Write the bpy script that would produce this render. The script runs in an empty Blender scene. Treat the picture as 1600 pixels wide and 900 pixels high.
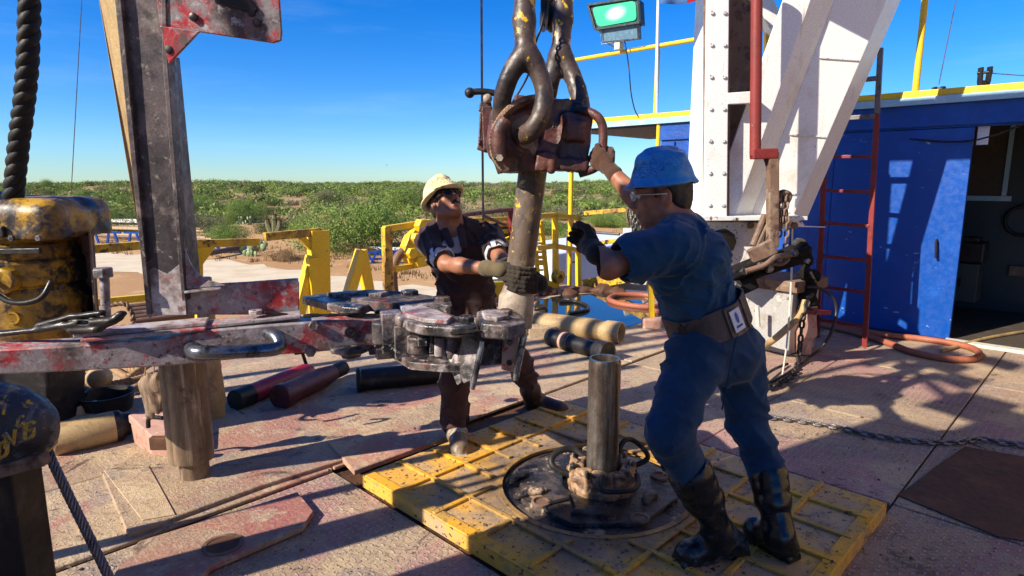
import bpy, bmesh, math, random
import numpy as np
from mathutils import Vector, Matrix, noise as mnoise
random.seed(7); rng = np.random.default_rng(7)
PI = math.pi
scene = bpy.context.scene
COL = scene.collection

# ------------------------------------------------------------------ camera
FPX = 978.0
PITCH = math.atan((450 - 283) / FPX)
CAMH = 1.55
cd = bpy.data.cameras.new("camera"); cam = bpy.data.objects.new("camera", cd); COL.objects.link(cam)
cd.sensor_width = 36; cd.lens = FPX * 36 / 1600
cam.location = (0, 0, CAMH); cam.rotation_euler = (PI / 2 - PITCH, 0, 0)
cd.clip_start = 0.05; cd.clip_end = 6000
scene.camera = cam

# ------------------------------------------------------------------ light
SUN_DIR = Vector((0.726, 0.419, -0.545)).normalized()      # the way the light travels
SUN_EL = math.asin(-SUN_DIR.z)
sd = bpy.data.lights.new("sun", 'SUN'); sun = bpy.data.objects.new("sun", sd); COL.objects.link(sun)
sd.energy = 5.0; sd.angle = math.radians(0.55); sd.color = (1.0, 0.905, 0.75)
sun.rotation_euler = SUN_DIR.to_track_quat('-Z', 'Y').to_euler()
sun.location = (-8, -6, 10)
w = bpy.data.worlds.new("World"); scene.world = w; w.use_nodes = True
nt = w.node_tree; nt.nodes.clear()
sky = nt.nodes.new('ShaderNodeTexSky'); sky.sky_type = 'NISHITA'; sky.sun_disc = False
sky.sun_elevation = SUN_EL
sky.sun_rotation = math.atan2(-SUN_DIR.x, -SUN_DIR.y)
sky.air_density = 1.0; sky.dust_density = 0.0; sky.ozone_density = 4.0; sky.altitude = 300
hs = nt.nodes.new('ShaderNodeHueSaturation'); hs.inputs['Saturation'].default_value = 1.42; hs.inputs['Hue'].default_value = 0.5
bgn = nt.nodes.new('ShaderNodeBackground'); bgn.inputs['Strength'].default_value = 0.072
wo = nt.nodes.new('ShaderNodeOutputWorld')
tint = nt.nodes.new('ShaderNodeMix'); tint.data_type = 'RGBA'; tint.blend_type = 'MULTIPLY'; tint.inputs[0].default_value = 1.0; tint.inputs[7].default_value = (0.66, 0.95, 1.36, 1)   # deep blue slide-film sky
nt.links.new(sky.outputs[0], hs.inputs['Color']); nt.links.new(hs.outputs[0], tint.inputs[6]); 
tcw = nt.nodes.new('ShaderNodeTexCoord'); mpw = nt.nodes.new('ShaderNodeMapping'); mpw.inputs['Scale'].default_value = (1.2, 1.2, 9.0); mpw.inputs['Rotation'].default_value = (0.03, 0.05, 0.4)
nzw = nt.nodes.new('ShaderNodeTexNoise'); nzw.inputs['Scale'].default_value = 2.2; nzw.inputs['Detail'].default_value = 6; nzw.inputs['Roughness'].default_value = .62
mrw = nt.nodes.new('ShaderNodeMapRange'); mrw.interpolation_type = 'SMOOTHSTEP'; mrw.inputs[1].default_value = .5; mrw.inputs[2].default_value = .78; mrw.inputs[4].default_value = .07
cmw = nt.nodes.new('ShaderNodeMix'); cmw.data_type = 'RGBA'; cmw.inputs[7].default_value = (7.5, 9.0, 10.5, 1)          # faint thin cirrus
nt.links.new(tcw.outputs['Generated'], mpw.inputs[0]); nt.links.new(mpw.outputs[0], nzw.inputs['Vector']); nt.links.new(nzw.outputs['Fac'], mrw.inputs[0]); nt.links.new(mrw.outputs[0], cmw.inputs[0])
nt.links.new(tint.outputs[2], cmw.inputs[6]); nt.links.new(cmw.outputs[2], bgn.inputs[0]); nt.links.new(bgn.outputs[0], wo.inputs[0])
scene.view_settings.view_transform = 'Standard'; scene.view_settings.look = 'None'
scene.view_settings.gamma = 1; scene.view_settings.use_curve_mapping = False
scene.view_settings.exposure = 0.86

# ------------------------------------------------------------------ placing
_c, _s = math.cos(PITCH), math.sin(PITCH)
def ray(px, py):
    a = (px - 800) / FPX; v = (py - 450) / FPX
    return Vector((a, _c - v * _s, -_s - v * _c))
def G(px, py, z=0.0):                 # where a sight line meets the level z
    r = ray(px, py); t = (z - CAMH) / r.z
    return Vector((r.x * t, r.y * t, z))
def P(px, py, Y):                     # where a sight line meets the distance Y
    r = ray(px, py); t = Y / r.y
    return Vector((r.x * t, Y, CAMH + r.z * t))
def PW(px, py, wv):                   # where a sight line meets the rig plane w = wv
    r = ray(px, py)
    k = r.x * WV.x + r.y * WV.y
    t = (wv + RC.x * WV.x + RC.y * WV.y) / k
    return Vector((r.x * t, r.y * t, CAMH + r.z * t))
RC = Vector((0.45, 3.0, 0)); UV = Vector((0.7145, -0.6996, 0)); WV = Vector((0.6996, 0.7145, 0)); ZV = Vector((0, 0, 1))
RIGROT = math.atan2(UV.y, UV.x)
def R(u, wv, z=0.0): return RC + UV * u + WV * wv + ZV * z
RIGM = Matrix((UV, WV, ZV)).transposed()

# ------------------------------------------------------------------ materials
class NT:
    def __init__(s, name):
        s.m = bpy.data.materials.new(name); s.m.use_nodes = True
        s.t = s.m.node_tree; s.n = s.t.nodes; s.l = s.t.links
        s.b = s.n['Principled BSDF']; s.o = s.n['Material Output']
    def new(s, k, **kw):
        x = s.n.new(k)
        for a, v in kw.items(): setattr(x, a, v)
        return x
    def coord(s, kind='Object', scale=(1, 1, 1), rot=(0, 0, 0)):
        key = (kind, tuple(scale), tuple(rot))
        if not hasattr(s, 'cc'): s.cc = {}
        if key in s.cc: return s.cc[key]
        if kind == 'World': tc = s.new('ShaderNodeNewGeometry'); out = tc.outputs['Position']
        else: tc = s.new('ShaderNodeTexCoord'); out = tc.outputs[kind]
        mp = s.new('ShaderNodeMapping'); mp.inputs['Scale'].default_value = scale; mp.inputs['Rotation'].default_value = rot
        s.l.new(out, mp.inputs[0]); s.cc[key] = mp.outputs[0]
        return mp.outputs[0]
    def noise(s, scale, detail=4, rough=0.6, dist=0.0, vec=None):
        x = s.new('ShaderNodeTexNoise'); x.inputs['Scale'].default_value = scale; x.inputs['Detail'].default_value = detail
        x.inputs['Roughness'].default_value = rough; x.inputs['Distortion'].default_value = dist
        s.l.new(vec if vec is not None else s.coord(), x.inputs['Vector'])
        return x.outputs['Fac']
    def ramp(s, v, lo, hi, a=0.0, b=1.0):
        x = s.new('ShaderNodeMapRange'); x.interpolation_type = 'SMOOTHSTEP'
        s.l.new(v, x.inputs[0])
        for i, q in enumerate((lo, hi, a, b)): x.inputs[i + 1].default_value = q
        return x.outputs[0]
    def math(s, op, a, b=None, c=None):
        x = s.new('ShaderNodeMath', operation=op)
        for i, q in enumerate((a, b, c)):
            if q is None: continue
            if isinstance(q, (int, float)): x.inputs[i].default_value = q
            else: s.l.new(q, x.inputs[i])
        return x.outputs[0]
    def mix(s, f, a, b):
        x = s.new('ShaderNodeMix', data_type='RGBA')
        for i, q in ((0, f), (6, a), (7, b)):
            if isinstance(q, (int, float)): x.inputs[i].default_value = q
            elif isinstance(q, (tuple, list)): x.inputs[i].default_value = (*q[:3], 1)
            else: s.l.new(q, x.inputs[i])
        return x.outputs[2]
    def bump(s, h, strength=0.4, dist=0.004):
        x = s.new('ShaderNodeBump'); x.inputs['Strength'].default_value = strength; x.inputs['Distance'].default_value = dist
        s.l.new(h, x.inputs['Height'])
        if s.b.inputs['Normal'].links: s.l.new(s.b.inputs['Normal'].links[0].from_socket, x.inputs['Normal'])
        s.l.new(x.outputs[0], s.b.inputs['Normal'])
    def setc(s, c):
        if isinstance(c, (tuple, list)): s.b.inputs['Base Color'].default_value = (*c[:3], 1)
        else: s.l.new(c, s.b.inputs['Base Color'])
    def setr(s, r):
        if isinstance(r, (int, float)): s.b.inputs['Roughness'].default_value = r
        else: s.l.new(r, s.b.inputs['Roughness'])

def worn(name, base, layers=(), rough=0.55, rvar=0.25, metal=0.0, bump=0.35, bscale=60, bdist=0.003, coord='Object', grain=0.12, spec=None, edge=None):
    """base colour, then (colour, noise scale, lo, hi[, vector scale]) layers of paint loss, rust, mud, grease"""
    m = NT(name)
    v = m.coord(coord)
    c = base
    g = m.noise(bscale * 1.7, 5, 0.7, vec=v)
    c = m.mix(m.ramp(g, 0.3, 0.7, 0, 1), tuple(x * (1 - grain * 1.6) for x in base), tuple(min(1, x * (1 + grain)) for x in base))
    for i, L in enumerate(layers):
        vec = m.coord(coord, L[4]) if len(L) > 4 else v
        off = m.new('ShaderNodeVectorMath', operation='ADD'); m.l.new(vec, off.inputs[0]); off.inputs[1].default_value = (3.1 * i + 1.7, 7.3 * i, 1.9 * i)
        f = m.ramp(m.noise(L[1], 7, 0.68, 0.3, vec=off.outputs[0]), L[2], L[3])
        c = m.mix(f, c, L[0])
    if edge:                                  # paint rubbed off along real corners
        bv = m.new('ShaderNodeBevel'); bv.samples = 4; bv.inputs['Radius'].default_value = edge[1]
        ge = m.new('ShaderNodeNewGeometry'); dt = m.new('ShaderNodeVectorMath', operation='DOT_PRODUCT'); m.l.new(bv.outputs[0], dt.inputs[0]); m.l.new(ge.outputs['Normal'], dt.inputs[1])
        f = m.math('MULTIPLY', m.ramp(dt.outputs['Value'], .80, .985, 1, 0), m.ramp(m.noise(bscale * .5, 5, .7, vec=v), .42, .58)); c = m.mix(f, c, edge[0])
    m.setc(c)
    r = m.noise(bscale * 0.35, 4, 0.6, vec=v)
    m.setr(m.ramp(r, 0.3, 0.7, max(0.05, rough - rvar / 2), min(1, rough + rvar / 2)))
    m.b.inputs['Metallic'].default_value = metal
    if spec is not None: m.b.inputs['Specular IOR Level'].default_value = spec
    if bump:
        h = m.noise(bscale, 6, 0.7, vec=v)
        m.bump(h, bump, bdist)
    return m.m

RUST = (0.16, 0.06, 0.028); DKRUST = (0.07, 0.032, 0.022); GREASE = (0.012, 0.012, 0.014); MUD = (0.33, 0.24, 0.15)
GREY = (0.36, 0.35, 0.37); STEEL = (0.30, 0.29, 0.29)
YEL = (0.80, 0.50, 0.012)
M = {}
M['yellow'] = worn('yellow_paint', YEL, [((0.55, 0.30, 0.02), 6, 0.55, 0.75), (DKRUST, 16, 0.66, 0.72), (GREASE, 9, 0.70, 0.78)], 0.42, 0.2)
M['yellow_worn'] = worn('yellow_paint_worn', (0.66, 0.40, 0.015), [((0.30, 0.16, 0.03), 5, 0.45, 0.62), (DKRUST, 14, 0.52, 0.62), (GREASE, 7, 0.56, 0.68)], 0.5, 0.3, bump=0.5)
M['yellow_machine'] = worn('oily_yellow_casting', (0.46, 0.25, 0.012), [((0.16, 0.075, 0.015), 4, 0.42, 0.58), (GREASE, 5, 0.46, 0.58), ((0.20, 0.10, 0.02), 18, 0.58, 0.68), (GREASE, 14, 0.60, 0.68)], 0.42, 0.3, bump=0.5, bscale=40)
M['white'] = worn('white_mast_paint', (0.80, 0.80, 0.78), [((0.62, 0.58, 0.48), 2.2, 0.54, 0.74), ((0.50, 0.38, 0.24), 7, 0.60, 0.74, (1.6, 1.6, .12)), ((0.25, 0.13, 0.07), 26, 0.665, 0.70), (DKRUST, 8, 0.70, 0.73), ((0.42, 0.36, 0.28), 3.5, 0.62, 0.72, (1, 1, .4))], 0.4, 0.2, bump=0.12)
M['white_dirty'] = worn('white_paint_speckled', (0.72, 0.71, 0.68), [((0.42, 0.36, 0.28), 3, 0.52, 0.72), (DKRUST, 26, 0.58, 0.62), (GREASE, 12, 0.66, 0.71)], 0.5, 0.2, bump=0.2)
M['rusty'] = worn('rusty_brown_steel', (0.17, 0.10, 0.065), [((0.28, 0.20, 0.14), 5, 0.5, 0.7), (DKRUST, 9, 0.52, 0.65)], 0.7, 0.2)
M['red'] = worn('red_oxide_paint', (0.20, 0.018, 0.016), [((0.08, 0.012, 0.012), 8, 0.5, 0.7), ((0.55, 0.34, 0.26), 20, 0.66, 0.74)], 0.5, 0.2)
M['redpipe'] = worn('red_standpipe_paint', (0.22, 0.026, 0.02), [((0.13, 0.03, 0.025), 6, 0.5, 0.7, (1, 1, .3)), ((0.5, 0.30, 0.24), 28, 0.64, 0.72), (GREASE, 10, 0.66, 0.74)], 0.5, 0.2)
M['blue'] = worn('blue_doghouse_paint', (0.001, 0.058, 0.31), [((0.002, 0.075, 0.37), 3, 0.5, 0.7), ((0.02, 0.045, 0.16), 5, 0.60, 0.74), ((0.25, 0.33, 0.45), 40, 0.74, 0.77)], 0.38, 0.2, bump=0.3, bscale=3.5, bdist=0.04)
M['blackmetal'] = worn('black_oily_steel', (0.016, 0.014, 0.014), [((0.055, 0.042, 0.036), 9, 0.52, 0.7)], 0.45, 0.3, bump=0.4, spec=.35)
M['matteblack'] = worn('matte_tarry_black', (0.010, 0.009, 0.009), [((0.035, 0.026, 0.022), 9, 0.52, 0.7)], 0.75, 0.2, bump=0.4, spec=.15)
M['steel'] = worn('polished_drill_steel', (0.27, 0.255, 0.245), [((0.12, 0.09, 0.075), 5, 0.45, 0.62, (1, 1, .25)), ((0.05, 0.04, 0.035), 4, 0.55, 0.68, (2, 2, .12)), ((0.10, 0.035, 0.03), 22, 0.66, 0.74)], 0.33, 0.22, metal=0.75, bump=0.15)
M['barsteel'] = worn('dark_bright_bar', (0.16, 0.17, 0.19), [((0.03, 0.03, 0.035), 8, 0.5, 0.62)], 0.28, 0.15, metal=0.8, bump=0.15)
EDG = ((0.42, 0.39, 0.39), .008)
M['tong'] = worn('tong_worn_paint', (0.30, 0.26, 0.265), [((0.40, 0.020, 0.024), 4.5, 0.46, 0.60), ((0.14, 0.10, 0.09), 3, 0.45, 0.64), ((0.40, 0.36, 0.36), 22, 0.50, 0.66), ((0.36, 0.02, 0.025), 26, 0.60, 0.68), (GREASE, 3.5, 0.50, 0.68), ((0.06, 0.04, 0.035), 30, 0.56, 0.66)], 0.45, 0.35, bump=0.6, bscale=45, edge=EDG)
M['tongdark'] = worn('tong_upright_grimy', (0.105, 0.080, 0.082), [((0.24, 0.19, 0.165), 5, 0.46, 0.68), ((0.035, 0.028, 0.032), 4, 0.44, 0.62), ((0.24, 0.02, 0.025), 6, 0.64, 0.76), ((0.30, 0.25, 0.20), 24, 0.56, 0.70), ((0.03, 0.024, 0.026), 11, 0.54, 0.68)], 0.5, 0.3, bump=0.5, edge=((0.26, 0.2, 0.17), .01))
M['tongred'] = worn('tong_red_paint', (0.40, 0.022, 0.03), [((0.36, 0.31, 0.32), 9, 0.46, 0.60), ((0.10, 0.06, 0.06), 9, 0.46, 0.62), (GREASE, 6, 0.56, 0.70)], 0.45, 0.3, bump=0.4, edge=EDG)
M['tongwhite'] = worn('tong_worn_grey_face', (0.42, 0.385, 0.39), [((0.36, 0.02, 0.028), 8, 0.53, 0.64), ((0.17, 0.12, 0.11), 5, 0.44, 0.62), (GREASE, 5, 0.54, 0.68), ((0.12, 0.07, 0.065), 28, 0.56, 0.66)], 0.5, 0.3, bump=0.4, edge=EDG)
M['tongarm'] = worn('tong_arm_peeling_paint', (0.24, 0.21, 0.215), [((0.40, 0.022, 0.03), 11, 0.48, 0.62), ((0.06, 0.04, 0.04), 4, 0.42, 0.60), ((0.42, 0.37, 0.37), 26, 0.54, 0.66), (GREASE, 8, 0.56, 0.70)], 0.5, 0.3, bump=0.4, edge=((0.4, 0.03, 0.03), .01))
M['jaw'] = worn('tong_jaw_greasy', (0.24, 0.195, 0.195), [((0.13, 0.085, 0.07), 7, 0.42, 0.60), ((0.36, 0.32, 0.32), 10, 0.52, 0.64), ((0.34, 0.03, 0.03), 9, 0.64, 0.70), (GREASE, 5, 0.40, 0.58), ((0.44, 0.40, 0.38), 26, 0.58, 0.68), ((0.05, 0.035, 0.03), 30, 0.58, 0.68)], 0.36, 0.35, bump=0.8, bscale=38, bdist=0.006, edge=((0.45, 0.41, 0.41), .012))
M['jawtop'] = worn('jaw_top_dull_black', (0.13, 0.10, 0.10), [((0.03, 0.025, 0.025), 6, 0.44, 0.58), ((0.34, 0.29, 0.28), 14, 0.54, 0.66), ((0.30, 0.03, 0.03), 8, 0.64, 0.72)], 0.68, 0.3, bump=0.8, bscale=38, bdist=0.006, spec=.3, edge=EDG)
M['tongred2'] = worn('latch_red_on_grey', (0.46, 0.42, 0.43), [((0.45, 0.03, 0.04), 13, 0.54, 0.60), ((0.16, 0.11, 0.10), 7, 0.52, 0.66), (GREASE, 9, 0.62, 0.70)], 0.5, 0.3, bump=0.5, edge=EDG)
M['steelrod'] = worn('rubbed_bright_rod', (0.42, 0.44, 0.48), [((0.10, 0.10, 0.11), 8, 0.50, 0.64)], 0.28, 0.15, metal=0.85, bump=0.15)
M['jawdark'] = worn('tong_jaw_oil_black', (0.085, 0.065, 0.065), [(GREASE, 6, 0.42, 0.58), ((0.28, 0.24, 0.23), 15, 0.54, 0.68), ((0.26, 0.03, 0.03), 9, 0.66, 0.73)], 0.46, 0.4, bump=0.9, bscale=38, bdist=0.005, edge=EDG)
M['plank'] = worn('bare_tan_board', (0.52, 0.36, 0.16), [((0.36, 0.23, 0.10), 8, 0.45, 0.7, (4, 4, .3)), ((0.25, 0.18, 0.14), 14, 0.62, 0.74)], 0.7, 0.2)
M['elev'] = worn('elevator_red_iron', (0.105, 0.034, 0.026), [((0.20, 0.075, 0.045), 9, 0.50, 0.66), ((0.055, 0.03, 0.025), 5, 0.44, 0.58), (GREASE, 4, 0.50, 0.60), ((0.32, 0.24, 0.18), 26, 0.68, 0.74)], 0.4, 0.35, bump=0.8, bscale=40, bdist=0.006)
M['elevtan'] = worn('elevator_muddy_iron', (0.30, 0.19, 0.12), [((0.12, 0.06, 0.04), 7, 0.5, 0.62), (GREASE, 9, 0.62, 0.7)], 0.5, 0.3, bump=0.6)
M['link'] = worn('elevator_link_iron', (0.070, 0.046, 0.036), [((0.14, 0.09, 0.06), 7, 0.52, 0.66), ((0.025, 0.02, 0.02), 5, 0.48, 0.60), ((0.75, 0.46, 0.02), 11, 0.605, 0.635), ((0.28, 0.18, 0.10), 30, 0.64, 0.72)], 0.45, 0.25, bump=0.5, bscale=50)
M['pipe'] = worn('muddy_drill_pipe', (0.125, 0.085, 0.06), [((0.05, 0.036, 0.034), 6, 0.46, 0.60, (1, 1, .5)), ((0.21, 0.15, 0.09), 9, 0.52, 0.66), ((0.62, 0.40, 0.02), 20, 0.60, 0.64), (GREASE, 7, 0.66, 0.72)], 0.5, 0.3, bump=0.5)
M['pin'] = worn('pin_joint_steel', (0.36, 0.29, 0.22), [((0.20, 0.15, 0.12), 9, 0.48, 0.62), ((0.08, 0.06, 0.05), 12, 0.62, 0.72)], 0.55, 0.2, bump=0.4)
M['tanpipe'] = worn('tan_muddy_pipe', (0.40, 0.27, 0.12), [((0.24, 0.15, 0.07), 6, 0.48, 0.64), ((0.10, 0.06, 0.04), 10, 0.62, 0.72), ((0.52, 0.40, 0.24), 16, 0.6, 0.7)], 0.6, 0.2, bump=0.4)
M['post'] = worn('muddy_guide_post', (0.22, 0.15, 0.09), [((0.11, 0.07, 0.045), 5, 0.44, 0.60, (1.5, 1.5, .25)), ((0.42, 0.34, 0.24), 9, 0.56, 0.68, (2.2, 2.2, .12)), ((0.07, 0.045, 0.035), 3, 0.54, 0.64), (GREASE, 8, 0.66, 0.74)], 0.5, 0.25, bump=0.35)
M['pinkpaint'] = worn('faded_pink_casting', (0.46, 0.26, 0.20), [((0.30, 0.13, 0.09), 8, 0.5, 0.66), ((0.55, 0.40, 0.30), 14, 0.56, 0.68)], 0.6, 0.2)
M['rope'] = worn('manila_rope_fibre', (0.36, 0.22, 0.11), [((0.22, 0.12, 0.06), 20, 0.5, 0.66), ((0.1, 0.06, 0.04), 8, 0.62, 0.72)], 0.85, 0.1, bump=0.6, bscale=160)
M['rag'] = worn('frayed_rag_fibre', (0.27, 0.19, 0.13), [((0.14, 0.09, 0.06), 16, 0.48, 0.62, (3, 3, .6))], 0.9, 0.1, bump=0.6, bscale=120)
M['wire'] = worn('wire_rope_steel', (0.17, 0.15, 0.15), [((0.05, 0.045, 0.05), 12, 0.5, 0.65)], 0.4, 0.2, metal=0.5)
M['blackrope'] = worn('tarred_black_rope', (0.008, 0.008, 0.008), [((0.05, 0.035, 0.024), 9, 0.60, 0.72)], 0.62, 0.2, bump=.6, bscale=70, spec=.3)
M['slipmud'] = worn('muddy_slip_iron', (0.36, 0.22, 0.12), [((0.15, 0.09, 0.06), 14, 0.46, 0.58), (GREASE, 11, 0.53, 0.60), ((0.50, 0.36, 0.22), 30, 0.60, 0.68)], 0.5, 0.3, bump=0.8, bscale=60, bdist=.006)
M['bluedoor'] = worn('scuffed_blue_door', (0.001, 0.058, 0.31), [((0.002, 0.075, 0.37), 3, 0.5, 0.7), ((0.36, 0.46, 0.58), 6, 0.64, 0.70, (1, 1, 2.6)), ((0.002, 0.04, 0.2), 14, 0.68, 0.74)], 0.38, 0.2, bump=0.1)
M['hose'] = worn('red_rubber_hose', (0.34, 0.10, 0.05), [((0.20, 0.07, 0.04), 7, 0.5, 0.68), (MUD, 9, 0.62, 0.75)], 0.6, 0.2)
M['brownhose'] = worn('brown_rubber_hose', (0.16, 0.085, 0.05), [((0.28, 0.18, 0.10), 8, 0.56, 0.7)], 0.6, 0.2)
M['redtool'] = worn('crimson_tool_paint', (0.40, 0.015, 0.035), [((0.22, 0.015, 0.025), 6, 0.5, 0.68), ((0.55, 0.12, 0.12), 22, 0.66, 0.74)], 0.4, 0.2, bump=0.25)
M['dkredtool'] = worn('dark_red_tool_paint', (0.10, 0.015, 0.017), [((0.045, 0.015, 0.015), 6, 0.5, 0.66), ((0.26, 0.05, 0.04), 16, 0.64, 0.72)], 0.45, 0.2, bump=0.25)
M['greypost'] = worn('shade_grey_pedestal', (0.34, 0.33, 0.32), [((0.22, 0.18, 0.14), 4, .5, .66), (DKRUST, 16, .62, .68), ((0.5, 0.48, 0.45), 9, .6, .7)], 0.55, 0.2)  # white post painted grey to carry its shade, dirt and rust layered over
M['tank'] = worn('white_tank_paint', (0.72, 0.75, 0.80), [((0.50, 0.52, 0.56), 3, 0.6, 0.75)], 0.45, 0.1, bump=0.05)
M['timber'] = worn('weathered_timber', (0.42, 0.31, 0.19), [((0.26, 0.18, 0.11), 9, 0.48, 0.66, (6, .6, 6)), ((0.14, 0.10, 0.07), 12, 0.62, 0.72)], 0.8, 0.1)
M['lamphousing'] = worn('dark_lamp_housing', (0.025, 0.04, 0.05), [((0.06, 0.10, 0.12), 9, 0.5, 0.7)], 0.4, 0.2, bump=0.1)
M['lampblue'] = worn('blue_grey_ballast_box', (0.07, 0.16, 0.24), [((0.16, 0.24, 0.28), 24, 0.5, 0.66)], 0.5, 0.2, bump=0.2)
M['interior'] = worn('shade_dark_panel', (0.028, 0.042, 0.046), [((0.02, 0.03, 0.03), 3, 0.5, 0.7)], 0.5, 0.1, bump=0.05)  # lining colour lowered to near black to carry the doorway's shade
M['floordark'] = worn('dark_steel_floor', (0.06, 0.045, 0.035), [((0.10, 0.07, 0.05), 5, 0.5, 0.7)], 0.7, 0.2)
M['roofmetal'] = worn('roof_galvanised_blue', (0.30, 0.50, 0.62), [((0.5, 0.6, 0.66), 4, 0.5, 0.7)], 0.35, 0.15, bump=0.05)
M['cream'] = worn('cream_metal_trim', (0.60, 0.56, 0.46), [((0.35, 0.25, 0.16), 8, 0.58, 0.72)], 0.55, 0.2)
M['rustmat'] = worn('rust_stained_plate', (0.085, 0.034, 0.016), [((0.14, 0.06, 0.025), 5, 0.5, 0.68), ((0.035, 0.02, 0.013), 6, 0.54, 0.68)], 0.75, 0.2, bump=0.6)
# ------------------------------------------------------------------ object helpers
def V(*a): return Vector(a[0] if len(a) == 1 else a)
def tag(o, label=None, cat=None, group=None, kind=None):
    if label: o['label'] = label
    if cat: o['category'] = cat
    if group: o['group'] = group
    if kind: o['kind'] = kind
    return o
def thing(name, label, cat, loc=(0, 0, 0), group=None):
    o = bpy.data.objects.new(name, None); COL.objects.link(o); o.location = loc; o.empty_display_size = 0.1
    return tag(o, label, cat, group)
def world_loc(o):
    v = Vector((0, 0, 0))
    while o is not None: v += o.location; o = o.parent
    return v
def link(name, me, mat, parent=None, smooth=35, bevel=0.0, bseg=2):
    """one mesh object; vertices are given in world space and moved under the parent"""
    o = bpy.data.objects.new(name, me); COL.objects.link(o)
    if parent is not None:
        o.parent = parent; me.transform(Matrix.Translation(-world_loc(parent)))
    if isinstance(mat, str): mat = M[mat]
    me.materials.append(mat)
    if smooth:
        me.shade_smooth()
        if smooth < 180: me.set_sharp_from_angle(angle=math.radians(smooth))
    if bevel:
        b = o.modifiers.new('bevel', 'BEVEL'); b.width = bevel; b.segments = bseg; b.limit_method = 'ANGLE'; b.angle_limit = math.radians(40)
    return o
def base_at(o):
    """put a single-mesh thing's origin at the middle of its foot"""
    me = o.data; co = np.empty(len(me.vertices) * 3, 'f'); me.vertices.foreach_get('co', co); co = co.reshape(-1, 3)
    p = Vector(((co[:, 0].min() + co[:, 0].max()) / 2, (co[:, 1].min() + co[:, 1].max()) / 2, co[:, 2].min()))
    me.transform(Matrix.Translation(-p)); o.location = o.location + p
    return o
def copy_tree(o, parent=None):
    c = o.copy(); COL.objects.link(c)
    if parent is not None: c.parent = parent
    for ch in list(o.children): copy_tree(ch, c)
    return c

def frame_of(d, up=None):
    d = Vector(d).normalized()
    up = Vector(up) if up is not None else (Vector((0, 0, 1)) if abs(d.z) < 0.95 else Vector((0, 1, 0)))
    x = up.cross(d)
    if x.length < 1e-6: x = Vector((1, 0, 0))
    x.normalize(); y = d.cross(x)
    return x, y, d

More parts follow.
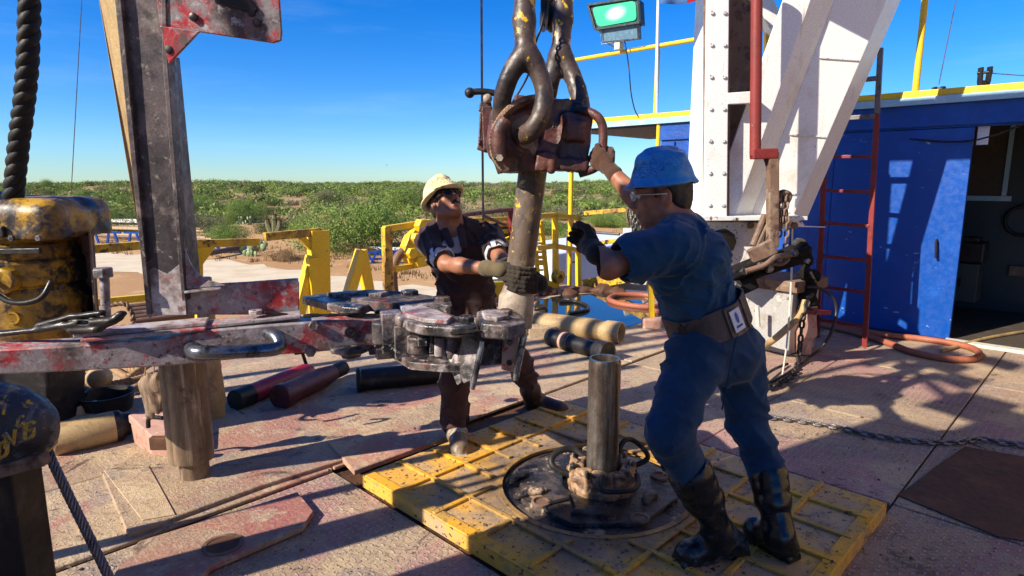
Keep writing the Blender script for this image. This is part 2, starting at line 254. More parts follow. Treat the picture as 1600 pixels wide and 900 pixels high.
class MB:
    def __init__(s): s.v = []; s.f = []
    def add(s, vs, fs):
        n = len(s.v); s.v += [tuple(q) for q in vs]; s.f += [tuple(i + n for i in f) for f in fs]; return s
    def box(s, c, h, m=None):
        c = Vector(c); vs = []
        for x in (-1, 1):
            for y in (-1, 1):
                for z in (-1, 1):
                    d = Vector((x * h[0], y * h[1], z * h[2]))
                    if m is not None: d = m @ d
                    vs.append(c + d)
        return s.add(vs, [(0, 1, 3, 2), (4, 6, 7, 5), (0, 4, 5, 1), (2, 3, 7, 6), (0, 2, 6, 4), (1, 5, 7, 3)])
    def bar(s, a, b, wd, ht, up=None):
        a, b = Vector(a), Vector(b); x, y, d = frame_of(b - a, up); vs = []
        for p in (a, b):
            for (i, j) in ((-1, -1), (1, -1), (1, 1), (-1, 1)): vs.append(p + x * i * wd / 2 + y * j * ht / 2)
        return s.add(vs, [(3, 2, 1, 0), (4, 5, 6, 7), (0, 1, 5, 4), (1, 2, 6, 5), (2, 3, 7, 6), (3, 0, 4, 7)])
    def tube(s, pts, r, n=10, cap=True, closed=False):
        pts = [Vector(p) for p in pts]; m = len(pts)
        rs = r if isinstance(r, (list, tuple)) else [r] * m
        vs = []; x = None
        for i, p in enumerate(pts):
            if closed: d = pts[(i + 1) % m] - pts[i - 1]
            else: d = pts[min(i + 1, m - 1)] - pts[max(i - 1, 0)]
            if d.length < 1e-9: d = Vector((0, 0, 1))
            d.normalize()
            if x is None: x, y, _ = frame_of(d)
            else:
                x = (x - d * x.dot(d))
                x = x.normalized() if x.length > 1e-6 else frame_of(d)[0]
                y = d.cross(x)
            for k in range(n):
                a = 2 * PI * k / n
                vs.append(p + (x * math.cos(a) + y * math.sin(a)) * rs[i])
        fs = []
        for i in range(m if closed else m - 1):
            j = (i + 1) % m
            for k in range(n):
                k2 = (k + 1) % n
                fs.append((i * n + k, i * n + k2, j * n + k2, j * n + k))
        if cap and not closed:
            fs.append(tuple(range(n - 1, -1, -1))); fs.append(tuple(range((m - 1) * n, m * n)))
        return s.add(vs, fs)
    def lathe(s, prof, o, axis=(0, 0, 1), n=32, up=None):
        """prof: (radius, height) pairs along the axis; closes where radius is 0"""
        x, y, d = frame_of(axis, up); o = Vector(o); vs = []; m = len(prof)
        for (r, h) in prof:
            for k in range(n):
                a = 2 * PI * k / n
                vs.append(o + d * h + (x * math.cos(a) + y * math.sin(a)) * r)
        fs = []
        for i in range(m - 1):
            for k in range(n):
                k2 = (k + 1) % n; fs.append((i * n + k, i * n + k2, (i + 1) * n + k2, (i + 1) * n + k))
        if prof[0] != prof[-1]:
            fs.append(tuple(range(n - 1, -1, -1))); fs.append(tuple(range((m - 1) * n, m * n)))
        return s.add(vs, fs)
    def pipe(s, a, b, ro, ri=None, n=28):
        a, b = Vector(a), Vector(b); L = (b - a).length
        if ri is None: return s.lathe([(ro, 0), (ro, L)], a, b - a, n)
        return s.lathe([(ri, 0), (ro, 0), (ro, L), (ri, L), (ri, 0)], a, b - a, n)
    def prism(s, pts, vec):
        """polygon of 3-D points given depth along vec"""
        pts = [Vector(p) for p in pts]; vec = Vector(vec); n = len(pts)
        return s.add(pts + [p + vec for p in pts], [tuple(range(n - 1, -1, -1)), tuple(range(n, 2 * n))] + [(i, (i + 1) % n, n + (i + 1) % n, n + i) for i in range(n)])
    def sphere(s, c, r, n=16, m=None):
        c = Vector(c); r = (r, r, r) if isinstance(r, (int, float)) else r; vs = []; k = n // 2
        for i in range(k + 1):
            for j in range(n):
                t = PI * i / k; p = 2 * PI * j / n
                d = Vector((r[0] * math.sin(t) * math.cos(p), r[1] * math.sin(t) * math.sin(p), r[2] * math.cos(t)))
                vs.append(c + (m @ d if m is not None else d))
        fs = []
        for i in range(k):
            for j in range(n): fs.append((i * n + j, (i + 1) * n + j, (i + 1) * n + (j + 1) % n, i * n + (j + 1) % n))
        return s.add(vs, fs)
    def hexbolt(s, c, axis, r, h):
        return s.lathe([(r, 0), (r, h * .85), (r * .9, h)], c, axis, 6)
    def mesh(s, name):
        me = bpy.data.meshes.new(name); me.from_pydata(s.v, [], s.f); me.update()
        bm = bmesh.new(); bm.from_mesh(me)
        bmesh.ops.remove_doubles(bm, verts=bm.verts, dist=1e-6)
        bmesh.ops.recalc_face_normals(bm, faces=bm.faces); bm.to_mesh(me); bm.free()
        return me
    def build(s, name, mat, parent=None, smooth=35, bevel=0.0, bseg=2):
        return link(name, s.mesh(name), mat, parent, smooth, bevel, bseg)

def arc(c, ex, ey, r, a0, a1, n):
    c, ex, ey = Vector(c), Vector(ex), Vector(ey)
    return [c + (ex * math.cos(a0 + (a1 - a0) * i / n) + ey * math.sin(a0 + (a1 - a0) * i / n)) * r for i in range(n + 1)]
def smooth_path(pts, k=6):
    """Catmull-Rom through the points"""
    pts = [Vector(p) for p in pts]; out = []
    for i in range(len(pts) - 1):
        p0 = pts[max(i - 1, 0)]; p1 = pts[i]; p2 = pts[i + 1]; p3 = pts[min(i + 2, len(pts) - 1)]
        for j in range(k):
            t = j / k
            out.append(0.5 * ((2 * p1) + (p2 - p0) * t + (2 * p0 - 5 * p1 + 4 * p2 - p3) * t * t + (3 * p1 - p0 - 3 * p2 + p3) * t ** 3))
    out.append(pts[-1]); return out
def round_poly(pts, r, n=4):
    pts = [Vector(p) for p in pts]; out = []
    for i, p in enumerate(pts):
        a = pts[i - 1] - p; b = pts[(i + 1) % len(pts)] - p
        q = min(r, a.length * .45, b.length * .45)
        s0 = p + a.normalized() * q; s1 = p + b.normalized() * q
        for k in range(n + 1):
            t = k / n; out.append(s0 * (1 - t) ** 2 + p * 2 * t * (1 - t) + s1 * t * t)
    return out
def twisted(mb, path, r, strands=3, pitch=0.1, n=7, k=0.55, step=0.012):
    """a rope of twisted strands along a path"""
    path = [Vector(p) for p in path]; L = [0]
    for a, b in zip(path, path[1:]): L.append(L[-1] + (b - a).length)
    m = max(4, int(L[-1] / step)); pts = []; j = 0
    for i in range(m + 1):
        d = L[-1] * i / m
        while j < len(L) - 2 and L[j + 1] < d: j += 1
        t = (d - L[j]) / max(1e-9, L[j + 1] - L[j]); pts.append(path[j].lerp(path[j + 1], t))
    x = None; fr = []
    for i, p in enumerate(pts):
        d = (pts[min(i + 1, m)] - pts[max(i - 1, 0)]).normalized()
        if x is None: x, y, _ = frame_of(d)
        else: x = (x - d * x.dot(d)).normalized(); y = d.cross(x)
        fr.append((x.copy(), y.copy()))
    for q in range(strands):
        ps = []
        for i, p in enumerate(pts):
            a = 2 * PI * (q / strands + L[-1] * i / m / pitch)
            ps.append(p + (fr[i][0] * math.cos(a) + fr[i][1] * math.sin(a)) * r * (1 - k * .9))
        mb.tube(ps, r * k, n)
def link_mesh(name, L, wd, r, n=6, k=10):
    """one chain link lying along x"""
    pts = []
    h = L / 2 - wd / 2
    pts += arc((h, 0, 0), (0, -1, 0), (1, 0, 0), wd / 2 - r, 0, PI, k // 2)
    pts += arc((-h, 0, 0), (0, 1, 0), (-1, 0, 0), wd / 2 - r, 0, PI, k // 2)
    mb = MB(); mb.tube(pts, r, n, closed=True); me = mb.mesh(name); return me
def chain(parent, path, L, wd, r, mat, name='chain_link'):
    """links along a path, each a part, alternating by a quarter turn"""
    path = [Vector(p) for p in path]; me = link_mesh(name, L, wd, r); me.materials.append(M[mat] if isinstance(mat, str) else mat); me.shade_smooth()
    D = [0]
    for a, b in zip(path, path[1:]): D.append(D[-1] + (b - a).length)
    step = L - 2.1 * r; n = int(D[-1] / step); j = 0
    off = world_loc(parent)
    for i in range(n):
        d = (i + .5) * step
        while j < len(D) - 2 and D[j + 1] < d: j += 1
        t = (d - D[j]) / max(1e-9, D[j + 1] - D[j]); p = path[j].lerp(path[j + 1], t)
        tan = (path[j + 1] - path[j]).normalized(); y0, z0, _ = frame_of(tan)
        a = (PI / 4 if i % 2 else -PI / 4) + random.uniform(-.15, .15)
        y = y0 * math.cos(a) + z0 * math.sin(a); z = tan.cross(y)
        o = bpy.data.objects.new(name, me); COL.objects.link(o); o.parent = parent
        o.matrix_local = Matrix.Translation(p - off) @ Matrix((tan, y, z)).transposed().to_4x4()

# ------------------------------------------------------------------ blended solids (distance field, surface nets)
def nrm(a): a = np.asarray(a, float); return a / np.linalg.norm(a)
class SF:
    def __init__(s, lo, hi, res):
        s.lo = np.array(lo, float); s.res = res
        s.n = np.ceil((np.array(hi, float) - s.lo) / res).astype(int) + 1
        s.D = np.full(s.n, 1.0, np.float32)
    def _win(s, lo, hi):
        i0 = np.clip(np.floor((np.asarray(lo) - s.lo) / s.res).astype(int), 0, s.n - 1)
        i1 = np.clip(np.ceil((np.asarray(hi) - s.lo) / s.res).astype(int) + 1, 1, s.n)
        sl = tuple(slice(a, max(b, a + 1)) for a, b in zip(i0, i1))
        ax = [(s.lo[k] + s.res * np.arange(sl[k].start, sl[k].stop)).astype(np.float32) for k in range(3)]
        return sl, ax[0][:, None, None], ax[1][None, :, None], ax[2][None, None, :]
    def _put(s, sl, d, k, op):
        D = s.D[sl]
        if op == 'u':
            if k > 0:
                h = np.clip(.5 + .5 * (D - d) / k, 0, 1); s.D[sl] = D + (d - D) * h - k * h * (1 - h)
            else: s.D[sl] = np.minimum(D, d)
        elif op == 's':
            if k > 0:
                h = np.clip(.5 - .5 * (D + d) / k, 0, 1); s.D[sl] = D + (-d - D) * h + k * h * (1 - h)
            else: s.D[sl] = np.maximum(D, -d)
        else: s.D[sl] = np.maximum(D, d)
    def cone(s, a, b, ra, rb, k=.02, op='u', flat=None):
        a = np.asarray(a, float); b = np.asarray(b, float); m = max(ra, rb) * (1.0 if flat is None else max(1, flat[1])) + k + .03
        sl, X, Y, Z = s._win(np.minimum(a, b) - m, np.maximum(a, b) + m)
        ba = b - a; L2 = float(ba @ ba) + 1e-12
        px, py, pz = X - a[0], Y - a[1], Z - a[2]
        h = np.clip((px * ba[0] + py * ba[1] + pz * ba[2]) / L2, 0, 1)
        qx, qy, qz = px - ba[0] * h, py - ba[1] * h, pz - ba[2] * h
        if flat is not None:
            ax = nrm(flat[0]); f = 1 / flat[1] - 1
            c = qx * ax[0] + qy * ax[1] + qz * ax[2]
            qx, qy, qz = qx + ax[0] * c * f, qy + ax[1] * c * f, qz + ax[2] * c * f
        d = np.sqrt(qx * qx + qy * qy + qz * qz) - (ra + (rb - ra) * h)
        s._put(sl, d, k, op); return s
    def ell(s, c, r, Rm=None, k=.02, op='u'):
        c = np.asarray(c, float); r = np.asarray(r, float); m = r.max() + k + .03
        sl, X, Y, Z = s._win(c - m, c + m); x, y, z = X - c[0], Y - c[1], Z - c[2]
        if Rm is not None:
            Rm = np.asarray(Rm, float); x, y, z = (x * Rm[0, 0] + y * Rm[1, 0] + z * Rm[2, 0], x * Rm[0, 1] + y * Rm[1, 1] + z * Rm[2, 1], x * Rm[0, 2] + y * Rm[1, 2] + z * Rm[2, 2])
        k0 = np.sqrt((x / r[0]) ** 2 + (y / r[1]) ** 2 + (z / r[2]) ** 2)
        k1 = np.sqrt((x / r[0] ** 2) ** 2 + (y / r[1] ** 2) ** 2 + (z / r[2] ** 2) ** 2) + 1e-9
        d = k0 * (k0 - 1) / k1
        s._put(sl, d, k, op); return s
    def box(s, c, h, Rm=None, rd=.005, k=.01, op='u'):
        c = np.asarray(c, float); h = np.asarray(h, float); m = np.linalg.norm(h) + k + .03
        sl, X, Y, Z = s._win(c - m, c + m); x, y, z = X - c[0], Y - c[1], Z - c[2]
        if Rm is not None:
            Rm = np.asarray(Rm, float); x, y, z = (x * Rm[0, 0] + y * Rm[1, 0] + z * Rm[2, 0], x * Rm[0, 1] + y * Rm[1, 1] + z * Rm[2, 1], x * Rm[0, 2] + y * Rm[1, 2] + z * Rm[2, 2])
        qx, qy, qz = np.abs(x) - (h[0] - rd), np.abs(y) - (h[1] - rd), np.abs(z) - (h[2] - rd)
        d = np.sqrt(np.maximum(qx, 0) ** 2 + np.maximum(qy, 0) ** 2 + np.maximum(qz, 0) ** 2) + np.minimum(np.maximum(np.maximum(qx, qy), qz), 0) - rd
        s._put(sl, d, k, op); return s
    def plane(s, c, n, k=0.0):
        """keep the side away from n"""
        n = nrm(n); sl, X, Y, Z = s._win(s.lo, s.lo + s.n * s.res)
        d = (X - c[0]) * n[0] + (Y - c[1]) * n[1] + (Z - c[2]) * n[2]
        s._put(sl, d, k, 'i'); return s
    def copy(s):
        t = SF.__new__(SF); t.lo = s.lo.copy(); t.res = s.res; t.n = s.n.copy(); t.D = s.D.copy(); return t
    def disp(s, fn, band=.05):
        sl, X, Y, Z = s._win(s.lo, s.lo + s.n * s.res)
        m = np.abs(s.D) < band; ii = np.nonzero(m)
        p = s.lo + s.res * np.stack(ii, 1)
        s.D[ii] += fn(p).astype(np.float32); return s
    def mesh(s, name):
        D = s.D; n = D.shape; sg = D < 0
        c = np.zeros([q - 1 for q in n], np.uint8)
        for i in (0, 1):
            for j in (0, 1):
                for k in (0, 1): c += sg[i:n[0] - 1 + i, j:n[1] - 1 + j, k:n[2] - 1 + k]
        act = (c > 0) & (c < 8); ii = np.stack(np.nonzero(act), 1); N = len(ii)
        idx = np.full(c.shape, -1, np.int64); idx[act] = np.arange(N)
        S = np.zeros((N, 3)); W = np.zeros(N)
        cor = [(i, j, k) for i in (0, 1) for j in (0, 1) for k in (0, 1)]
        val = {q: D[ii[:, 0] + q[0], ii[:, 1] + q[1], ii[:, 2] + q[2]].astype(float) for q in cor}
        for a in cor:
            for ax in range(3):
                if a[ax]: continue
                b = tuple(1 if t == ax else a[t] for t in range(3))
                va, vb = val[a], val[b]; m = (va < 0) != (vb < 0)
                t = np.where(m, va / np.where(m, va - vb, 1), 0)
                p = np.tile(np.array(a, float), (N, 1)); p[:, ax] = t
                S += p * m[:, None]; W += m
        P_ = s.lo + s.res * (ii + S / W[:, None])
        fs = []
        for ax in range(3):
            o1, o2 = [(1, 2), (2, 0), (0, 1)][ax]
            lo = [slice(1, n[t] - 1) for t in range(3)]; hi = [slice(1, n[t] - 1) for t in range(3)]
            lo[ax] = slice(0, n[ax] - 1); hi[ax] = slice(1, n[ax])
            A, B = sg[tuple(lo)], sg[tuple(hi)]
            for flip, mm in ((0, A & ~B), (1, ~A & B)):
                e = np.stack(np.nonzero(mm), 1)
                if not len(e): continue
                e = e + np.array([0 if t == ax else 1 for t in range(3)])
                def q(d1, d2):
                    f = e.copy(); f[:, o1] -= d1; f[:, o2] -= d2; return idx[f[:, 0], f[:, 1], f[:, 2]]
                quad = np.stack([q(1, 1), q(0, 1), q(0, 0), q(1, 0)], 1)
                if flip: quad = quad[:, ::-1]
                fs.append(quad)
        F = np.concatenate(fs); F = F[(F >= 0).all(1)]
        ea = np.concatenate([F[:, k] for k in range(4)]); eb = np.concatenate([F[:, (k + 1) % 4] for k in range(4)])       # relax the grid steps
        cnt = np.bincount(ea, minlength=N) + np.bincount(eb, minlength=N); cnt = np.maximum(cnt, 1)
        for _ in range(getattr(s, 'relax', 3)):
            Q_ = np.stack([(np.bincount(ea, P_[eb, k], N) + np.bincount(eb, P_[ea, k], N)) / cnt for k in range(3)], 1); P_ = P_ * .45 + Q_ * .55
        me = bpy.data.meshes.new(name)
        me.vertices.add(N); me.vertices.foreach_set('co', P_.astype('f').ravel())
        me.loops.add(len(F) * 4); me.loops.foreach_set('vertex_index', F.astype('i').ravel())
        me.polygons.add(len(F)); me.polygons.foreach_set('loop_start', np.arange(0, len(F) * 4, 4, dtype='i'))
        me.polygons.foreach_set('loop_total', np.full(len(F), 4, 'i')); me.update(calc_edges=True); me.validate()
        return me
    def build(s, name, mat, parent=None): return link(name, s.mesh(name), mat, parent, 180)

def sinnoise(p, scale, seed, warp=.6):
    """cheap smooth noise of points, about -1..1"""
    r = np.random.default_rng(seed); q = p * scale; out = np.zeros(len(p))
    wv_ = np.stack([np.sin(q @ r.normal(size=3) * .7 + r.uniform(0, 6)) for _ in range(3)], 1) * warp
    q = q + wv_
    for i in range(5): out += np.sin(q @ r.normal(size=3) * (1 + .35 * i) + r.uniform(0, 6)) / (1 + .3 * i)
    return out / 2.6
def folds(p, d, scale, seed, sharp=.7):
    """cloth folds running across the direction d"""
    d = nrm(d); q = (p @ d) * scale + sinnoise(p, scale * .35, seed) * 2.2
    return .25 * sharp - (1 - np.abs(np.sin(q))) ** 2 * sharp * np.clip(.5 + .8 * sinnoise(p, scale * .22, seed + 5), 0, 1.2)
def basis(f, u):
    """columns: right, forward, up"""
    f = nrm(f); r = nrm(np.cross(f, u)); u = np.cross(r, f); return np.stack([r, f, u], 1)

LETTERS = {  # strokes on a 4 x 6 grid
    'E': [[(4, 0), (0, 0), (0, 6), (4, 6)], [(0, 3), (3, 3)]], 'G': [[(4, 5), (3, 6), (1, 6), (0, 5), (0, 1), (1, 0), (3, 0), (4, 1), (4, 3), (2, 3)]],
    'N': [[(0, 0), (0, 6), (4, 0), (4, 6)]], 'O': [[(1, 0), (3, 0), (4, 1), (4, 5), (3, 6), (1, 6), (0, 5), (0, 1), (1, 0)]],
    'Q': [[(1, 0), (3, 0), (4, 1), (4, 5), (3, 6), (1, 6), (0, 5), (0, 1), (1, 0)], [(2.5, 2), (4.3, -.3)]], 'D': [[(0, 0), (3, 0), (4, 1), (4, 5), (3, 6), (0, 6), (0, 0)]],
    '1': [[(1, 5), (2, 6), (2, 0)]], '9': [[(0, 1), (1, 0), (3, 0), (4, 1), (4, 5), (3, 6), (1, 6), (0, 5), (0, 4), (1, 3), (3, 3), (4, 4)]],
    'C': [[(4, 5), (3, 6), (1, 6), (0, 5), (0, 1), (1, 0), (3, 0), (4, 1)]], 'L': [[(0, 6), (0, 0), (4, 0)]], 'T': [[(0, 6), (4, 6)], [(2, 6), (2, 0)]],
    'S': [[(4, 5), (3, 6), (1, 6), (0, 5), (0, 4), (1, 3), (3, 3), (4, 2), (4, 1), (3, 0), (1, 0), (0, 1)]], 'I': [[(2, 0), (2, 6)]]}
def letter(ch, o, ex, ey, h, r, n=6):
    mb = MB()
    for st in LETTERS[ch]: mb.tube([Vector(o) + Vector(ex) * (x * h / 6) + Vector(ey) * (y * h / 6) for x, y in st], r, n)
    return mb
# ------------------------------------------------------------------ ground, road, scrub
GZ = -2.5
def gh(x, y):
    d = np.hypot(x, y)
    t = np.clip((d - 55) / 260, 0, 1); rise = t * t * (3 - 2 * t) * 1.9
    side = np.clip((x / np.maximum(y, 1) - 0.05) / 0.5, 0, 1) * np.clip((d - 50) / 200, 0, 1) * 3.4
    far = np.clip((d - 380) / 900, 0, 1) * -30
    und = (np.sin(x * .021 + 1.3) * np.sin(y * .017 + .4) + .5 * np.sin(x * .05 + y * .03)) * np.clip((d - 60) / 120, 0, 1) * .8
    return GZ + rise + side + far + und
def ground_mesh():
    rr = np.concatenate([np.linspace(0, 60, 40), np.geomspace(62, 5000, 90)]); aa = np.linspace(-PI, PI, 181)
    A, Rr = np.meshgrid(aa, rr); x = Rr * np.sin(A); y = Rr * np.cos(A); z = gh(x, y)
    co = np.stack([x, y, z], -1).reshape(-1, 3); n = len(aa); fs = []
    for i in range(len(rr) - 1):
        for j in range(n - 1): fs.append((i * n + j, i * n + j + 1, (i + 1) * n + j + 1, (i + 1) * n + j))
    me = bpy.data.meshes.new('ground'); me.from_pydata(co.tolist(), [], fs); me.update(); return me
def ground_mat():
    m = NT('sandy_ground'); v = m.coord('World')
    c = m.mix(m.ramp(m.noise(.12, 6, .6, vec=v), .4, .62), (0.46, 0.265, 0.11), (0.38, 0.205, 0.08))
    c = m.mix(m.ramp(m.noise(.9, 6, .7, vec=v), .52, .68), c, (0.50, 0.33, 0.16))
    c = m.mix(m.ramp(m.noise(.5, 8, .75, vec=v), .6, .7), c, (0.30, 0.19, 0.09))
    sp = m.new('ShaderNodeSeparateXYZ'); m.l.new(v, sp.inputs[0]); far = m.ramp(sp.outputs[1], 50, 95, 0, .62)      # low ground cover out on the plain
    c = m.mix(m.math('MULTIPLY', far, m.ramp(m.noise(.16, 6, .65, vec=v), .36, .58)), c, (0.165, 0.165, 0.065))
    m.setc(c); m.setr(.95); m.bump(m.noise(6, 6, .7, vec=v), .6, .06); return m.m
tag(link('ground', ground_mesh(), ground_mat(), None, 180), kind='structure')
def road():
    up = [(-400, 378), (0, 386), (150, 393), (330, 405), (420, 417), (520, 432), (620, 444), (760, 458)]
    lo = [(-400, 430), (0, 424), (150, 422), (330, 447), (420, 462), (520, 482), (620, 500), (760, 520)]
    a = smooth_path([G(*p, GZ) for p in up], 6); b = smooth_path([G(*p, GZ) for p in lo], 6); mb = MB(); vs = []
    for i, (p, q) in enumerate(zip(a, b)):
        j = .35 * math.sin(i * 1.7) + .2 * math.sin(i * 3.1)
        vs += [p + V(0, j, .012), p.lerp(q, .5) + V(0, 0, .03), q + V(0, -j, .012)]
    n = len(a); fs = []
    for i in range(n - 1): fs += [(3 * i, 3 * i + 1, 3 * i + 4, 3 * i + 3), (3 * i + 1, 3 * i + 2, 3 * i + 5, 3 * i + 4)]
    mb.add(vs, fs)
    m = NT('pale_caliche'); v = m.coord('World')
    c = m.mix(m.ramp(m.noise(.8, 6, .6, vec=v), .4, .65), (0.62, 0.52, 0.36), (0.54, 0.42, 0.27)); m.setc(c); m.setr(.95); m.bump(m.noise(8, 5, .7, vec=v), .4, .03)
    tag(mb.build('dirt_road', m.m, None, 180), kind='structure')
road()

def leaf_mat(name, a, b, dry=None):
    m = NT(name); g = m.new('ShaderNodeNewGeometry'); oi = m.new('ShaderNodeObjectInfo')
    c = m.mix(g.outputs['Random Per Island'], a, b)
    n = m.noise(.35, 3, .6, vec=m.coord('World'))
    c = m.mix(m.ramp(n, .35, .65, 0, .55), c, dry or tuple(x * .6 for x in a))
    m.setc(c); m.setr(.7); m.b.inputs['Specular IOR Level'].default_value = .2
    tr = m.new('ShaderNodeBsdfTranslucent'); m.l.new(c, tr.inputs[0])
    mx = m.new('ShaderNodeMixShader'); mx.inputs[0].default_value = .25
    m.l.new(m.b.outputs[0], mx.inputs[1]); m.l.new(tr.outputs[0], mx.inputs[2]); m.l.new(mx.outputs[0], m.o.inputs[0])
    return m.m
LEAF = {'mesquite': leaf_mat('mesquite_leaf', (0.205, 0.30, 0.06), (0.125, 0.205, 0.04), (0.25, 0.28, 0.09)),
        'sage': leaf_mat('sage_leaf', (0.24, 0.23, 0.125), (0.15, 0.16, 0.08), (0.29, 0.24, 0.14)),
        'dark': leaf_mat('dark_scrub_leaf', (0.09, 0.125, 0.035), (0.055, 0.085, 0.025), (0.13, 0.145, 0.055)),
        'dry': leaf_mat('dry_brush_twig', (0.34, 0.22, 0.10), (0.22, 0.13, 0.06), (0.38, 0.26, 0.13))}
BARK = worn('grey_brown_bark', (0.16, 0.12, 0.085), [((0.08, 0.06, 0.04), 9, .5, .65)], .9, .1)
def crown_tris(n, seed, w=1.0, h=.62, leaf=.05, lobes=9):
    """many small leaves through several clumps; the crown is about 2w wide and h high, foot at 0"""
    r = np.random.default_rng(seed)
    cs = np.stack([r.uniform(-.62, .62, lobes) * w, r.uniform(-.62, .62, lobes) * w, r.uniform(.22, .72, lobes) * h], 1)
    cs[:, 2] *= 1.15 - .45 * np.hypot(cs[:, 0], cs[:, 1]) / w
    rad = r.uniform(.26, .46, lobes) * w
    k = r.integers(0, lobes, n); d = r.normal(size=(n, 3)); d /= np.linalg.norm(d, axis=1)[:, None]
    q = rad[k] * (r.uniform(0, 1, n) ** .28) * (1 + .22 * np.sin(d @ r.normal(size=3) * 7) + .25 * r.normal(size=n) ** 2 * .4)
    c = cs[k] + d * q[:, None] * np.array([1, 1, .62 * h / .62]); c[:, 2] = np.maximum(c[:, 2], r.uniform(0, .1 * h, n))
    a = r.normal(size=(n, 3)); a /= np.linalg.norm(a, axis=1)[:, None]; b = np.cross(a, d + .4 * r.normal(size=(n, 3))); b /= np.linalg.norm(b, axis=1)[:, None] + 1e-9
    s = leaf * r.uniform(.6, 1.5, n)[:, None]
    return np.stack([c - a * s, c + a * s * .7 - b * s * .55, c + a * s * .9 + b * s * .6], 1)
def tri_mesh(name, T):
    n = len(T); me = bpy.data.meshes.new(name)
    me.vertices.add(n * 3); me.vertices.foreach_set('co', T.astype('f').ravel())
    me.loops.add(n * 3); me.loops.foreach_set('vertex_index', np.arange(n * 3, dtype='i'))
    me.polygons.add(n); me.polygons.foreach_set('loop_start', np.arange(0, n * 3, 3, dtype='i')); me.polygons.foreach_set('loop_total', np.full(n, 3, 'i'))
    me.update(calc_edges=True); return me
def stems_mesh(seed, h, n=5, w=.5):
    r = random.Random(seed); mb = MB()
    for i in range(n):
        a = r.uniform(0, 6.28); q = r.uniform(.3, 1) * w
        p = [V(r.uniform(-.05, .05), r.uniform(-.05, .05), -.05)]
        for t in (.35, .7, 1): p.append(V(math.cos(a) * q * t + r.uniform(-.06, .06), math.sin(a) * q * t + r.uniform(-.06, .06), h * t ** .9))
        mb.tube(smooth_path(p, 3), [.045 * (1 - .8 * k / 9) for k in range(10)], 5)
    return mb.mesh('trunk')
BUSH = {}
def bush_kind(kind, lab, seed, n, h, leaf, lobes=10):
    t = thing(kind[0], lab, 'bush'); cm = tri_mesh('crown', crown_tris(n, seed, 1, h, leaf, lobes))
    link('crown', cm, LEAF[kind[1]], t, 0); link('trunk', stems_mesh(seed, h * .6), BARK, t, 60)
    return t
def put_bush(px, py, width_px, kind, label, group, rot=None, sq=1.0, first={}):
    p = G(px, py, GZ)
    for _ in range(8): p = G(px, py, float(gh(p.x, p.y)))
    sc = width_px / 2 * p.y / FPX
    key = kind
    if key not in first:
        nm, lf, seed, n, h, leaf, lobes = BK[kind]; first[key] = bush_kind((nm, lf), label, seed, n, h, leaf, lobes); o = first[key]
    else: o = copy_tree(first[key])
    o.location = (p.x, p.y, float(gh(p.x, p.y)) - .05); o.rotation_euler = (0, 0, random.uniform(0, 6.28) if rot is None else rot); o.scale = (sc, sc, sc * sq)
    for k in ('group',):
        if k in o: del o[k]
    tag(o, label, 'bush', group); return o
BK = {'mq': ('mesquite_bush', 'mesquite', 3, 17000, .75, .0155, 18), 'mq2': ('mesquite_bush', 'mesquite', 8, 14000, .9, .0165, 15), 'sg': ('sage_bush', 'sage', 5, 8000, .7, .02, 11),
      'dk': ('dark_bush', 'dark', 6, 8000, .7, .02, 11), 'dr': ('dry_bush', 'dry', 9, 8000, .55, .018, 8)}
put_bush(555, 392, 205, 'mq', 'largest bright green mesquite behind the yellow stand legs', None, sq=1.05)
put_bush(478, 372, 80, 'mq2', 'upright green mesquite left of the largest one', None)
put_bush(352, 378, 84, 'mq', 'rounded light green mesquite right of the grimy tong upright', None, sq=.9)
put_bush(645, 330, 120, 'mq2', 'pale green mesquite behind the cream hard hat', None, sq=.7)
put_bush(150, 352, 70, 'mq2', 'small light green mesquite above the pipe pile', None)
put_bush(222, 350, 60, 'mq', 'low green bush behind the pale plank edge of the tong upright', None)
put_bush(955, 408, 130, 'mq', 'green bush below the raised arm of the man in blue', None, sq=.8)
put_bush(880, 395, 110, 'mq2', 'green bush behind the yellow corner railing', None, sq=.8)
put_bush(760, 385, 120, 'dk', 'dark green bush behind the shoulder of the man in brown', None, sq=.8)
put_bush(670, 400, 90, 'mq', 'green bush behind the yellow hose frame', None)
put_bush(432, 407, 62, 'dr', 'round brown dry bush beside the dirt road', None, sq=1.1)
put_bush(562, 398, 50, 'dr', 'straw coloured tumbleweed behind the yellow stand post', None, sq=1.5)
put_bush(480, 405, 60, 'dr', 'flat straw brush under the largest mesquite', None, sq=.6)
put_bush(385, 392, 70, 'mq2', 'low pale bush with blossoms in front of the yucca', None, sq=.5)
put_bush(520, 322, 60, 'dk', 'dark round bush left of the pale hillside bare patch', None)
_r = random.Random(4)
for i in range(150):
    px = _r.uniform(-40, 1130); py = 300 + 70 * _r.random() ** 1.3
    if py > 365 and px < 620: py = _r.uniform(300, 350)
    d = (py - 283); k = _r.choices(['mq', 'mq2', 'sg', 'dk', 'dr'], [4, 4, 3, 4, .8] if px > 300 else [2, 2, 4, 4, 1])[0]
    put_bush(px, py, _r.uniform(.75, 1.5) * (14 + d * .62), k, {'mq': 'green mesquite among the scrub on the plain', 'mq2': 'green mesquite among the scrub on the plain', 'sg': 'grey green brush among the scrub on the plain', 'dk': 'dark green brush among the scrub on the plain', 'dr': 'dry brown brush among the scrub on the plain'}[k],
             {'mq': 'mesquites scattered over the plain', 'mq2': 'mesquites scattered over the plain', 'sg': 'grey green brush over the plain', 'dk': 'dark brush over the plain', 'dr': 'dry brush over the plain'}[k], sq=_r.uniform(.7, 1))
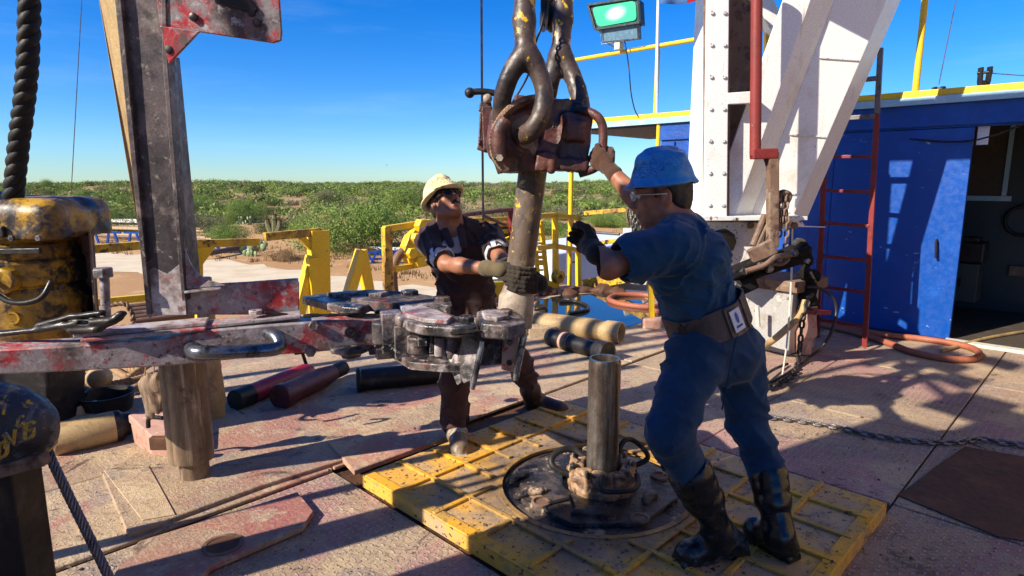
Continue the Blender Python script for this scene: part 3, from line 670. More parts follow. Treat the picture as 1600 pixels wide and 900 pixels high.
def far_scrub(kind, n, seed, per, smin, smax, leaf):
    r = np.random.default_rng(seed); base = [crown_tris(per, seed + i, 1, .7, leaf, 7) for i in range(5)]; out = []
    d = 62 + (r.uniform(0, 1, n) ** .75) * 330; a = r.uniform(-.85, .85, n)
    x = d * np.sin(a); y = d * np.cos(a); z = gh(x, y); dens = np.sin(x * .05 + seed) + np.sin(y * .06 + seed * 2) + r.normal(size=n) * .8
    for i in range(n):
        if dens[i] < -1.1: continue
        s = r.uniform(smin, smax) * (1 + d[i] / 900); t = r.uniform(0, 6.28); c, sn = math.cos(t), math.sin(t)
        T = base[i % 5] @ np.array([[c, sn, 0], [-sn, c, 0], [0, 0, 1]]) * s
        out.append(T + np.array([x[i], y[i], z[i] - .1]))
    me = tri_mesh('scrub', np.concatenate(out)); tag(link('scrub', me, LEAF[kind], None, 0), kind='stuff')
far_scrub('mesquite', 1800, 11, 170, 1.2, 2.6, .085); far_scrub('dark', 1000, 12, 190, 1.0, 2.3, .09); far_scrub('sage', 1500, 13, 170, .8, 1.9, .09); far_scrub('dry', 700, 14, 140, .6, 1.3, .09)
def grass_tufts():
    r = np.random.default_rng(2); T = []
    for i in range(900):
        px = r.uniform(80, 1050); py = r.uniform(352, 440)
        if px < 620 and 395 + (px - 150) * .07 < py < 455: continue
        p = G(px, py, GZ); s = r.uniform(.06, .24); n = 9
        c = np.array([p.x, p.y, float(gh(p.x, p.y))]) + np.stack([r.normal(0, s, n), r.normal(0, s, n), np.zeros(n)], 1)
        tip = c + np.stack([r.normal(0, s * .5, n), r.normal(0, s * .5, n), r.uniform(.5, 1.2, n) * s * 1.5], 1)
        T.append(np.stack([c, c + np.array([.03, .02, 0]), tip], 1))
    tag(link('dry_grass', tri_mesh('dry_grass', np.concatenate(T)), LEAF['dry'], None, 0), kind='stuff')
grass_tufts()
def yucca(px, py, hpx, label):
    p = G(px, py, GZ); h = hpx * p.y / FPX; t = thing('yucca', label, 'yucca', p); mb = MB()
    for dx, dh in ((-.35, .75), (.1, 1), (.4, .7)):
        mb.tube([p + V(dx * h * .2, 0, -.05), p + V(dx * h * .5, 0, h * .4 * dh), p + V(dx * h * .6, 0, h * .68 * dh)], [.11 * h, .1 * h, .08 * h], 7)
        r = random.Random(int(px + dh * 10)); top = p + V(dx * h * .6, 0, h * .66 * dh)
        for i in range(60):
            d = V(r.gauss(0, 1), r.gauss(0, 1), r.uniform(-.4, 1.3)).normalized() * h * .32
            sd_ = d.cross(V(0, 0, 1)).normalized() * h * .018
            mb.add([top - sd_, top + sd_, top + d], [(0, 1, 2)])
    mb.build('trunk', LEAF['sage'], t, 0)
yucca(428, 366, 44, 'two-headed yucca with grey trunks beside the largest mesquite')
yucca(383, 300, 22, 'far yucca standing above the hillside scrub')
def cactus(px, py, hpx, label):
    p = G(px, py, GZ); h = hpx * p.y / FPX; t = thing('prickly_pear', label, 'cactus', p); r = random.Random(int(px)); pads = [(p + V(0, 0, h * .2), 0)]
    m = worn('cactus_pad', (0.20, 0.26, 0.11), [((0.32, 0.34, 0.2), 9, .5, .7)], .6)
    def pad(c, sz):
        mb = MB(); mb.sphere(c, (sz * .8, sz * .22, sz), 8, Matrix.Rotation(r.uniform(-.9, .9), 3, 'Z') @ Matrix.Rotation(r.uniform(-.7, .7), 3, 'Y')); mb.build('pad', m, t, 60)
    for i in range(16): pad(p + V(r.uniform(-.7, .7) * h, r.uniform(-.3, .3) * h, r.uniform(.1, .85) * h), h * .2)
cactus(402, 400, 26, 'prickly pear cactus beside the brown dry bush'); cactus(382, 352, 14, 'small prickly pear in the clearing left of the yucca'); cactus(545, 312, 10, 'far prickly pear on the bare hillside patch')

# pipe pile, blue trestles by the road
def pipe_pile():
    p = G(190, 381, GZ); t = thing('pipe_pile', 'heap of long grey and rusty pipes on blue trestles across the road', 'pipe pile', p)
    rr = random.Random(3)
    for i in range(11):
        a = G(145 + rr.uniform(0, 25), 376 - i * 1.9, GZ) ; a.z = GZ + .35 + (i // 4) * .22
        b = V(a.x + 9 + rr.uniform(-1, 1), a.y - 3.2, a.z + rr.uniform(-.06, .06))
        mb = MB(); mb.pipe(a, b, .10, None, 8); mb.build('pipe', 'cream' if i > 7 else ('tanpipe' if i % 3 else 'rusty'), t, 60)
    for px in (146, 176, 210):
        c = G(px, 380, GZ); mb = MB()
        for s in (-.35, .35): mb.bar(c + V(s, 0, 0), c + V(s * .5, 0, .75), .12, .12)
        mb.bar(c + V(-.6, 0, .7), c + V(.6, 0, .7), .13, .13); mb.build('trestle', 'blue', t, 40)
pipe_pile()
def blue_frame(px, py, label, wm):
    p = G(px, py, GZ); t = thing('trestle_frame', label, 'trestle', p)
    for k in range(4):
        mb = MB(); a = p + V(-wm + k * wm * .66, 0, .0); mb.bar(a, a + V(.35, .1, .65), .09, .09); mb.bar(a + V(.35, .1, .65), a + V(.8, .2, .0), .09, .09); mb.build('leg', 'blue', t, 40)
    mb = MB(); mb.bar(p + V(-wm, 0, .55), p + V(wm * 1.2, .3, .6), .1, .1); mb.bar(p + V(-wm, 0, .2), p + V(wm * 1.2, .3, .25), .1, .1); mb.build('rail', 'blue', t, 40)
blue_frame(590, 412, 'blue welded trestle on the dirt behind the yellow stand legs', 1.0)
blue_frame(345, 396, 'blue trestle lying by the roadside right of the tong upright', .8)
for i, (x0, y0, x1, y1, lb) in enumerate([(325, 405, 372, 396, 'dark weathered pipe lying beside the blue roadside trestle'), (560, 396, 660, 400, 'long grey pipe on the dirt left of the yellow hose frame'), (560, 391, 640, 389, 'rusty pipe on the dirt in front of the largest mesquite')]):
    mb = MB(); a = G(x0, y0, GZ) + V(0, 0, .3); b = G(x1, y1, GZ) + V(0, 0, .3); mb.pipe(a, b, .14, None, 10); base_at(tag(mb.build('pipe', ['rusty', 'cream', 'tanpipe'][i], None), lb, 'pipe'))

# ------------------------------------------------------------------ rig floor
def deck_mat(name, tread=0.0, tint=None, red=(.49, .58)):
    m = NT(name); v = m.coord('World'); vr = m.coord('World', (1, 1, 1), (0, 0, -RIGROT))
    oi = m.new('ShaderNodeObjectInfo')
    c = m.mix(m.ramp(m.noise(1.3, 7, .66, vec=v), .40, .58), (0.60, 0.45, 0.27), (0.43, 0.30, 0.19))
    c = m.mix(m.ramp(m.noise(2.6, 7, .68, .3, vec=m.coord('World', (1, 1.4, 1))), .51, .60, 0, .8), c, (0.36, 0.285, 0.235))
    c = m.mix(m.ramp(m.noise(.9, 7, .68, .5, vec=m.coord('World', (1.3, 1, 1))), red[0], red[1], 0, .85), c, tint or (0.46, 0.19, 0.145))
    c = m.mix(m.ramp(m.noise(7, 8, .75, vec=v), .52, .62, 0, .9), c, (0.58, 0.44, 0.29))
    c = m.mix(m.ramp(m.noise(30, 6, .78, vec=v), .53, .68, 0, .8), c, (0.17, 0.105, 0.07))
    oil = m.ramp(m.noise(2.0, 9, .72, .9, vec=v), .565, .63, 0, .93); c = m.mix(oil, c, (0.062, 0.036, 0.030))
    c = m.mix(m.ramp(m.noise(14, 8, .76, .8, vec=v), .585, .64, 0, .85), c, (0.09, 0.055, 0.045))
    c = m.mix(m.ramp(m.noise(16, 8, .75, .2, vec=v), .615, .66, 0, .8), c, (0.68, 0.56, 0.42))
    c = m.mix(m.ramp(oi.outputs['Random'], 0, 1, 0, .3), c, (0.27, 0.17, 0.11))
    m.setc(c); m.setr(m.math('SUBTRACT', m.ramp(m.noise(4, 5, .6, vec=v), .35, .65, .5, .9), m.math('MULTIPLY', oil, .36)))
    h = m.noise(38, 7, .78, vec=v); m.bump(h, .9, .014)
    h2 = m.noise(9, 5, .6, vec=v); m.bump(h2, .35, .02)
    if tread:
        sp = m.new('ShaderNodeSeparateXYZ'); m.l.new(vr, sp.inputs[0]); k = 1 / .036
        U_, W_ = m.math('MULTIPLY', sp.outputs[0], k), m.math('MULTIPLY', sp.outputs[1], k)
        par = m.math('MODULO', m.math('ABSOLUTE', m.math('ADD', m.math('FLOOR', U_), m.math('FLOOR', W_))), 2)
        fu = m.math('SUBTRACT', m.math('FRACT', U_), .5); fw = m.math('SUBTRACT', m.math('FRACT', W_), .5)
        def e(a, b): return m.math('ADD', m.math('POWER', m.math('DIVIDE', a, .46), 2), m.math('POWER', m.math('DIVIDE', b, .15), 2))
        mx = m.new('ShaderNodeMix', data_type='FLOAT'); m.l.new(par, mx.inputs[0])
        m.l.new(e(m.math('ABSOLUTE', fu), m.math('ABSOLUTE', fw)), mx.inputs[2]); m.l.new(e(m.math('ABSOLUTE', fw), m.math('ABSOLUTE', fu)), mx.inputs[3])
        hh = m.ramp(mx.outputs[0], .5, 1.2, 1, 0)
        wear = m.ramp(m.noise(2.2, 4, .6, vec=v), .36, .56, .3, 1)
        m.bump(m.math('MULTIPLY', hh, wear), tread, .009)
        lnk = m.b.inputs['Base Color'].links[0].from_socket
        m.setc(m.mix(m.math('MULTIPLY', hh, m.math('MULTIPLY', wear, min(.6, tread * .6))), m.mix(m.math('MULTIPLY', wear, min(.28, tread * .28)), lnk, (0.13, 0.085, 0.075)), (0.60, 0.47, 0.40)))  # lighter treads, darker gaps: dirt and occlusion shade put into the colour
    return m.m
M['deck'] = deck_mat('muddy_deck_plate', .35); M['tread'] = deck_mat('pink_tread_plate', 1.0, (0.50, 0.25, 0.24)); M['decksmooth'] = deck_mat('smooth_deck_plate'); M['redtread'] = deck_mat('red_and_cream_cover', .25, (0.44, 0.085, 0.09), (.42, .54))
mb = MB()
DU0, DU1, DW0, DW1 = -4.25, 4.6, -5.2, 4.85
mb.box(R((DU0 + DU1) / 2, (DW0 + DW1) / 2, -.19), ((DU1 - DU0) / 2, (DW1 - DW0) / 2, .17), RIGM)
rig_floor = mb.build('rig_floor', 'rustmat', None, 0); tag(rig_floor, kind='structure')
def plate(u0, u1, w0, w1, z=0.0, mat='deck', th=.02, g=.005, name='deck_plate', parent=None):
    mb = MB(); mb.box(R((u0 + u1) / 2, (w0 + w1) / 2, z - th / 2), ((u1 - u0) / 2 - g, (w1 - w0) / 2 - g, th / 2), RIGM)
    return mb.build(name, mat, parent or rig_floor, 0, .004, 1)
PU = [-4.25, -2.75, -1.14, 1.12, 2.4, 4.6]
rows = [(-5.2, -3.6), (-3.6, -2.15), (-2.15, -.86), (-.86, .86), (.86, 2.0), (2.0, 3.4), (3.4, 4.83)]
for wi, (w0, w1) in enumerate(rows):
    for ui in range(5):
        u0, u1 = PU[ui], PU[ui + 1]
        if wi == 3 and ui == 2: continue
        if ui in (0, 1):
            plate(u0, (u0 + u1) / 2, w0, w1, .012 * ui, 'deck'); plate((u0 + u1) / 2, u1, w0, w1, .012 * ui + .004 * (wi % 2), 'deck')
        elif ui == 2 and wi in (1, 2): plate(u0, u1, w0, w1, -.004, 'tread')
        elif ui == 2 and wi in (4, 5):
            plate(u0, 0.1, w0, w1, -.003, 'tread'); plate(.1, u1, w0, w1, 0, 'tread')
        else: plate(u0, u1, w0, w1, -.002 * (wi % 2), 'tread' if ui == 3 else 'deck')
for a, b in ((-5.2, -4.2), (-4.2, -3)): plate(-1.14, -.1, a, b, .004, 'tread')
mb = MB(); mb.box(R(DU0 - .05, (DW0 + DW1) / 2, -.14), (.04, (DW1 - DW0) / 2, .15), RIGM); mb.build('edge_beam', 'yellow_worn', rig_floor, 0)
mb = MB()
for u in (-3.9, -1.5, 1.5, 4): 
    for wv in (-4.5, -1.5, 1.5, 4.4): mb.bar(R(u, wv, -.36), R(u, wv, GZ), .25, .25)
mb.build('substructure_leg', 'yellow_worn', rig_floor, 0)

# raised pad plate under the guide posts, plain grey inlay, seam bar
def flat(name, pts, z, th, mat, label=None, cat=None, parent=None, bevel=.004):
    mb = MB(); mb.prism([G(x, y, z) for x, y in pts], (0, 0, -th)); o = mb.build(name, mat, parent, 0, bevel, 1)
    if label: tag(o, label, cat); base_at(o)
    return o
flat('deck_plate', [(200, 834), (160, 740), (300, 655), (455, 640), (595, 690), (592, 700), (410, 757)], .035, .03, 'deck', parent=rig_floor)
flat('deck_plate', [(222, 812), (162, 735), (232, 727), (274, 803)], .041, .005, 'decksmooth', parent=rig_floor, bevel=.002)
flat('deck_plate', [(512, 690), (690, 668), (700, 682), (553, 735)], .045, .03, 'decksmooth', parent=rig_floor)
hp = flat('cover_plate', [(190, 872), (217, 845), (465, 768), (490, 798), (474, 822), (330, 884), (300, 915), (170, 915)], .03, .026, 'redtread', 'pink and cream steel cover plate with an oval hole and chamfered end', 'cover plate')
c = G(348, 851, .0335)
mb = MB(); mb.lathe([(.066, 0), (.066, .003), (.082, .003), (.082, 0), (.066, 0)], c, (0, 0, 1), 28); mb.build('hole_rim', 'rusty', hp, 40)
mb = MB(); mb.lathe([(.0, 0), (.069, 0), (.069, .002), (0, .002)], c - V(0, 0, .0015), (0, 0, 1), 28); mb.build('oval_hole', 'rustmat', hp, 40)
mt = flat('floor_mat', [(1403, 773), (1462, 728), (1507, 697), (1640, 720), (1700, 790), (1640, 850), (1560, 838)], .008, .006, 'rustmat', 'rust brown stained mat lying on the deck at the right', 'mat')

# crumbs of mud trodden over the near deck
def crumbs():
    r = np.random.default_rng(5); base = np.array([[1, 0, 0], [-.5, .87, 0], [-.5, -.87, 0], [0, 0, .8]]); F4 = [(0, 1, 3), (1, 2, 3), (2, 0, 3)]; T = []
    for i in range(2600):
        q = G(r.uniform(-60, 1660), 520 + 400 * r.uniform() ** 1.2); s_ = r.uniform(.002, .007) * (1 + 1.2 * (r.uniform() < .06)); a = r.uniform(0, 6.28); c_, n_ = math.cos(a), math.sin(a)
        u_, w_ = uw_(q); z = .062 if abs(u_) < 1.0 and abs(w_) < .8 else (.004 if u_ > -1.1 else .02)
        if math.hypot(u_, w_) < .5: continue
        B_ = (base * [s_ * r.uniform(.7, 1.5), s_, s_ * .8]) @ np.array([[c_, n_, 0], [-n_, c_, 0], [0, 0, 1]]) + [q.x, q.y, z]
        for f in F4: T.append(B_[list(f)])
    m = worn('dry_mud_crumb', (0.22, 0.14, 0.085), [((0.06, 0.04, 0.03), 3, .45, .55)], .9, .1, bump=0)
    tag(link('mud_crumbs', tri_mesh('mud_crumbs', np.array(T)), m, None, 0), kind='stuff')
def uw_(p): d = p - RC; return d.dot(UV), d.dot(WV)
crumbs()
# puddle on the far deck corner
m = NT('muddy_water'); m.setc((0.012, 0.014, 0.016)); m.setr(.03); m.b.inputs['IOR'].default_value = 2.1
m.bump(m.noise(3, 3, .5, vec=m.coord('World')), .03, .02)
pp = smooth_path([G(x, y, .022) for x, y in [(840, 470), (880, 462), (935, 458), (990, 461), (1012, 469), (1000, 478), (1022, 487), (1015, 498), (972, 511), (905, 506), (862, 501), (846, 490), (834, 479), (840, 470)]], 5)[:-1]
mb = MB(); mb.prism(pp, (0, 0, -.003)); tag(mb.build('puddle', m.m, None, 0), kind='structure')
# ------------------------------------------------------------------ rotary table and the pipe standing in it
def depth(p): return p.y * _c - (p.z - CAMH) * _s
def wpx(p, n): return n * depth(p) / FPX          # size of n photograph pixels at a place
def uw(p): d = p - RC; return d.dot(UV), d.dot(WV)
def PU(px, py, uv):
    r = ray(px, py); k = r.x * UV.x + r.y * UV.y
    t = (uv + RC.x * UV.x + RC.y * UV.y) / k
    return Vector((r.x * t, r.y * t, CAMH + r.z * t))
def speckled(name, base, specks, mud, rough=.6, worn_in=.8):
    m = NT(name); v = m.coord('World')
    c = m.mix(m.ramp(m.noise(2.4, 7, .7, .3, vec=v), .42, .60, .05, .9), base, mud)
    c = m.mix(m.ramp(m.noise(14, 7, .75, vec=v), .54, .64, 0, .75), c, tuple(x * .7 for x in mud))
    c = m.mix(m.ramp(m.noise(5, 8, .75, .5, vec=v), .56, .66, 0, .8), c, (0.12, 0.075, 0.05))
    ds = m.new('ShaderNodeVectorMath', operation='DISTANCE'); m.l.new(v, ds.inputs[0]); ds.inputs[1].default_value = tuple(G(929, 757, .06))       # oily mud trodden in round the hole
    rad = m.math('ADD', ds.outputs['Value'], m.math('MULTIPLY', m.math('SUBTRACT', m.noise(4, 7, .7, .4, vec=v), .5), .9))
    c = m.mix(m.ramp(rad, .42, .78, worn_in, 0), c, (0.115, 0.08, 0.06))
    c = m.mix(m.ramp(m.noise(38, 3, .6, vec=v), .61, .66), c, specks)
    c = m.mix(m.ramp(m.noise(9, 6, .7, 1.0, vec=v), .66, .70), c, specks)
    m.setc(c); m.setr(m.ramp(m.noise(6, 5, .6, vec=v), .35, .65, rough - .2, rough + .2)); m.bump(m.noise(50, 6, .7, vec=v), .7, .006)
    return m.m
M['mat'] = speckled('speckled_yellow_cover', (0.70, 0.37, 0.045), (0.05, 0.032, 0.03), (0.40, 0.29, 0.19))
M['matrib'] = speckled('bright_yellow_rib', (0.80, 0.38, 0.014), (0.10, 0.06, 0.03), (0.46, 0.28, 0.07), .6, .7)
def bushing_mat():
    m = NT('greasy_bushing'); v = m.coord('World')
    c = m.mix(m.ramp(m.noise(5, 7, .7, .5, vec=v), .42, .58), (0.014, 0.013, 0.015), (0.10, 0.075, 0.065))
    c = m.mix(m.ramp(m.noise(6, 7, .7, vec=v), .57, .63), c, (0.44, 0.31, 0.20)); c = m.mix(m.ramp(m.noise(22, 6, .7, vec=v), .6, .68), c, (0.02, 0.02, 0.022))
    m.setc(c); m.setr(m.ramp(m.noise(5, 5, .6, vec=v), .4, .6, .12, .5)); m.bump(m.noise(14, 7, .72, .3, vec=v), 1.0, .02); return m.m
M['bushing'] = bushing_mat()
TZ = .06
CT = G(929, 757, TZ); PC = G(940, 760, TZ)
lu, lw = uw(G(565, 742, TZ)); ru, rw = uw(G(1386, 786, TZ)); cu, cw = uw(CT)
RT = (G(1080, 757, TZ) - G(778, 757, TZ)).length / 2
rt = thing('rotary_table', 'yellow ribbed rotary table cover with a greasy round bushing in the middle', 'rotary table', (CT.x, CT.y, 0))
def cover():
    n = 96; inn, outr = [], []
    for i in range(n):
        a = 2 * PI * i / n; d = V(math.cos(a), math.sin(a), 0)
        du, dw = math.cos(a), math.sin(a)
        t = min(((ru - cu) if du > 0 else (lu - cu)) / du if abs(du) > 1e-6 else 1e9, ((rw - cw) if dw > 0 else (lw - cw)) / dw if abs(dw) > 1e-6 else 1e9)
        inn.append(CT + (UV * du + WV * dw) * RT); outr.append(CT + (UV * du + WV * dw) * t)
    for (a, b) in ((lu, lw), (lu, rw), (ru, lw), (ru, rw)):      # snap the nearest samples onto the corners
        p = R(a, b, TZ); k = min(range(n), key=lambda i: (outr[i] - p).length); outr[k] = p
    mb = MB(); dn = V(0, 0, -TZ - .004)
    mb.add(inn + outr + [p + dn for p in inn] + [p + dn for p in outr], [(i, (i + 1) % n, n + (i + 1) % n, n + i) for i in range(n)] + [(n + i, n + (i + 1) % n, 3 * n + (i + 1) % n, 3 * n + i) for i in range(n)] + [((i + 1) % n, i, 2 * n + i, 2 * n + (i + 1) % n) for i in range(n)])
    mb.build('cover', 'mat', rt, 25)
cover()
def rib(u0, w0, u1, w1, wd=.024, h=.014):
    a, b = R(u0, w0, TZ + h / 2), R(u1, w1, TZ + h / 2); ca = V(CT.x, CT.y, a.z); rr = RT + .03
    d = b - a; f = a - ca; A = d.dot(d); B = 2 * f.dot(d); Cc = f.dot(f) - rr * rr; disc = B * B - 4 * A * Cc; segs = [(0, 1)]
    if disc > 0:
        t0, t1 = (-B - math.sqrt(disc)) / 2 / A, (-B + math.sqrt(disc)) / 2 / A
        segs = [s for s in ((0, min(1, t0)), (max(0, t1), 1)) if s[1] - s[0] > .05]
        if t1 < 0 or t0 > 1: segs = [(0, 1)]
    for s, e in segs:
        mb = MB(); mb.bar(a + d * s, a + d * e, wd, h, (0, 0, 1)); mb.build('rib', 'matrib', rt, 0, .002, 1)
nw = 7; wsp = (rw - lw) / nw; nu = 7; usp = (ru - lu) / nu
for k in range(1, nw): rib(lu + .02, lw + k * wsp, ru - .02, lw + k * wsp, .024)
for k in range(nw):
    for j in range(1, nu):
        u_ = lu + (j + (.0 if k % 2 else .0)) * usp
        rib(u_, lw + k * wsp + .012, u_, lw + (k + 1) * wsp - .012, .024)
for (a, b, c2, d2, wd) in ((lu + .03, lw + .03, ru - .03, lw + .03, .06), (ru - .03, lw + .03, ru - .03, rw - .02, .06)): 
    mb = MB(); mb.bar(R(a, b, TZ + .004), R(c2, d2, TZ + .004), wd, .009, (0, 0, 1)); mb.build('edge_band', 'matrib', rt, 0, .003, 1)
mb = MB(); mb.lathe([(RT - .022, -.01), (RT - .022, .004), (RT + .004, .004), (RT + .004, -.01), (RT - .022, -.01)], CT, (0, 0, 1), 80); mb.build('rim_ring', 'matrib', rt, 40)
mb = MB(); mb.lathe([(.13, -.05), (.13, -.006), (.20, -.004), (RT - .06, -.014), (RT - .024, -.02), (RT - .024, -.055), (.13, -.05)], CT, (0, 0, 1), 80); mb.build('bushing', 'bushing', rt, 40)
# split bushing halves: raised plates with a seam, pads, drive holes
hexa = [CT + V(math.cos(a), math.sin(a), 0) * RT * .84 + V(0, 0, .012) for a in [RIGROT + PI / 8 + i * PI / 4 for i in range(8)]]
mb = MB()
for i in range(8):
    p, q = hexa[i], hexa[(i + 1) % 8]; m1 = V(CT.x, CT.y, p.z); a_, b_ = m1.lerp(p, .42), m1.lerp(q, .42)
    mb.prism([p, q, b_, a_], (0, 0, -.025))
mb.build('bushing_plate', 'bushing', rt, 0, .004, 1)
for i, (x, y) in enumerate([(1000, 812), (930, 712), (845, 786), (1030, 745)]):
    c = G(x, y, TZ + .013); mb = MB(); mb.lathe([(.045, 0), (.045, .010), (.034, .012), (.034, .004), (0, .004)], c, (0, 0, 1), 20); mb.build('drive_hole', 'rusty', rt, 40)
for (x, y, L, a) in ((1015, 776, .05, 1.0), (810, 745, .06, .8), (925, 800, .07, -.1), (830, 770, .07, .4)):
    c = np.array(G(x, y, TZ + .02)); s_ = SF(c - .16, c + .16, .006)
    d = np.array([math.cos(a), math.sin(a), 0]) * L
    s_.cone(c - d, c + d, .022, .016, .01).ell(c + d * .3, (.035, .025, .018), None, .02); s_.disp(lambda p: sinnoise(p, 60, 3) * .006)
    s_.build('mud_clod', 'bushing', rt)

pipe_std = thing('drill_pipe', 'bright worn drill pipe standing upright in the rotary table slips', 'drill pipe', (PC.x, PC.y, TZ))
ptop = P(942, 561, PC.y); PR = wpx(V(PC.x, PC.y, .5), 25)
mb = MB(); mb.lathe([(PR * .74, -.12), (PR, -.12), (PR, ptop.z - TZ - .012), (PR * .965, ptop.z - TZ), (PR * .80, ptop.z - TZ), (PR * .72, ptop.z - TZ - .12), (PR * .72, .3), (PR * .74, -.12)], V(PC.x, PC.y, TZ), (0, 0, 1), 48); mb.build('tube', 'steel', pipe_std, 40)
mb = MB(); mb.lathe([(PR * .80, 0), (PR * .97, 0), (PR * .955, .006), (PR * .81, .006), (PR * .80, 0)], V(PC.x, PC.y, ptop.z - .001), (0, 0, 1), 48); mb.build('box_shoulder', 'barsteel', pipe_std, 40)

sl = thing('pipe_slips', 'muddy hinged ring of pipe slips with dark loop handles around the standing pipe', 'slips', (PC.x, PC.y, TZ))
for i in range(9):
    a = 2 * PI * i / 9 + .25; d = V(math.cos(a), math.sin(a), 0); tn = V(-d.y, d.x, 0); c = V(PC.x, PC.y, 0) + d * (PR + .045)
    Rm = np.stack([np.array(tn), np.array(d), np.array([0, 0, 1.])], 1)
    s_ = SF(np.array(c) - [.12, .12, 0], np.array(c) + [.12, .12, .26], .0055)
    cz = np.array(c)
    s_.box(cz + [0, 0, .125], (.036, .032, .062), Rm, .012, .0); s_.box(cz + [0, 0, .08] + np.array(d) * .022, (.05, .02, .02), Rm, .008, .01)
    s_.cone(cz + np.array(tn) * .05 + np.array(d) * .02 + [0, 0, .06], cz + np.array(tn) * .05 + np.array(d) * .02 + [0, 0, .19], .016, .016, .006)
    s_.cone(cz + np.array(tn) * .05 + [0, 0, .14], cz - np.array(tn) * .02 + np.array(d) * .04 + [0, 0, .14], .018, .014, .012)
    s_.disp(lambda p: sinnoise(p, 70, 2 + i) * .004 + sinnoise(p, 22, 9 + i) * .005)
    s_.build('slip_segment', 'slipmud', sl)
def loop_handle(pts, Y, r, nm='handle', mat='blackmetal', parent=sl):
    mb = MB(); mb.tube(smooth_path([P(x, y, Y + dy) for x, y, dy in pts], 5), r, 10); mb.build(nm, mat, parent, 60)
loop_handle([(968, 738, 0), (966, 710, .03), (975, 689, .06), (990, 688, .08), (1010, 707, .04), (1008, 720, .02), (975, 733, 0)], PC.y - .02, .013)
loop_handle([(915, 716, .05), (895, 702, .08), (875, 704, .06), (862, 716, .03), (866, 730, 0), (893, 742, -.02), (912, 738, -.02)], PC.y + .02, .017)
loop_handle([(941, 744, -.1), (938, 760, -.17), (948, 768, -.19), (985, 766, -.18), (997, 756, -.12), (995, 742, -.05)], PC.y - .05, .013)
lh = thing('lifting_loop', 'loose dark iron lifting loop lying on the greasy bushing left of the slips', 'loop', G(872, 800, TZ))
loop_handle([(890, 774, .06), (897, 795, .0), (893, 812, -.04), (880, 815, -.05), (853, 797, .0), (856, 788, .04), (888, 779, .08)], G(872, 800, TZ).y, .009, 'bar', 'blackmetal', lh)

# ------------------------------------------------------------------ hanging pipe, elevator, links
HY = 3.28
hpipe = thing('drill_pipe', 'muddy drill pipe hanging in the elevator held by the man in brown', 'drill pipe', P(815, 430, HY))
pa, pb = P(838, 225, HY - .02), P(808, 455, HY); hr = wpx(pb, 21.5)
mb = MB(); mb.pipe(pa, pb, hr, None, 40); mb.build('tube', 'pipe', hpipe, 40)
pe = P(802, 530, HY); hr2 = wpx(pe, 27.5); ax = (pe - pb)
mb = MB(); mb.lathe([(hr, -.03), (hr * 1.1, 0), (hr2, .03), (hr2, ax.length * .72), (hr2 * .82, ax.length * .74), (hr2 * .6, ax.length * 1.1), (0, ax.length * 1.1)], pb, ax, 40); mb.build('pin_joint', 'pin', hpipe, 40)
mb = MB(); mb.lathe([(hr2 * 1.015, 0), (hr2 * 1.02, .03), (hr * 1.03, .06)], pb, ax, 40)
EY = 3.2
ev = thing('elevator', 'rust red pipe elevator clamped round the hanging pipe with raised lettering', 'elevator', P(835, 215, EY))
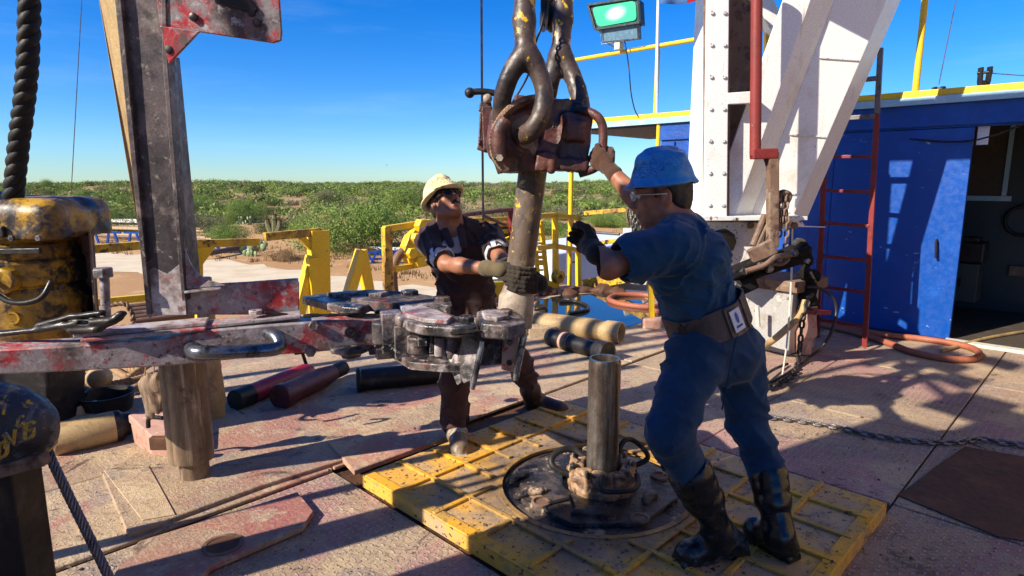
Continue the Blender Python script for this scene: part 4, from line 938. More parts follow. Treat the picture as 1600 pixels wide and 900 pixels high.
def elevator():
    c = np.array(P(842, 214, EY)); k = depth(P(842, 214, EY)) / FPX
    def q(px, py, dy=0.0): return np.array(P(px, py, EY + dy))
    s_ = SF(q(715, 290, 0) - [0, .42, 0], q(965, 130, 0) + [0, .42, 0], .0052)
    tilt = Matrix.Rotation(math.radians(5), 3, 'Y'); tm = np.array(tilt)
    s_.cone(q(842, 176), q(842, 250), .205, .215, .0)
    s_.box(q(842, 216), (.23, .16, .135), tm, .03, .03)
    s_.plane(q(838, 163), (math.sin(-.06), 0, 1), .015); s_.plane(q(838, 266), (.09, 0, -1), .015)
    s_.box(q(800, 210, -.10), (.115, .13, .115), tm, .05, .03)
    s_.box(q(895, 222, -.14), (.075, .08, .125), tm, .025, .02)       # latch block
    s_.box(q(898, 205, -.20), (.05, .045, .05), tm, .015, .012); s_.box(q(885, 258, -.17), (.10, .07, .03), tm, .012, .015)
    s_.box(q(846, 252, -.22), (.03, .03, .045), tm, .012, .01); s_.cone(q(862, 246, -.235), q(862, 266, -.235), .022, .022, .01)
    s_.cone(q(905, 168, -.12), q(905, 200, -.16), .032, .038, .02)
    s_.cone(q(780, 235, -.14), q(850, 256, -.20), .03, .03, .02)
    s_.box(q(848, 163, 0), (.14, .11, .02), tm, .008, .01)
    s_.cone(q(838, 150), q(838, 290), .075, .072, .01, 's')
    s_.ell(q(826, 205, -.245), (.085, .06, .085), None, .02, 's')          # pocket for the link eye
    s_.disp(lambda p: sinnoise(p, 26, 4) * .005 + sinnoise(p, 75, 8) * .002)
    s_.build('body', 'elev', ev)
    # ear rim the front link hangs on
    rim = smooth_path([P(x, y, EY + d) for x, y, d in [(783, 262, -.20), (771, 240, -.24), (769, 215, -.27), (778, 192, -.28), (795, 172, -.26), (818, 159, -.22), (842, 155, -.16)]], 5)
    mb = MB()
    for a, b in zip(rim, rim[1:]): mb.bar(a, a.lerp(b, 1.25), .022, .075, (0, -1, .2))
    mb.build('ear_rim', 'elevtan', ev, 30, .003, 1)
    mb = MB(); mb.tube(smooth_path([P(x, y, EY - .30) for x, y in [(791, 186), (781, 203), (779, 225), (781, 247)]], 5), [.03, .033, .035, .036, .036, .036, .035, .035, .034, .034, .034, .033, .032, .032, .031, .03], 10); mb.build('keeper_bar', 'elev', ev, 60)
    mb = MB(); mb.hexbolt(P(781, 247, EY - .325), (0, -1, 0), .017, .014); mb.build('keeper_bolt', 'pin', ev, 30)
    s2 = SF(q(780, 245, -.3) - .02, q(868, 175, -.05) + .02, .006)
    s2.ell(q(815, 196, -.18), (.085, .05, .075), None, 0); s2.box(q(808, 226, -.185), (.10, .03, .055), tm, .02, .02); s2.disp(lambda p: sinnoise(p, 30, 6) * .004); s2.build('ear_lug', 'elevtan', ev)
    mb = MB(); mb.bar(P(761, 168, EY - .05), P(764, 236, EY - .05), .05, .13); mb.bar(P(752, 175, EY - .02), P(749, 227, EY - .02), .012, .05); mb.bar(P(747, 226, EY - .02), P(764, 232, EY - .02), .012, .05); mb.bar(P(749, 166, EY - .02), P(764, 170, EY - .02), .014, .05); mb.build('side_door', 'elev', ev, 0, .006)
    mb = MB(); mb.tube(smooth_path([P(x, y, EY) for x, y in [(735, 144), (752, 143), (770, 145), (785, 150)]], 4), .016, 10); mb.sphere(P(734, 145, EY), .026, 14); mb.bar(P(762, 150, EY), P(766, 170, EY), .02, .02); mb.build('latch_lever', 'blackmetal', ev, 60)
    mb = MB(); mb.sphere(P(762, 154, EY - .03), .023, 14); mb.build('lever_knob', 'pin', ev, 60)
    mb = MB(); mb.tube(smooth_path([P(x, y, EY + d) for x, y, d in [(900, 172, -.17), (920, 175, -.2), (935, 184, -.22), (942, 200, -.22), (942, 225, -.22), (940, 245, -.22), (930, 262, -.22), (905, 271, -.2)]], 5), .0215, 12); mb.build('pull_handle', 'elev', ev, 60)
    ex = (P(866, 190, EY - .2) - P(850, 184, EY - .2)).normalized(); ez = V(0, 0, 1)
    def yb(x, y): return EY - .205
    for ch, x, y, h in (('E', 858, 180, .034), ('1', 864, 194, .026), ('9', 869, 198, .026), ('O', 874, 202, .026), ('O', 876, 213, .032)):
        rr_ = ray(x, y); ccx, ccy = q(842, 214)[0], EY
        A_ = rr_.x ** 2 + rr_.y ** 2; B_ = -2 * (rr_.x * ccx + rr_.y * ccy); C_ = ccx ** 2 + ccy ** 2 - .211 ** 2
        dsc = B_ * B_ - 4 * A_ * C_; t = (-B_ - math.sqrt(max(dsc, 0))) / 2 / A_; p = V(rr_.x * t, rr_.y * t, CAMH + rr_.z * t)
        nn = V(p.x - ccx, p.y - ccy, 0).normalized(); exx = V(-nn.y, nn.x, 0)
        letter(ch, p - exx * h * .3 - ez * h * .5, exx * .9 - ez * .12, ez, h, .0034).build('raised_letter', 'elevtan', ev, 60)
elevator()
def link_eye(label, shaft, legsL, legsR, r0, r1, name='elevator_link'):
    t = thing(name, label, 'elevator link', shaft[-1]); pts = shaft + legsL + legsR
    lo = np.min([np.array(p) for p in pts], 0) - .12; hi = np.max([np.array(p) for p in pts], 0) + .12
    s_ = SF(lo, hi, .0055)
    for a, b in zip(shaft, shaft[1:]): s_.cone(a, b, r0, r0, .0 if a is shaft[0] else .03)
    for L in (legsL, legsR):
        pp = smooth_path([shaft[-1]] + L, 4)
        for i, (a, b) in enumerate(zip(pp, pp[1:])):
            f0 = r1 + (r0 * .75 - r1) * max(0, 1 - i / 5); s_.cone(a, b, f0, r1 + (r0 * .75 - r1) * max(0, 1 - (i + 1) / 5), .035)
    s_.disp(lambda p: sinnoise(p, 16, 5) * .003 + sinnoise(p, 70, 6) * .0012); s_.build('forging', 'link', t)
LY = EY - .30
link_eye('front elevator link with a forked eye hooked through the left ear', [P(822, -70, LY + .05), P(819, 30, LY + .03), P(822, 84, LY)],
         [P(803, 108, LY), P(788, 142, LY + .02), P(783, 180, LY + .08), P(792, 205, LY + .13)], [P(838, 106, LY), P(850, 142, LY - .01), P(846, 178, LY - .02), P(832, 203, LY - .01), P(816, 213, LY + .05)], wpx(P(820, 50, LY), 16.8), wpx(P(820, 150, LY), 10.2))
LY2 = EY + .02
link_eye('rear elevator link with a forked eye behind the front one', [P(884, -70, LY2 + .05), P(879, 30, LY2 + .03), P(876, 84, LY2)],
         [P(866, 108, LY2), P(858, 135, LY2), P(852, 170, LY2 + .06)], [P(890, 108, LY2 - .02), P(902, 140, LY2 - .06), P(908, 172, LY2 - .1), P(900, 192, LY2 - .14)], wpx(P(880, 50, LY2), 15.5), wpx(P(880, 150, LY2), 9.6))
hc = thing('hanging_chain', 'thin chain hanging between the two elevator links', 'chain', P(838, 85, EY - .1))
chain(hc, [P(833, -30, EY - .1), P(834, 40, EY - .1), P(836, 85, EY - .1)], .035, .022, .0045, 'blackmetal')
bl = thing('pulley_block', 'small black pulley block hanging between the elevator links', 'pulley', P(855, 45, EY + .05))
mb = MB(); mb.lathe([(.05, -.02), (.075, -.02), (.06, 0), (.075, .02), (.05, .02)], P(856, 26, EY + .1), (1, .25, 0), 24); mb.build('sheave', 'blackmetal', bl, 40)
mb = MB(); mb.bar(P(852, -30, EY + .08), P(853, 40, EY + .08), .05, .02); mb.bar(P(861, -30, EY + .12), P(862, 40, EY + .12), .05, .02); mb.tube([P(857, 40, EY + .1), P(857, 44, EY + .1)], .02, 8); mb.build('cheek_plate', 'blackmetal', bl, 0, .004)
mb = MB(); mb.tube(smooth_path([P(852, 15, EY), P(845, 45, EY - .03), P(836, 70, EY), P(826, 115, EY + .12), P(810, 145, EY + .15), P(800, 160, EY + .15)], 6), .006, 6); tag(mb.build('tag_line', 'blackmetal', None, 60), 'thin black line running behind the front link fork', 'cable')
mb = MB(); mb.tube([P(752, -40, 4.6), P(753, 130, 4.6), P(755, 345, 4.6)], .0085, 6); tag(mb.build('tong_line', 'blackmetal', None, 60), 'taut black wire hanging left of the elevator', 'cable')
mb = MB(); mb.tube([P(130, -40, 6), P(112, 285, 6), P(108, 400, 6)], .004, 5); tag(mb.build('guy_wire', 'wire', None, 60), 'thin pale wire slanting across the sky at the left', 'cable')
# ------------------------------------------------------------------ the big tong with its upright
tg = thing('pipe_tong', 'big greasy grey and red pipe tong reaching across from the left with a tall upright', 'pipe tong', (-1.2, 2.9, .7))
TA, TB = G(-60, 546, .85), G(612, 497, .85)  # whole tong scaled up about the camera through the heights, depths and sizes below
def tl(px, off=0.0):
    """distance of the beam's front face along a photograph column"""
    k = (px - 800) / FPX; d = TB - TA; lo, hi = 0.0, 1.4
    def f(t):
        p = TA + d * t; p.z = .79; return p.x - k * depth(p)
    for _ in range(40):
        m_ = (lo + hi) / 2
        if f(m_) < 0: lo = m_
        else: hi = m_
    return (TA + d * lo).y + off
tn = V((TB - TA).x, (TB - TA).y, 0).normalized(); bk = V(-tn.y, tn.x, 0)
def TP(px, py, off=0.0): return P(px, py, tl(px, off))
mb = MB()
top_ = [(-60, 549), (100, 541), (250, 530), (330, 516), (420, 508), (520, 501), (600, 499)]; bot_ = [(600, 541), (560, 545), (420, 556), (300, 569), (250, 573), (100, 581), (-60, 588)]
mb.prism([TP(*p) for p in top_ + bot_], bk * .17); mb.build('beam', 'tong', tg, 30, .008)
for (x0, y0, x1, y1, wd, h, mat, off) in [(120, 521, 325, 502, .12, .02, 'tongwhite', .07), (128, 531, 322, 513, .05, .016, 'tong', .012), (322, 507, 470, 491, .13, .018, 'tong', .08)]:
    mb = MB(); mb.bar(TP(x0, y0, off), TP(x1, y1, off), wd, h, (0, 0, 1)); mb.build('wear_strip', mat, tg, 0, .005)
mb = MB(); mb.tube(smooth_path([TP(300, 541, .02), TP(301, 548, -.05), TP(320, 551, -.095), TP(380, 549, -.10), TP(425, 546, -.095), TP(437, 540, -.075), TP(432, 527, -.04), TP(418, 520, .02)], 5), .033, 16); mb.build('bar_handle', 'barsteel', tg, 60)
for x, y in ((490, 508), (485, 549)):
    mb = MB(); mb.hexbolt(TP(x, y, .004), -bk, .027, .025); mb.build('bolt', 'jaw', tg, 30, .003)
for x, y in ((547, 519), (602, 514)):
    mb = MB(); mb.lathe([(.020, 0), (.028, .004), (.028, .012), (.018, .012), (.015, .002), (0, .002)], TP(x, y, .004), -bk, 16); mb.build('bolt_socket', 'blackmetal', tg, 40)
# foot of the upright, upright, arm, gussets
mb = MB(); mb.prism([TP(290, 492, .17), TP(290, 446, .17), TP(380, 441, .17), TP(462, 437, .17), TP(468, 441, .17), TP(467, 492, .17)], bk * .02); mb.prism([TP(232, 494, .19), TP(290, 447, .19), TP(466, 438, .19), TP(466, 434, .31), TP(232, 450, .31)], V(0, 0, -.018)); mb.build('foot_channel', 'tong', tg, 0, .005)
UYb, UYt = tl(260, .18), 2.82
def UPY(y): return UYt + (UYb - UYt) * (y + 30) / 520
def U_(x, y, o=0.0): return P(x, y, UPY(y) + o)
mb = MB(); mb.prism([U_(176, -30), U_(229, 492), U_(291, 492), U_(262, 100), U_(258, -30)], V(0, .016, 0)); mb.build('upright_web', 'tongdark', tg, 0, .003)
mb = MB(); mb.prism([U_(224, 430, -.004), U_(240, 418, -.004), U_(262, 428, -.004), U_(286, 408, -.004), U_(291, 492, -.004), U_(229, 492, -.004)], V(0, .004, 0)); mb.build('paint_patch_plate', 'tongwhite', tg, 0, .001)  # thin plate added to stand for paint left at the upright's foot
mb = MB(); mb.prism([U_(262, 90, .001), U_(291, 448, .001), U_(314, 436, .18), U_(281, 90, .18)], V(-.014, 0, 0)); mb.prism([U_(176, -30, -.022), U_(229, 492, -.022), U_(236, 492, -.022), U_(186, -30, -.022)], V(0, .12, 0)); mb.prism([U_(258, -30, -.017), U_(262, 100, -.017), U_(290, 470, -.017), U_(284, 470, -.017), U_(254, 100, -.017), U_(250, -30, -.017)], V(0, .06, 0)); mb.build('upright_flange', 'tongdark', tg, 0, .003)
mb = MB(); mb.prism([U_(149, -30, .02), U_(231, 445, .03), U_(234, 445, .05), U_(228, 400, .04), U_(178, -30, .0)], V(.004, .06, 0)); mb.build('timber_facing', 'plank', tg, 0, .003)
mb = MB(); mb.prism([U_(236, -60, -.010), U_(250, 42, -.010), U_(312, 50, -.010), U_(426, 67, -.010), U_(439, 63, -.010), U_(440, 50, -.010), U_(432, -60, -.010)], V(0, .016, 0)); mb.prism([U_(312, 50), U_(436, 67), U_(438, 62, .19), U_(312, 44, .19)], V(0, 0, .014)); mb.build('top_arm', 'tongarm', tg, 0, .004)
mb = MB(); mb.prism([U_(330, -30, -.024), U_(335, 4, -.024), U_(395, 21, -.024), U_(402, 15, -.024), U_(398, 8, -.024), U_(360, -30, -.024)], V(0, .022, 0)); mb.build('arm_stiffener', 'blackmetal', tg, 0, .005)
mb = MB(); mb.prism([U_(250, 40, -.018), U_(311, 49, -.018), U_(263, 100, -.018)], V(0, .016, 0)); mb.build('gusset', 'tongred', tg, 0, .003)
for x, y in ((303, 27), (394, 20), (402, 36), (265, 78)):
    mb = MB(); mb.lathe([(.018, 0), (.018, .009), (.010, .012)], U_(x, y, -.012), (0, -1, 0), 10); mb.build('rivet', 'blackmetal', tg, 30)
mb = MB(); mb.prism([U_(288, 385, .008), U_(296, 408, .014), U_(305, 423, .02), U_(320, 436, .026), U_(352, 446, .03), U_(291, 452, .0)], bk * .018); mb.build('foot_gusset', 'tong', tg, 0, .003)
mb = MB(); mb.prism([U_(288, 456, -.03), U_(345, 450, .0), U_(345, 446, .07), U_(288, 446, .07)], V(0, 0, -.01)); mb.build('weld_plate', 'tongwhite', tg, 0, .003)
wr = thing('wrench', 'greasy open spanner lying on the tong beam', 'spanner', TP(420, 494, .08))
mb = MB(); a = TP(400, 493, .07); b = TP(450, 497, .07); mb.bar(a + V(.04, 0, .015), b + V(0, 0, .015), .028, .015); mb.build('handle', 'blackmetal', wr, 0, .004)
mb = MB(); mb.lathe([(.015, 0), (.035, 0), (.035, .02), (.015, .02), (.015, 0)], a + V(0, 0, .008), (0, 0, 1), 6); mb.build('ring_head', 'tongwhite', wr, 30, .003)
# jaw parts: forged plates lying level, with blocks, drums and pins between them
def tb(px, py, Y): return np.array(P(px, py, Y))
I3 = np.eye(3); Rj = Matrix.Rotation(math.radians(16), 3, 'Z')
def hplate(name, pts, z, th, mat='jaw', rc=.02, bev=.009):
    mb = MB(); mb.prism(round_poly([G(x, y, z) for x, y in pts], rc, 3), (0, 0, -th)); return mb.build(name, mat, tg, 40, bev, 3)
def block(name, items, mat='jaw', bev=.007):
    mb = MB()
    for (x, y, Y, hx, hy, hz_) in items: mb.box(P(x, y, Y), (hx, hy, hz_), Rj)
    return mb.build(name, mat, tg, 0, bev, 2)
def drum(name, x, y0, y1, Y, r, mat='jaw', n=24):
    a, b = P(x, y1, Y), P(x, y0, Y); b = V(a.x, a.y, b.z); mb = MB(); h = b.z - a.z; mb.lathe([(r * .9, 0), (r, .008), (r, h - .008), (r * .9, h)], a, (0, 0, 1), n); return mb.build(name, mat, tg, 30, .003)
hplate('lever_plate', [(470, 463), (512, 457), (574, 465), (582, 473), (562, 481), (536, 479)], .915, .045, 'jaw')
hplate('back_plate', [(508, 457), (575, 452), (640, 456), (704, 467), (707, 478), (640, 476), (570, 470)], .93, .055, 'jawtop')
hplate('jaw_arm', [(606, 474), (626, 468), (652, 472), (680, 480), (706, 491), (742, 501), (745, 510), (714, 512), (688, 510), (660, 508), (636, 502), (613, 490)], .905, .05, 'jaw')
hplate('jaw_rib', [(622, 473), (652, 475), (680, 483), (706, 494), (700, 500), (664, 498), (634, 490)], .925, .02, 'tongwhite', .015, .006)
hplate('lower_jaw_plate', [(600, 537), (626, 538), (650, 547), (690, 556), (728, 560), (728, 570), (690, 570), (640, 566), (616, 551)], .69, .038, 'jaw')
hplate('lower_jaw_rib', [(606, 537), (632, 536), (668, 545), (728, 551), (724, 557), (668, 554), (632, 548)], .715, .026, 'jaw', .012, .006)
block('jaw_block', [(632, 531, 3.06, .055, .06, .085)], 'jaw'); block('jaw_web', [(690, 530, 3.10, .10, .06, .085)], 'jawdark'); block('beam_end', [(611, 517, 3.05, .05, .06, .10)], 'jaw')
drum('die_drum', 656, 524, 551, 3.0, .062, 'jaw'); drum('die_pin', 688, 526, 556, 2.95, .030, 'tongwhite'); drum('die_pin', 707, 525, 560, 2.94, .026, 'jawdark'); drum('hinge_drum', 598, 502, 536, 3.03, .05, 'jawdark')
for q_ in ((660, 534, 2.93, .022, .012, .02), (673, 534, 2.945, .008, .012, .055), (699, 536, 2.94, .006, .012, .05)): block('die_key', [q_], 'jaw', .003)
mb = MB(); mb.lathe([(.03, -.05), (.05, -.05), (.055, -.03), (.11, -.012), (.11, .01), (.05, .014)], P(548, 543, 3.10), (0, 0, 1), 8); mb.build('under_flange', 'jaw', tg, 30, .004)
block('under_lug', [(602, 548, 3.12, .05, .06, .03), (585, 546, 3.14, .03, .04, .02)], 'jawdark')
mb = MB(); mb.prism([P(722, 519, 2.88), P(750, 536, 2.82), P(737, 594, 2.82), P(724, 600, 2.85), P(714, 575, 2.88)], V(.005, .045, 0)); mb.build('jaw_door', 'jaw', tg, 0, .007, 2)
mb = MB(); mb.prism([P(714, 512, 2.92), P(742, 516, 2.86), P(755, 533, 2.80), P(751, 541, 2.80), P(720, 524, 2.9)], V(0, .05, -.018)); mb.build('door_cap', 'jawdark', tg, 0, .006)
mb = MB(); mb.prism([P(700, 556, 2.93), P(716, 552, 2.9), P(722, 598, 2.87), P(714, 603, 2.87), P(706, 582, 2.9)], V(0, .05, 0)); mb.build('latch_hook', 'tongwhite', tg, 0, .008, 2)
mb = MB(); mb.tube([P(753, 533, 2.79), P(752, 543, 2.79), P(739, 602, 2.79), P(738, 608, 2.79)], [.010, .0145, .0145, .010], 14); mb.build('door_rod', 'steelrod', tg, 60)
hplate('latch_block', [(744, 486), (765, 482), (802, 483), (816, 492), (822, 503), (790, 508), (752, 505)], .925, .07, 'jaw')
hplate('latch_rib', [(752, 485), (778, 484), (796, 492), (776, 496), (756, 493)], .945, .022, 'tongwhite', .012, .006)
block('latch_body', [(768, 530, 3.12, .085, .08, .115)], 'jaw'); block('latch_step', [(756, 545, 3.05, .04, .05, .075), (775, 516, 3.04, .05, .02, .02)], 'jawdark', .006)
mb = MB(); mb.prism([P(785, 518, 3.02), P(811, 521, 2.97), P(807, 583, 2.97), P(783, 578, 3.02)], V(.012, .06, 0)); mb.build('latch_plate', 'tongred2', tg, 0, .006)
mb = MB(); mb.prism([P(784, 511, 3.06), P(823, 519, 2.95), P(825, 512, 3.02), P(790, 504, 3.16)], V(0, 0, -.022)); mb.build('latch_cap', 'jawdark', tg, 0, .006)
mb = MB(); mb.tube([P(820, 514, 2.94), P(819, 522, 2.935), P(806, 587, 2.935), P(805, 594, 2.935)], [.012, .0175, .0175, .013], 14); mb.build('latch_rod', 'steelrod', tg, 60)
for x, y, z, r, h in ((590, 462, .93, .06, .03), (640, 460, .93, .05, .03), (690, 470, .93, .045, .032), (545, 464, .915, .06, .035), (728, 501, .905, .04, .03), (495, 470, .86, .04, .03), (790, 489, .93, .035, .025)):
    mb = MB(); mb.hexbolt(G(x, y, z) - V(0, 0, .006), (0, 0, 1), r, h); mb.build('pivot_pin', 'jaw', tg, 30, .006)
for x, y, Y in ((640, 505, 2.93), (664, 512, 2.9), (700, 514, 2.88), (764, 540, 2.99), (796, 535, 2.99), (795, 566, 2.98)):
    mb = MB(); mb.hexbolt(P(x, y, Y), -bk, .016, .016); mb.build('jaw_bolt', 'jawdark', tg, 30, .003)
for (x, y, L) in ((560, 468, .09), (520, 486, .12), (612, 480, .06), (730, 512, .05)):
    c = np.array(G(x, y, .91)); q_ = SF(c - .24, c + .24, .0065); q_.cone(c - [L, .02, .02], c + [L, .02, -.02], .026, .016, .01, flat=((0, 0, 1), .35)); q_.disp(lambda p: sinnoise(p, 50, int(x)) * .008); q_.build('grease_clump', 'matteblack', tg)

# ------------------------------------------------------------------ yellow oily machine at the left edge
YM = 3.40
ym = thing('hydraulic_motor', 'rounded oily yellow machine housing at the left edge with a grooved wheel', 'machine', P(30, 500, YM))
cx = P(12, 400, YM); c = V(cx.x, cx.y + .12, 0)
zz = lambda y: P(20, y, YM - .12).z
mb = MB(); rr = lambda n: wpx(V(cx.x, YM, 1.2), n)
mb.lathe([(rr(60), zz(560)), (rr(92), zz(556)), (rr(92), zz(478)), (rr(88), zz(466)), (rr(80), zz(452)), (rr(86), zz(447)), (rr(86), zz(412)), (rr(80), zz(406)), (rr(82), zz(402)), (rr(82), zz(384)), (rr(76), zz(380)), (rr(80), zz(365)), (rr(60), zz(362))], c, (0, 0, 1), 48)
mb.build('housing', 'yellow_machine', ym, 40, .006)
cn = np.array(P(20, 345, YM)) + [0, .10, 0]; s_ = SF(cn - .6, cn + .6, .009)
s_.box(cn + [-.06, 0, -.02], (rr(98) + .06, .27, rr(42)), I3, rr(27), 0); s_.plane(cn + [0, 0, -rr(26)], (0, 0, -1), .015); s_.cone(cn + [-.3, -.17, -.02], cn + [.2, -.17, -.02], .05, .03, .05); s_.disp(lambda p: sinnoise(p, 10, 4) * .007 + sinnoise(p, 45, 4) * .002)
s_.build('domed_cover', 'yellow_machine', ym)
for k in range(9):
    a = -2.6 + k * .27; q = c + V(math.cos(a) * rr(87), math.sin(a) * rr(87), zz(458))
    mb = MB(); mb.hexbolt(q, (0, 0, 1), .016, .02); mb.build('flange_bolt', 'jawdark', ym, 30)
for x in (-20, 20, 62):
    mb = MB(); mb.hexbolt(P(x, 372, YM - .19), (0, -1, 0), .016, .016); mb.build('cover_bolt', 'jawdark', ym, 30)
mb = MB(); mb.tube(smooth_path([P(-40, 425, YM - .24), P(10, 470, YM - .27), P(60, 468, YM - .25), P(80, 440, YM - .2)], 5), .014, 8); mb.build('oil_line', 'blackmetal', ym, 60)
mb = MB(); mb.prism([P(88, 372, YM + .2), P(140, 362, YM + .2), P(150, 515, YM + .2), P(95, 520, YM + .2)], V(0, .04, 0)); mb.prism([P(138, 362, YM + .02), P(148, 515, YM + .02), P(150, 515, YM + .2), P(140, 362, YM + .2)], V(.012, 0, 0)); mb.build('side_guard', 'rusty', ym, 0, .004)
mb = MB(); wc = P(86, 418, YM + .08); mb.lathe([(.02, -.05), (rr(44), -.05), (rr(44), -.02), (rr(38), 0), (rr(44), .02), (rr(44), .05), (rr(30), .055), (.02, .055)], wc, (1, -.22, 0), 40); mb.build('grooved_wheel', 'lampblue', ym, 40, .003)
mb = MB(); mb.lathe([(rr(20), 0), (rr(20), .05), (rr(15), .06), (0, .06)], P(14, 437, YM - .14), (.12, -1, 0), 8); mb.build('plug', 'yellow_machine', ym, 30, .006)
mb = MB(); mb.lathe([(rr(10), 0), (rr(10), .02), (rr(7), .02), (rr(7), .003), (0, .003)], P(23, 496, YM - .16), (.1, -1, 0), 18); mb.build('port', 'yellow_machine', ym, 40)
mb = MB(); mb.box(P(0, 362, YM - .17), (.03, .02, .028)); mb.build('cover_slot', 'blackmetal', ym, 0, .006)
mb = MB(); mb.bar(P(-70, 394, YM - .16), P(64, 392, YM - .17), .02, .03, (0, 0, 1)); mb.build('clamp_band', 'blackmetal', ym, 0, .004)
mb = MB(); mb.prism([P(-90, 575, YM + .25), P(75, 575, YM + .25), P(70, 760, YM + .25), P(-90, 800, YM + .25)], V(0, .35, 0)); mb.build('base_frame', 'blackmetal', ym, 0, .01)
mb = MB(); mb.lathe([(.05, 0), (.06, .0), (.06, .03), (.035, .045), (0, .045)], P(3, 312, YM + .02), (0, 0, 1), 20); mb.build('filler_cap', 'barsteel', ym, 40)
hk = thing('chain_hook', 'dark forged hook and chain end lying on the tong beam beside the yellow machine', 'chain hook', P(120, 510, 2.72))
q_ = SF(np.array(P(-40, 545, 2.5)) - .1, np.array(P(215, 470, 2.95)) + .1, .007)
for (x0, y0, x1, y1, r0, r1) in ((-30, 525, 60, 515, .026, .024), (60, 515, 120, 505, .024, .03), (120, 505, 175, 500, .032, .03), (175, 500, 190, 490, .03, .024), (115, 515, 150, 514, .03, .03), (150, 514, 185, 498, .028, .024), (110, 495, 160, 488, .022, .022), (60, 508, 112, 494, .02, .022)): q_.cone(tb(x0, y0, 2.72), tb(x1, y1, 2.72), r0, r1, .012, flat=((0, 0, 1), .6))
q_.ell(tb(135, 503, 2.72), (.03, .06, .008), None, .008, 's'); q_.disp(lambda p: sinnoise(p, 30, 7) * .004); q_.build('forging', 'blackmetal', hk)
bo = thing('long_bolt', 'long hex head bolt standing upright between the yellow machine and the tong upright', 'bolt', P(166, 498, 2.9))
mb = MB(); mb.tube([P(166, 500, 2.9), P(163, 432, 2.9)], .021, 14); mb.build('shank', 'tong', bo, 60)
mb = MB(); mb.lathe([(.045, 0), (.045, .038), (.038, .045)], P(162, 433, 2.9), (0, 0, 1), 6); mb.build('head', 'tong', bo, 30, .003)
bw = MB(); mb = bw; twisted(mb, smooth_path([P(168, 478, 3.2), P(193, 474, 3.2), P(202, 482, 3.2), P(208, 495, 3.2), P(207, 510, 3.2)], 5), .014, 2, .06, 6); tag(mb.build('wire_sling', 'brownhose', None, 60), 'short rusty wire sling bent over behind the long bolt', 'wire sling')
mb = MB(); twisted(mb, smooth_path([P(46, -40, 3.2), P(45, 60, 3.22), P(40, 140, 3.25), P(30, 220, 3.3), P(20, 313, 3.34)], 6), wpx(P(40, 150, 3.25), 14.5), 3, .19, 8, .66); tag(mb.build('black_rope', 'blackrope', None, 60), 'thick tarred black rope hanging onto the yellow machine', 'rope')

# near corner: lettered black casting, post and wire rope
NY = 1.35
nc = thing('tong_counter', 'near rounded black casting with worn yellow raised letters at the bottom left', 'casting', P(20, 735, NY))
cn = np.array(P(-5, 680, NY)); k1 = wpx(P(0, 680, NY), 1); q_ = SF(cn - [.3, .1, .2], cn + [.25, .25, .2], .005)
q_.ell(cn + [-.105, .09, -.02], (85 * k1 + .05, .09, 78 * k1), None, 0); q_.box(cn + [-.11, .09, -.045], (.135, .07, .05), I3, .02, .01); q_.plane(cn + [0, 0, -.085], (0, 0, -1), .012); q_.disp(lambda p: sinnoise(p, 40, 3) * .003 + sinnoise(p, 110, 4) * .0015)
m_ = worn('worn_black_yellow_casting', (0.03, 0.029, 0.032), [((0.12, 0.115, 0.125), 30, .50, .62), ((0.50, 0.31, 0.02), 26, .60, .65), ((0.02, 0.02, 0.02), 40, .6, .68)], .4, .3, bump=.8, bscale=70)
q_.build('casting', m_, nc)
M['letteryellow'] = worn('worn_letter_face', (0.52, 0.33, 0.02), [((0.12, 0.12, 0.14), 60, .48, .6)], .45, .2)
tn_ = (P(78, 668, NY) - P(0, 702, NY)).normalized(); tu_ = V(0, 0, 1)
for ch, x, y, h in (('O', -3, 717, .034), ('N', 8, 700, .034), ('G', 38, 688, .036)):
    letter(ch, P(x, y, NY - .012), tn_, V(.12, .12, 1).normalized(), h, .0042).build('raised_letter', 'letteryellow', nc, 60)
for ch, x, y, h in (('1', 0, 650, .025), ('C', 26, 668, .022)):
    letter(ch, P(x, y, NY - .005), tn_, V(.1, .3, 1).normalized(), h, .003).build('raised_letter', 'letteryellow', nc, 60)
mb = MB(); mb.bar(P(8, 720, NY + .08), P(8, 720, NY + .08) - V(0, 0, P(8, 720, NY).z), .10, .10); mb.build('pedestal_post', 'blackmetal', nc, 0, .006)
mb = MB(); mb.bar(P(-60, 752, NY + .02), P(72, 716, NY + .02), .03, .03); mb.build('bracket', 'rusty', nc, 0, .004)
mb = MB(); twisted(mb, smooth_path([P(66, 640, 1.62), P(74, 700, 1.6), P(98, 755, 1.57), P(135, 830, 1.54), P(172, 905, 1.5), P(200, 960, 1.46)], 6), .0125, 6, .09, 6, .36); tag(mb.build('wire_rope', 'wire', None, 60), 'grey steel wire rope slanting down past the near black casting', 'wire rope')

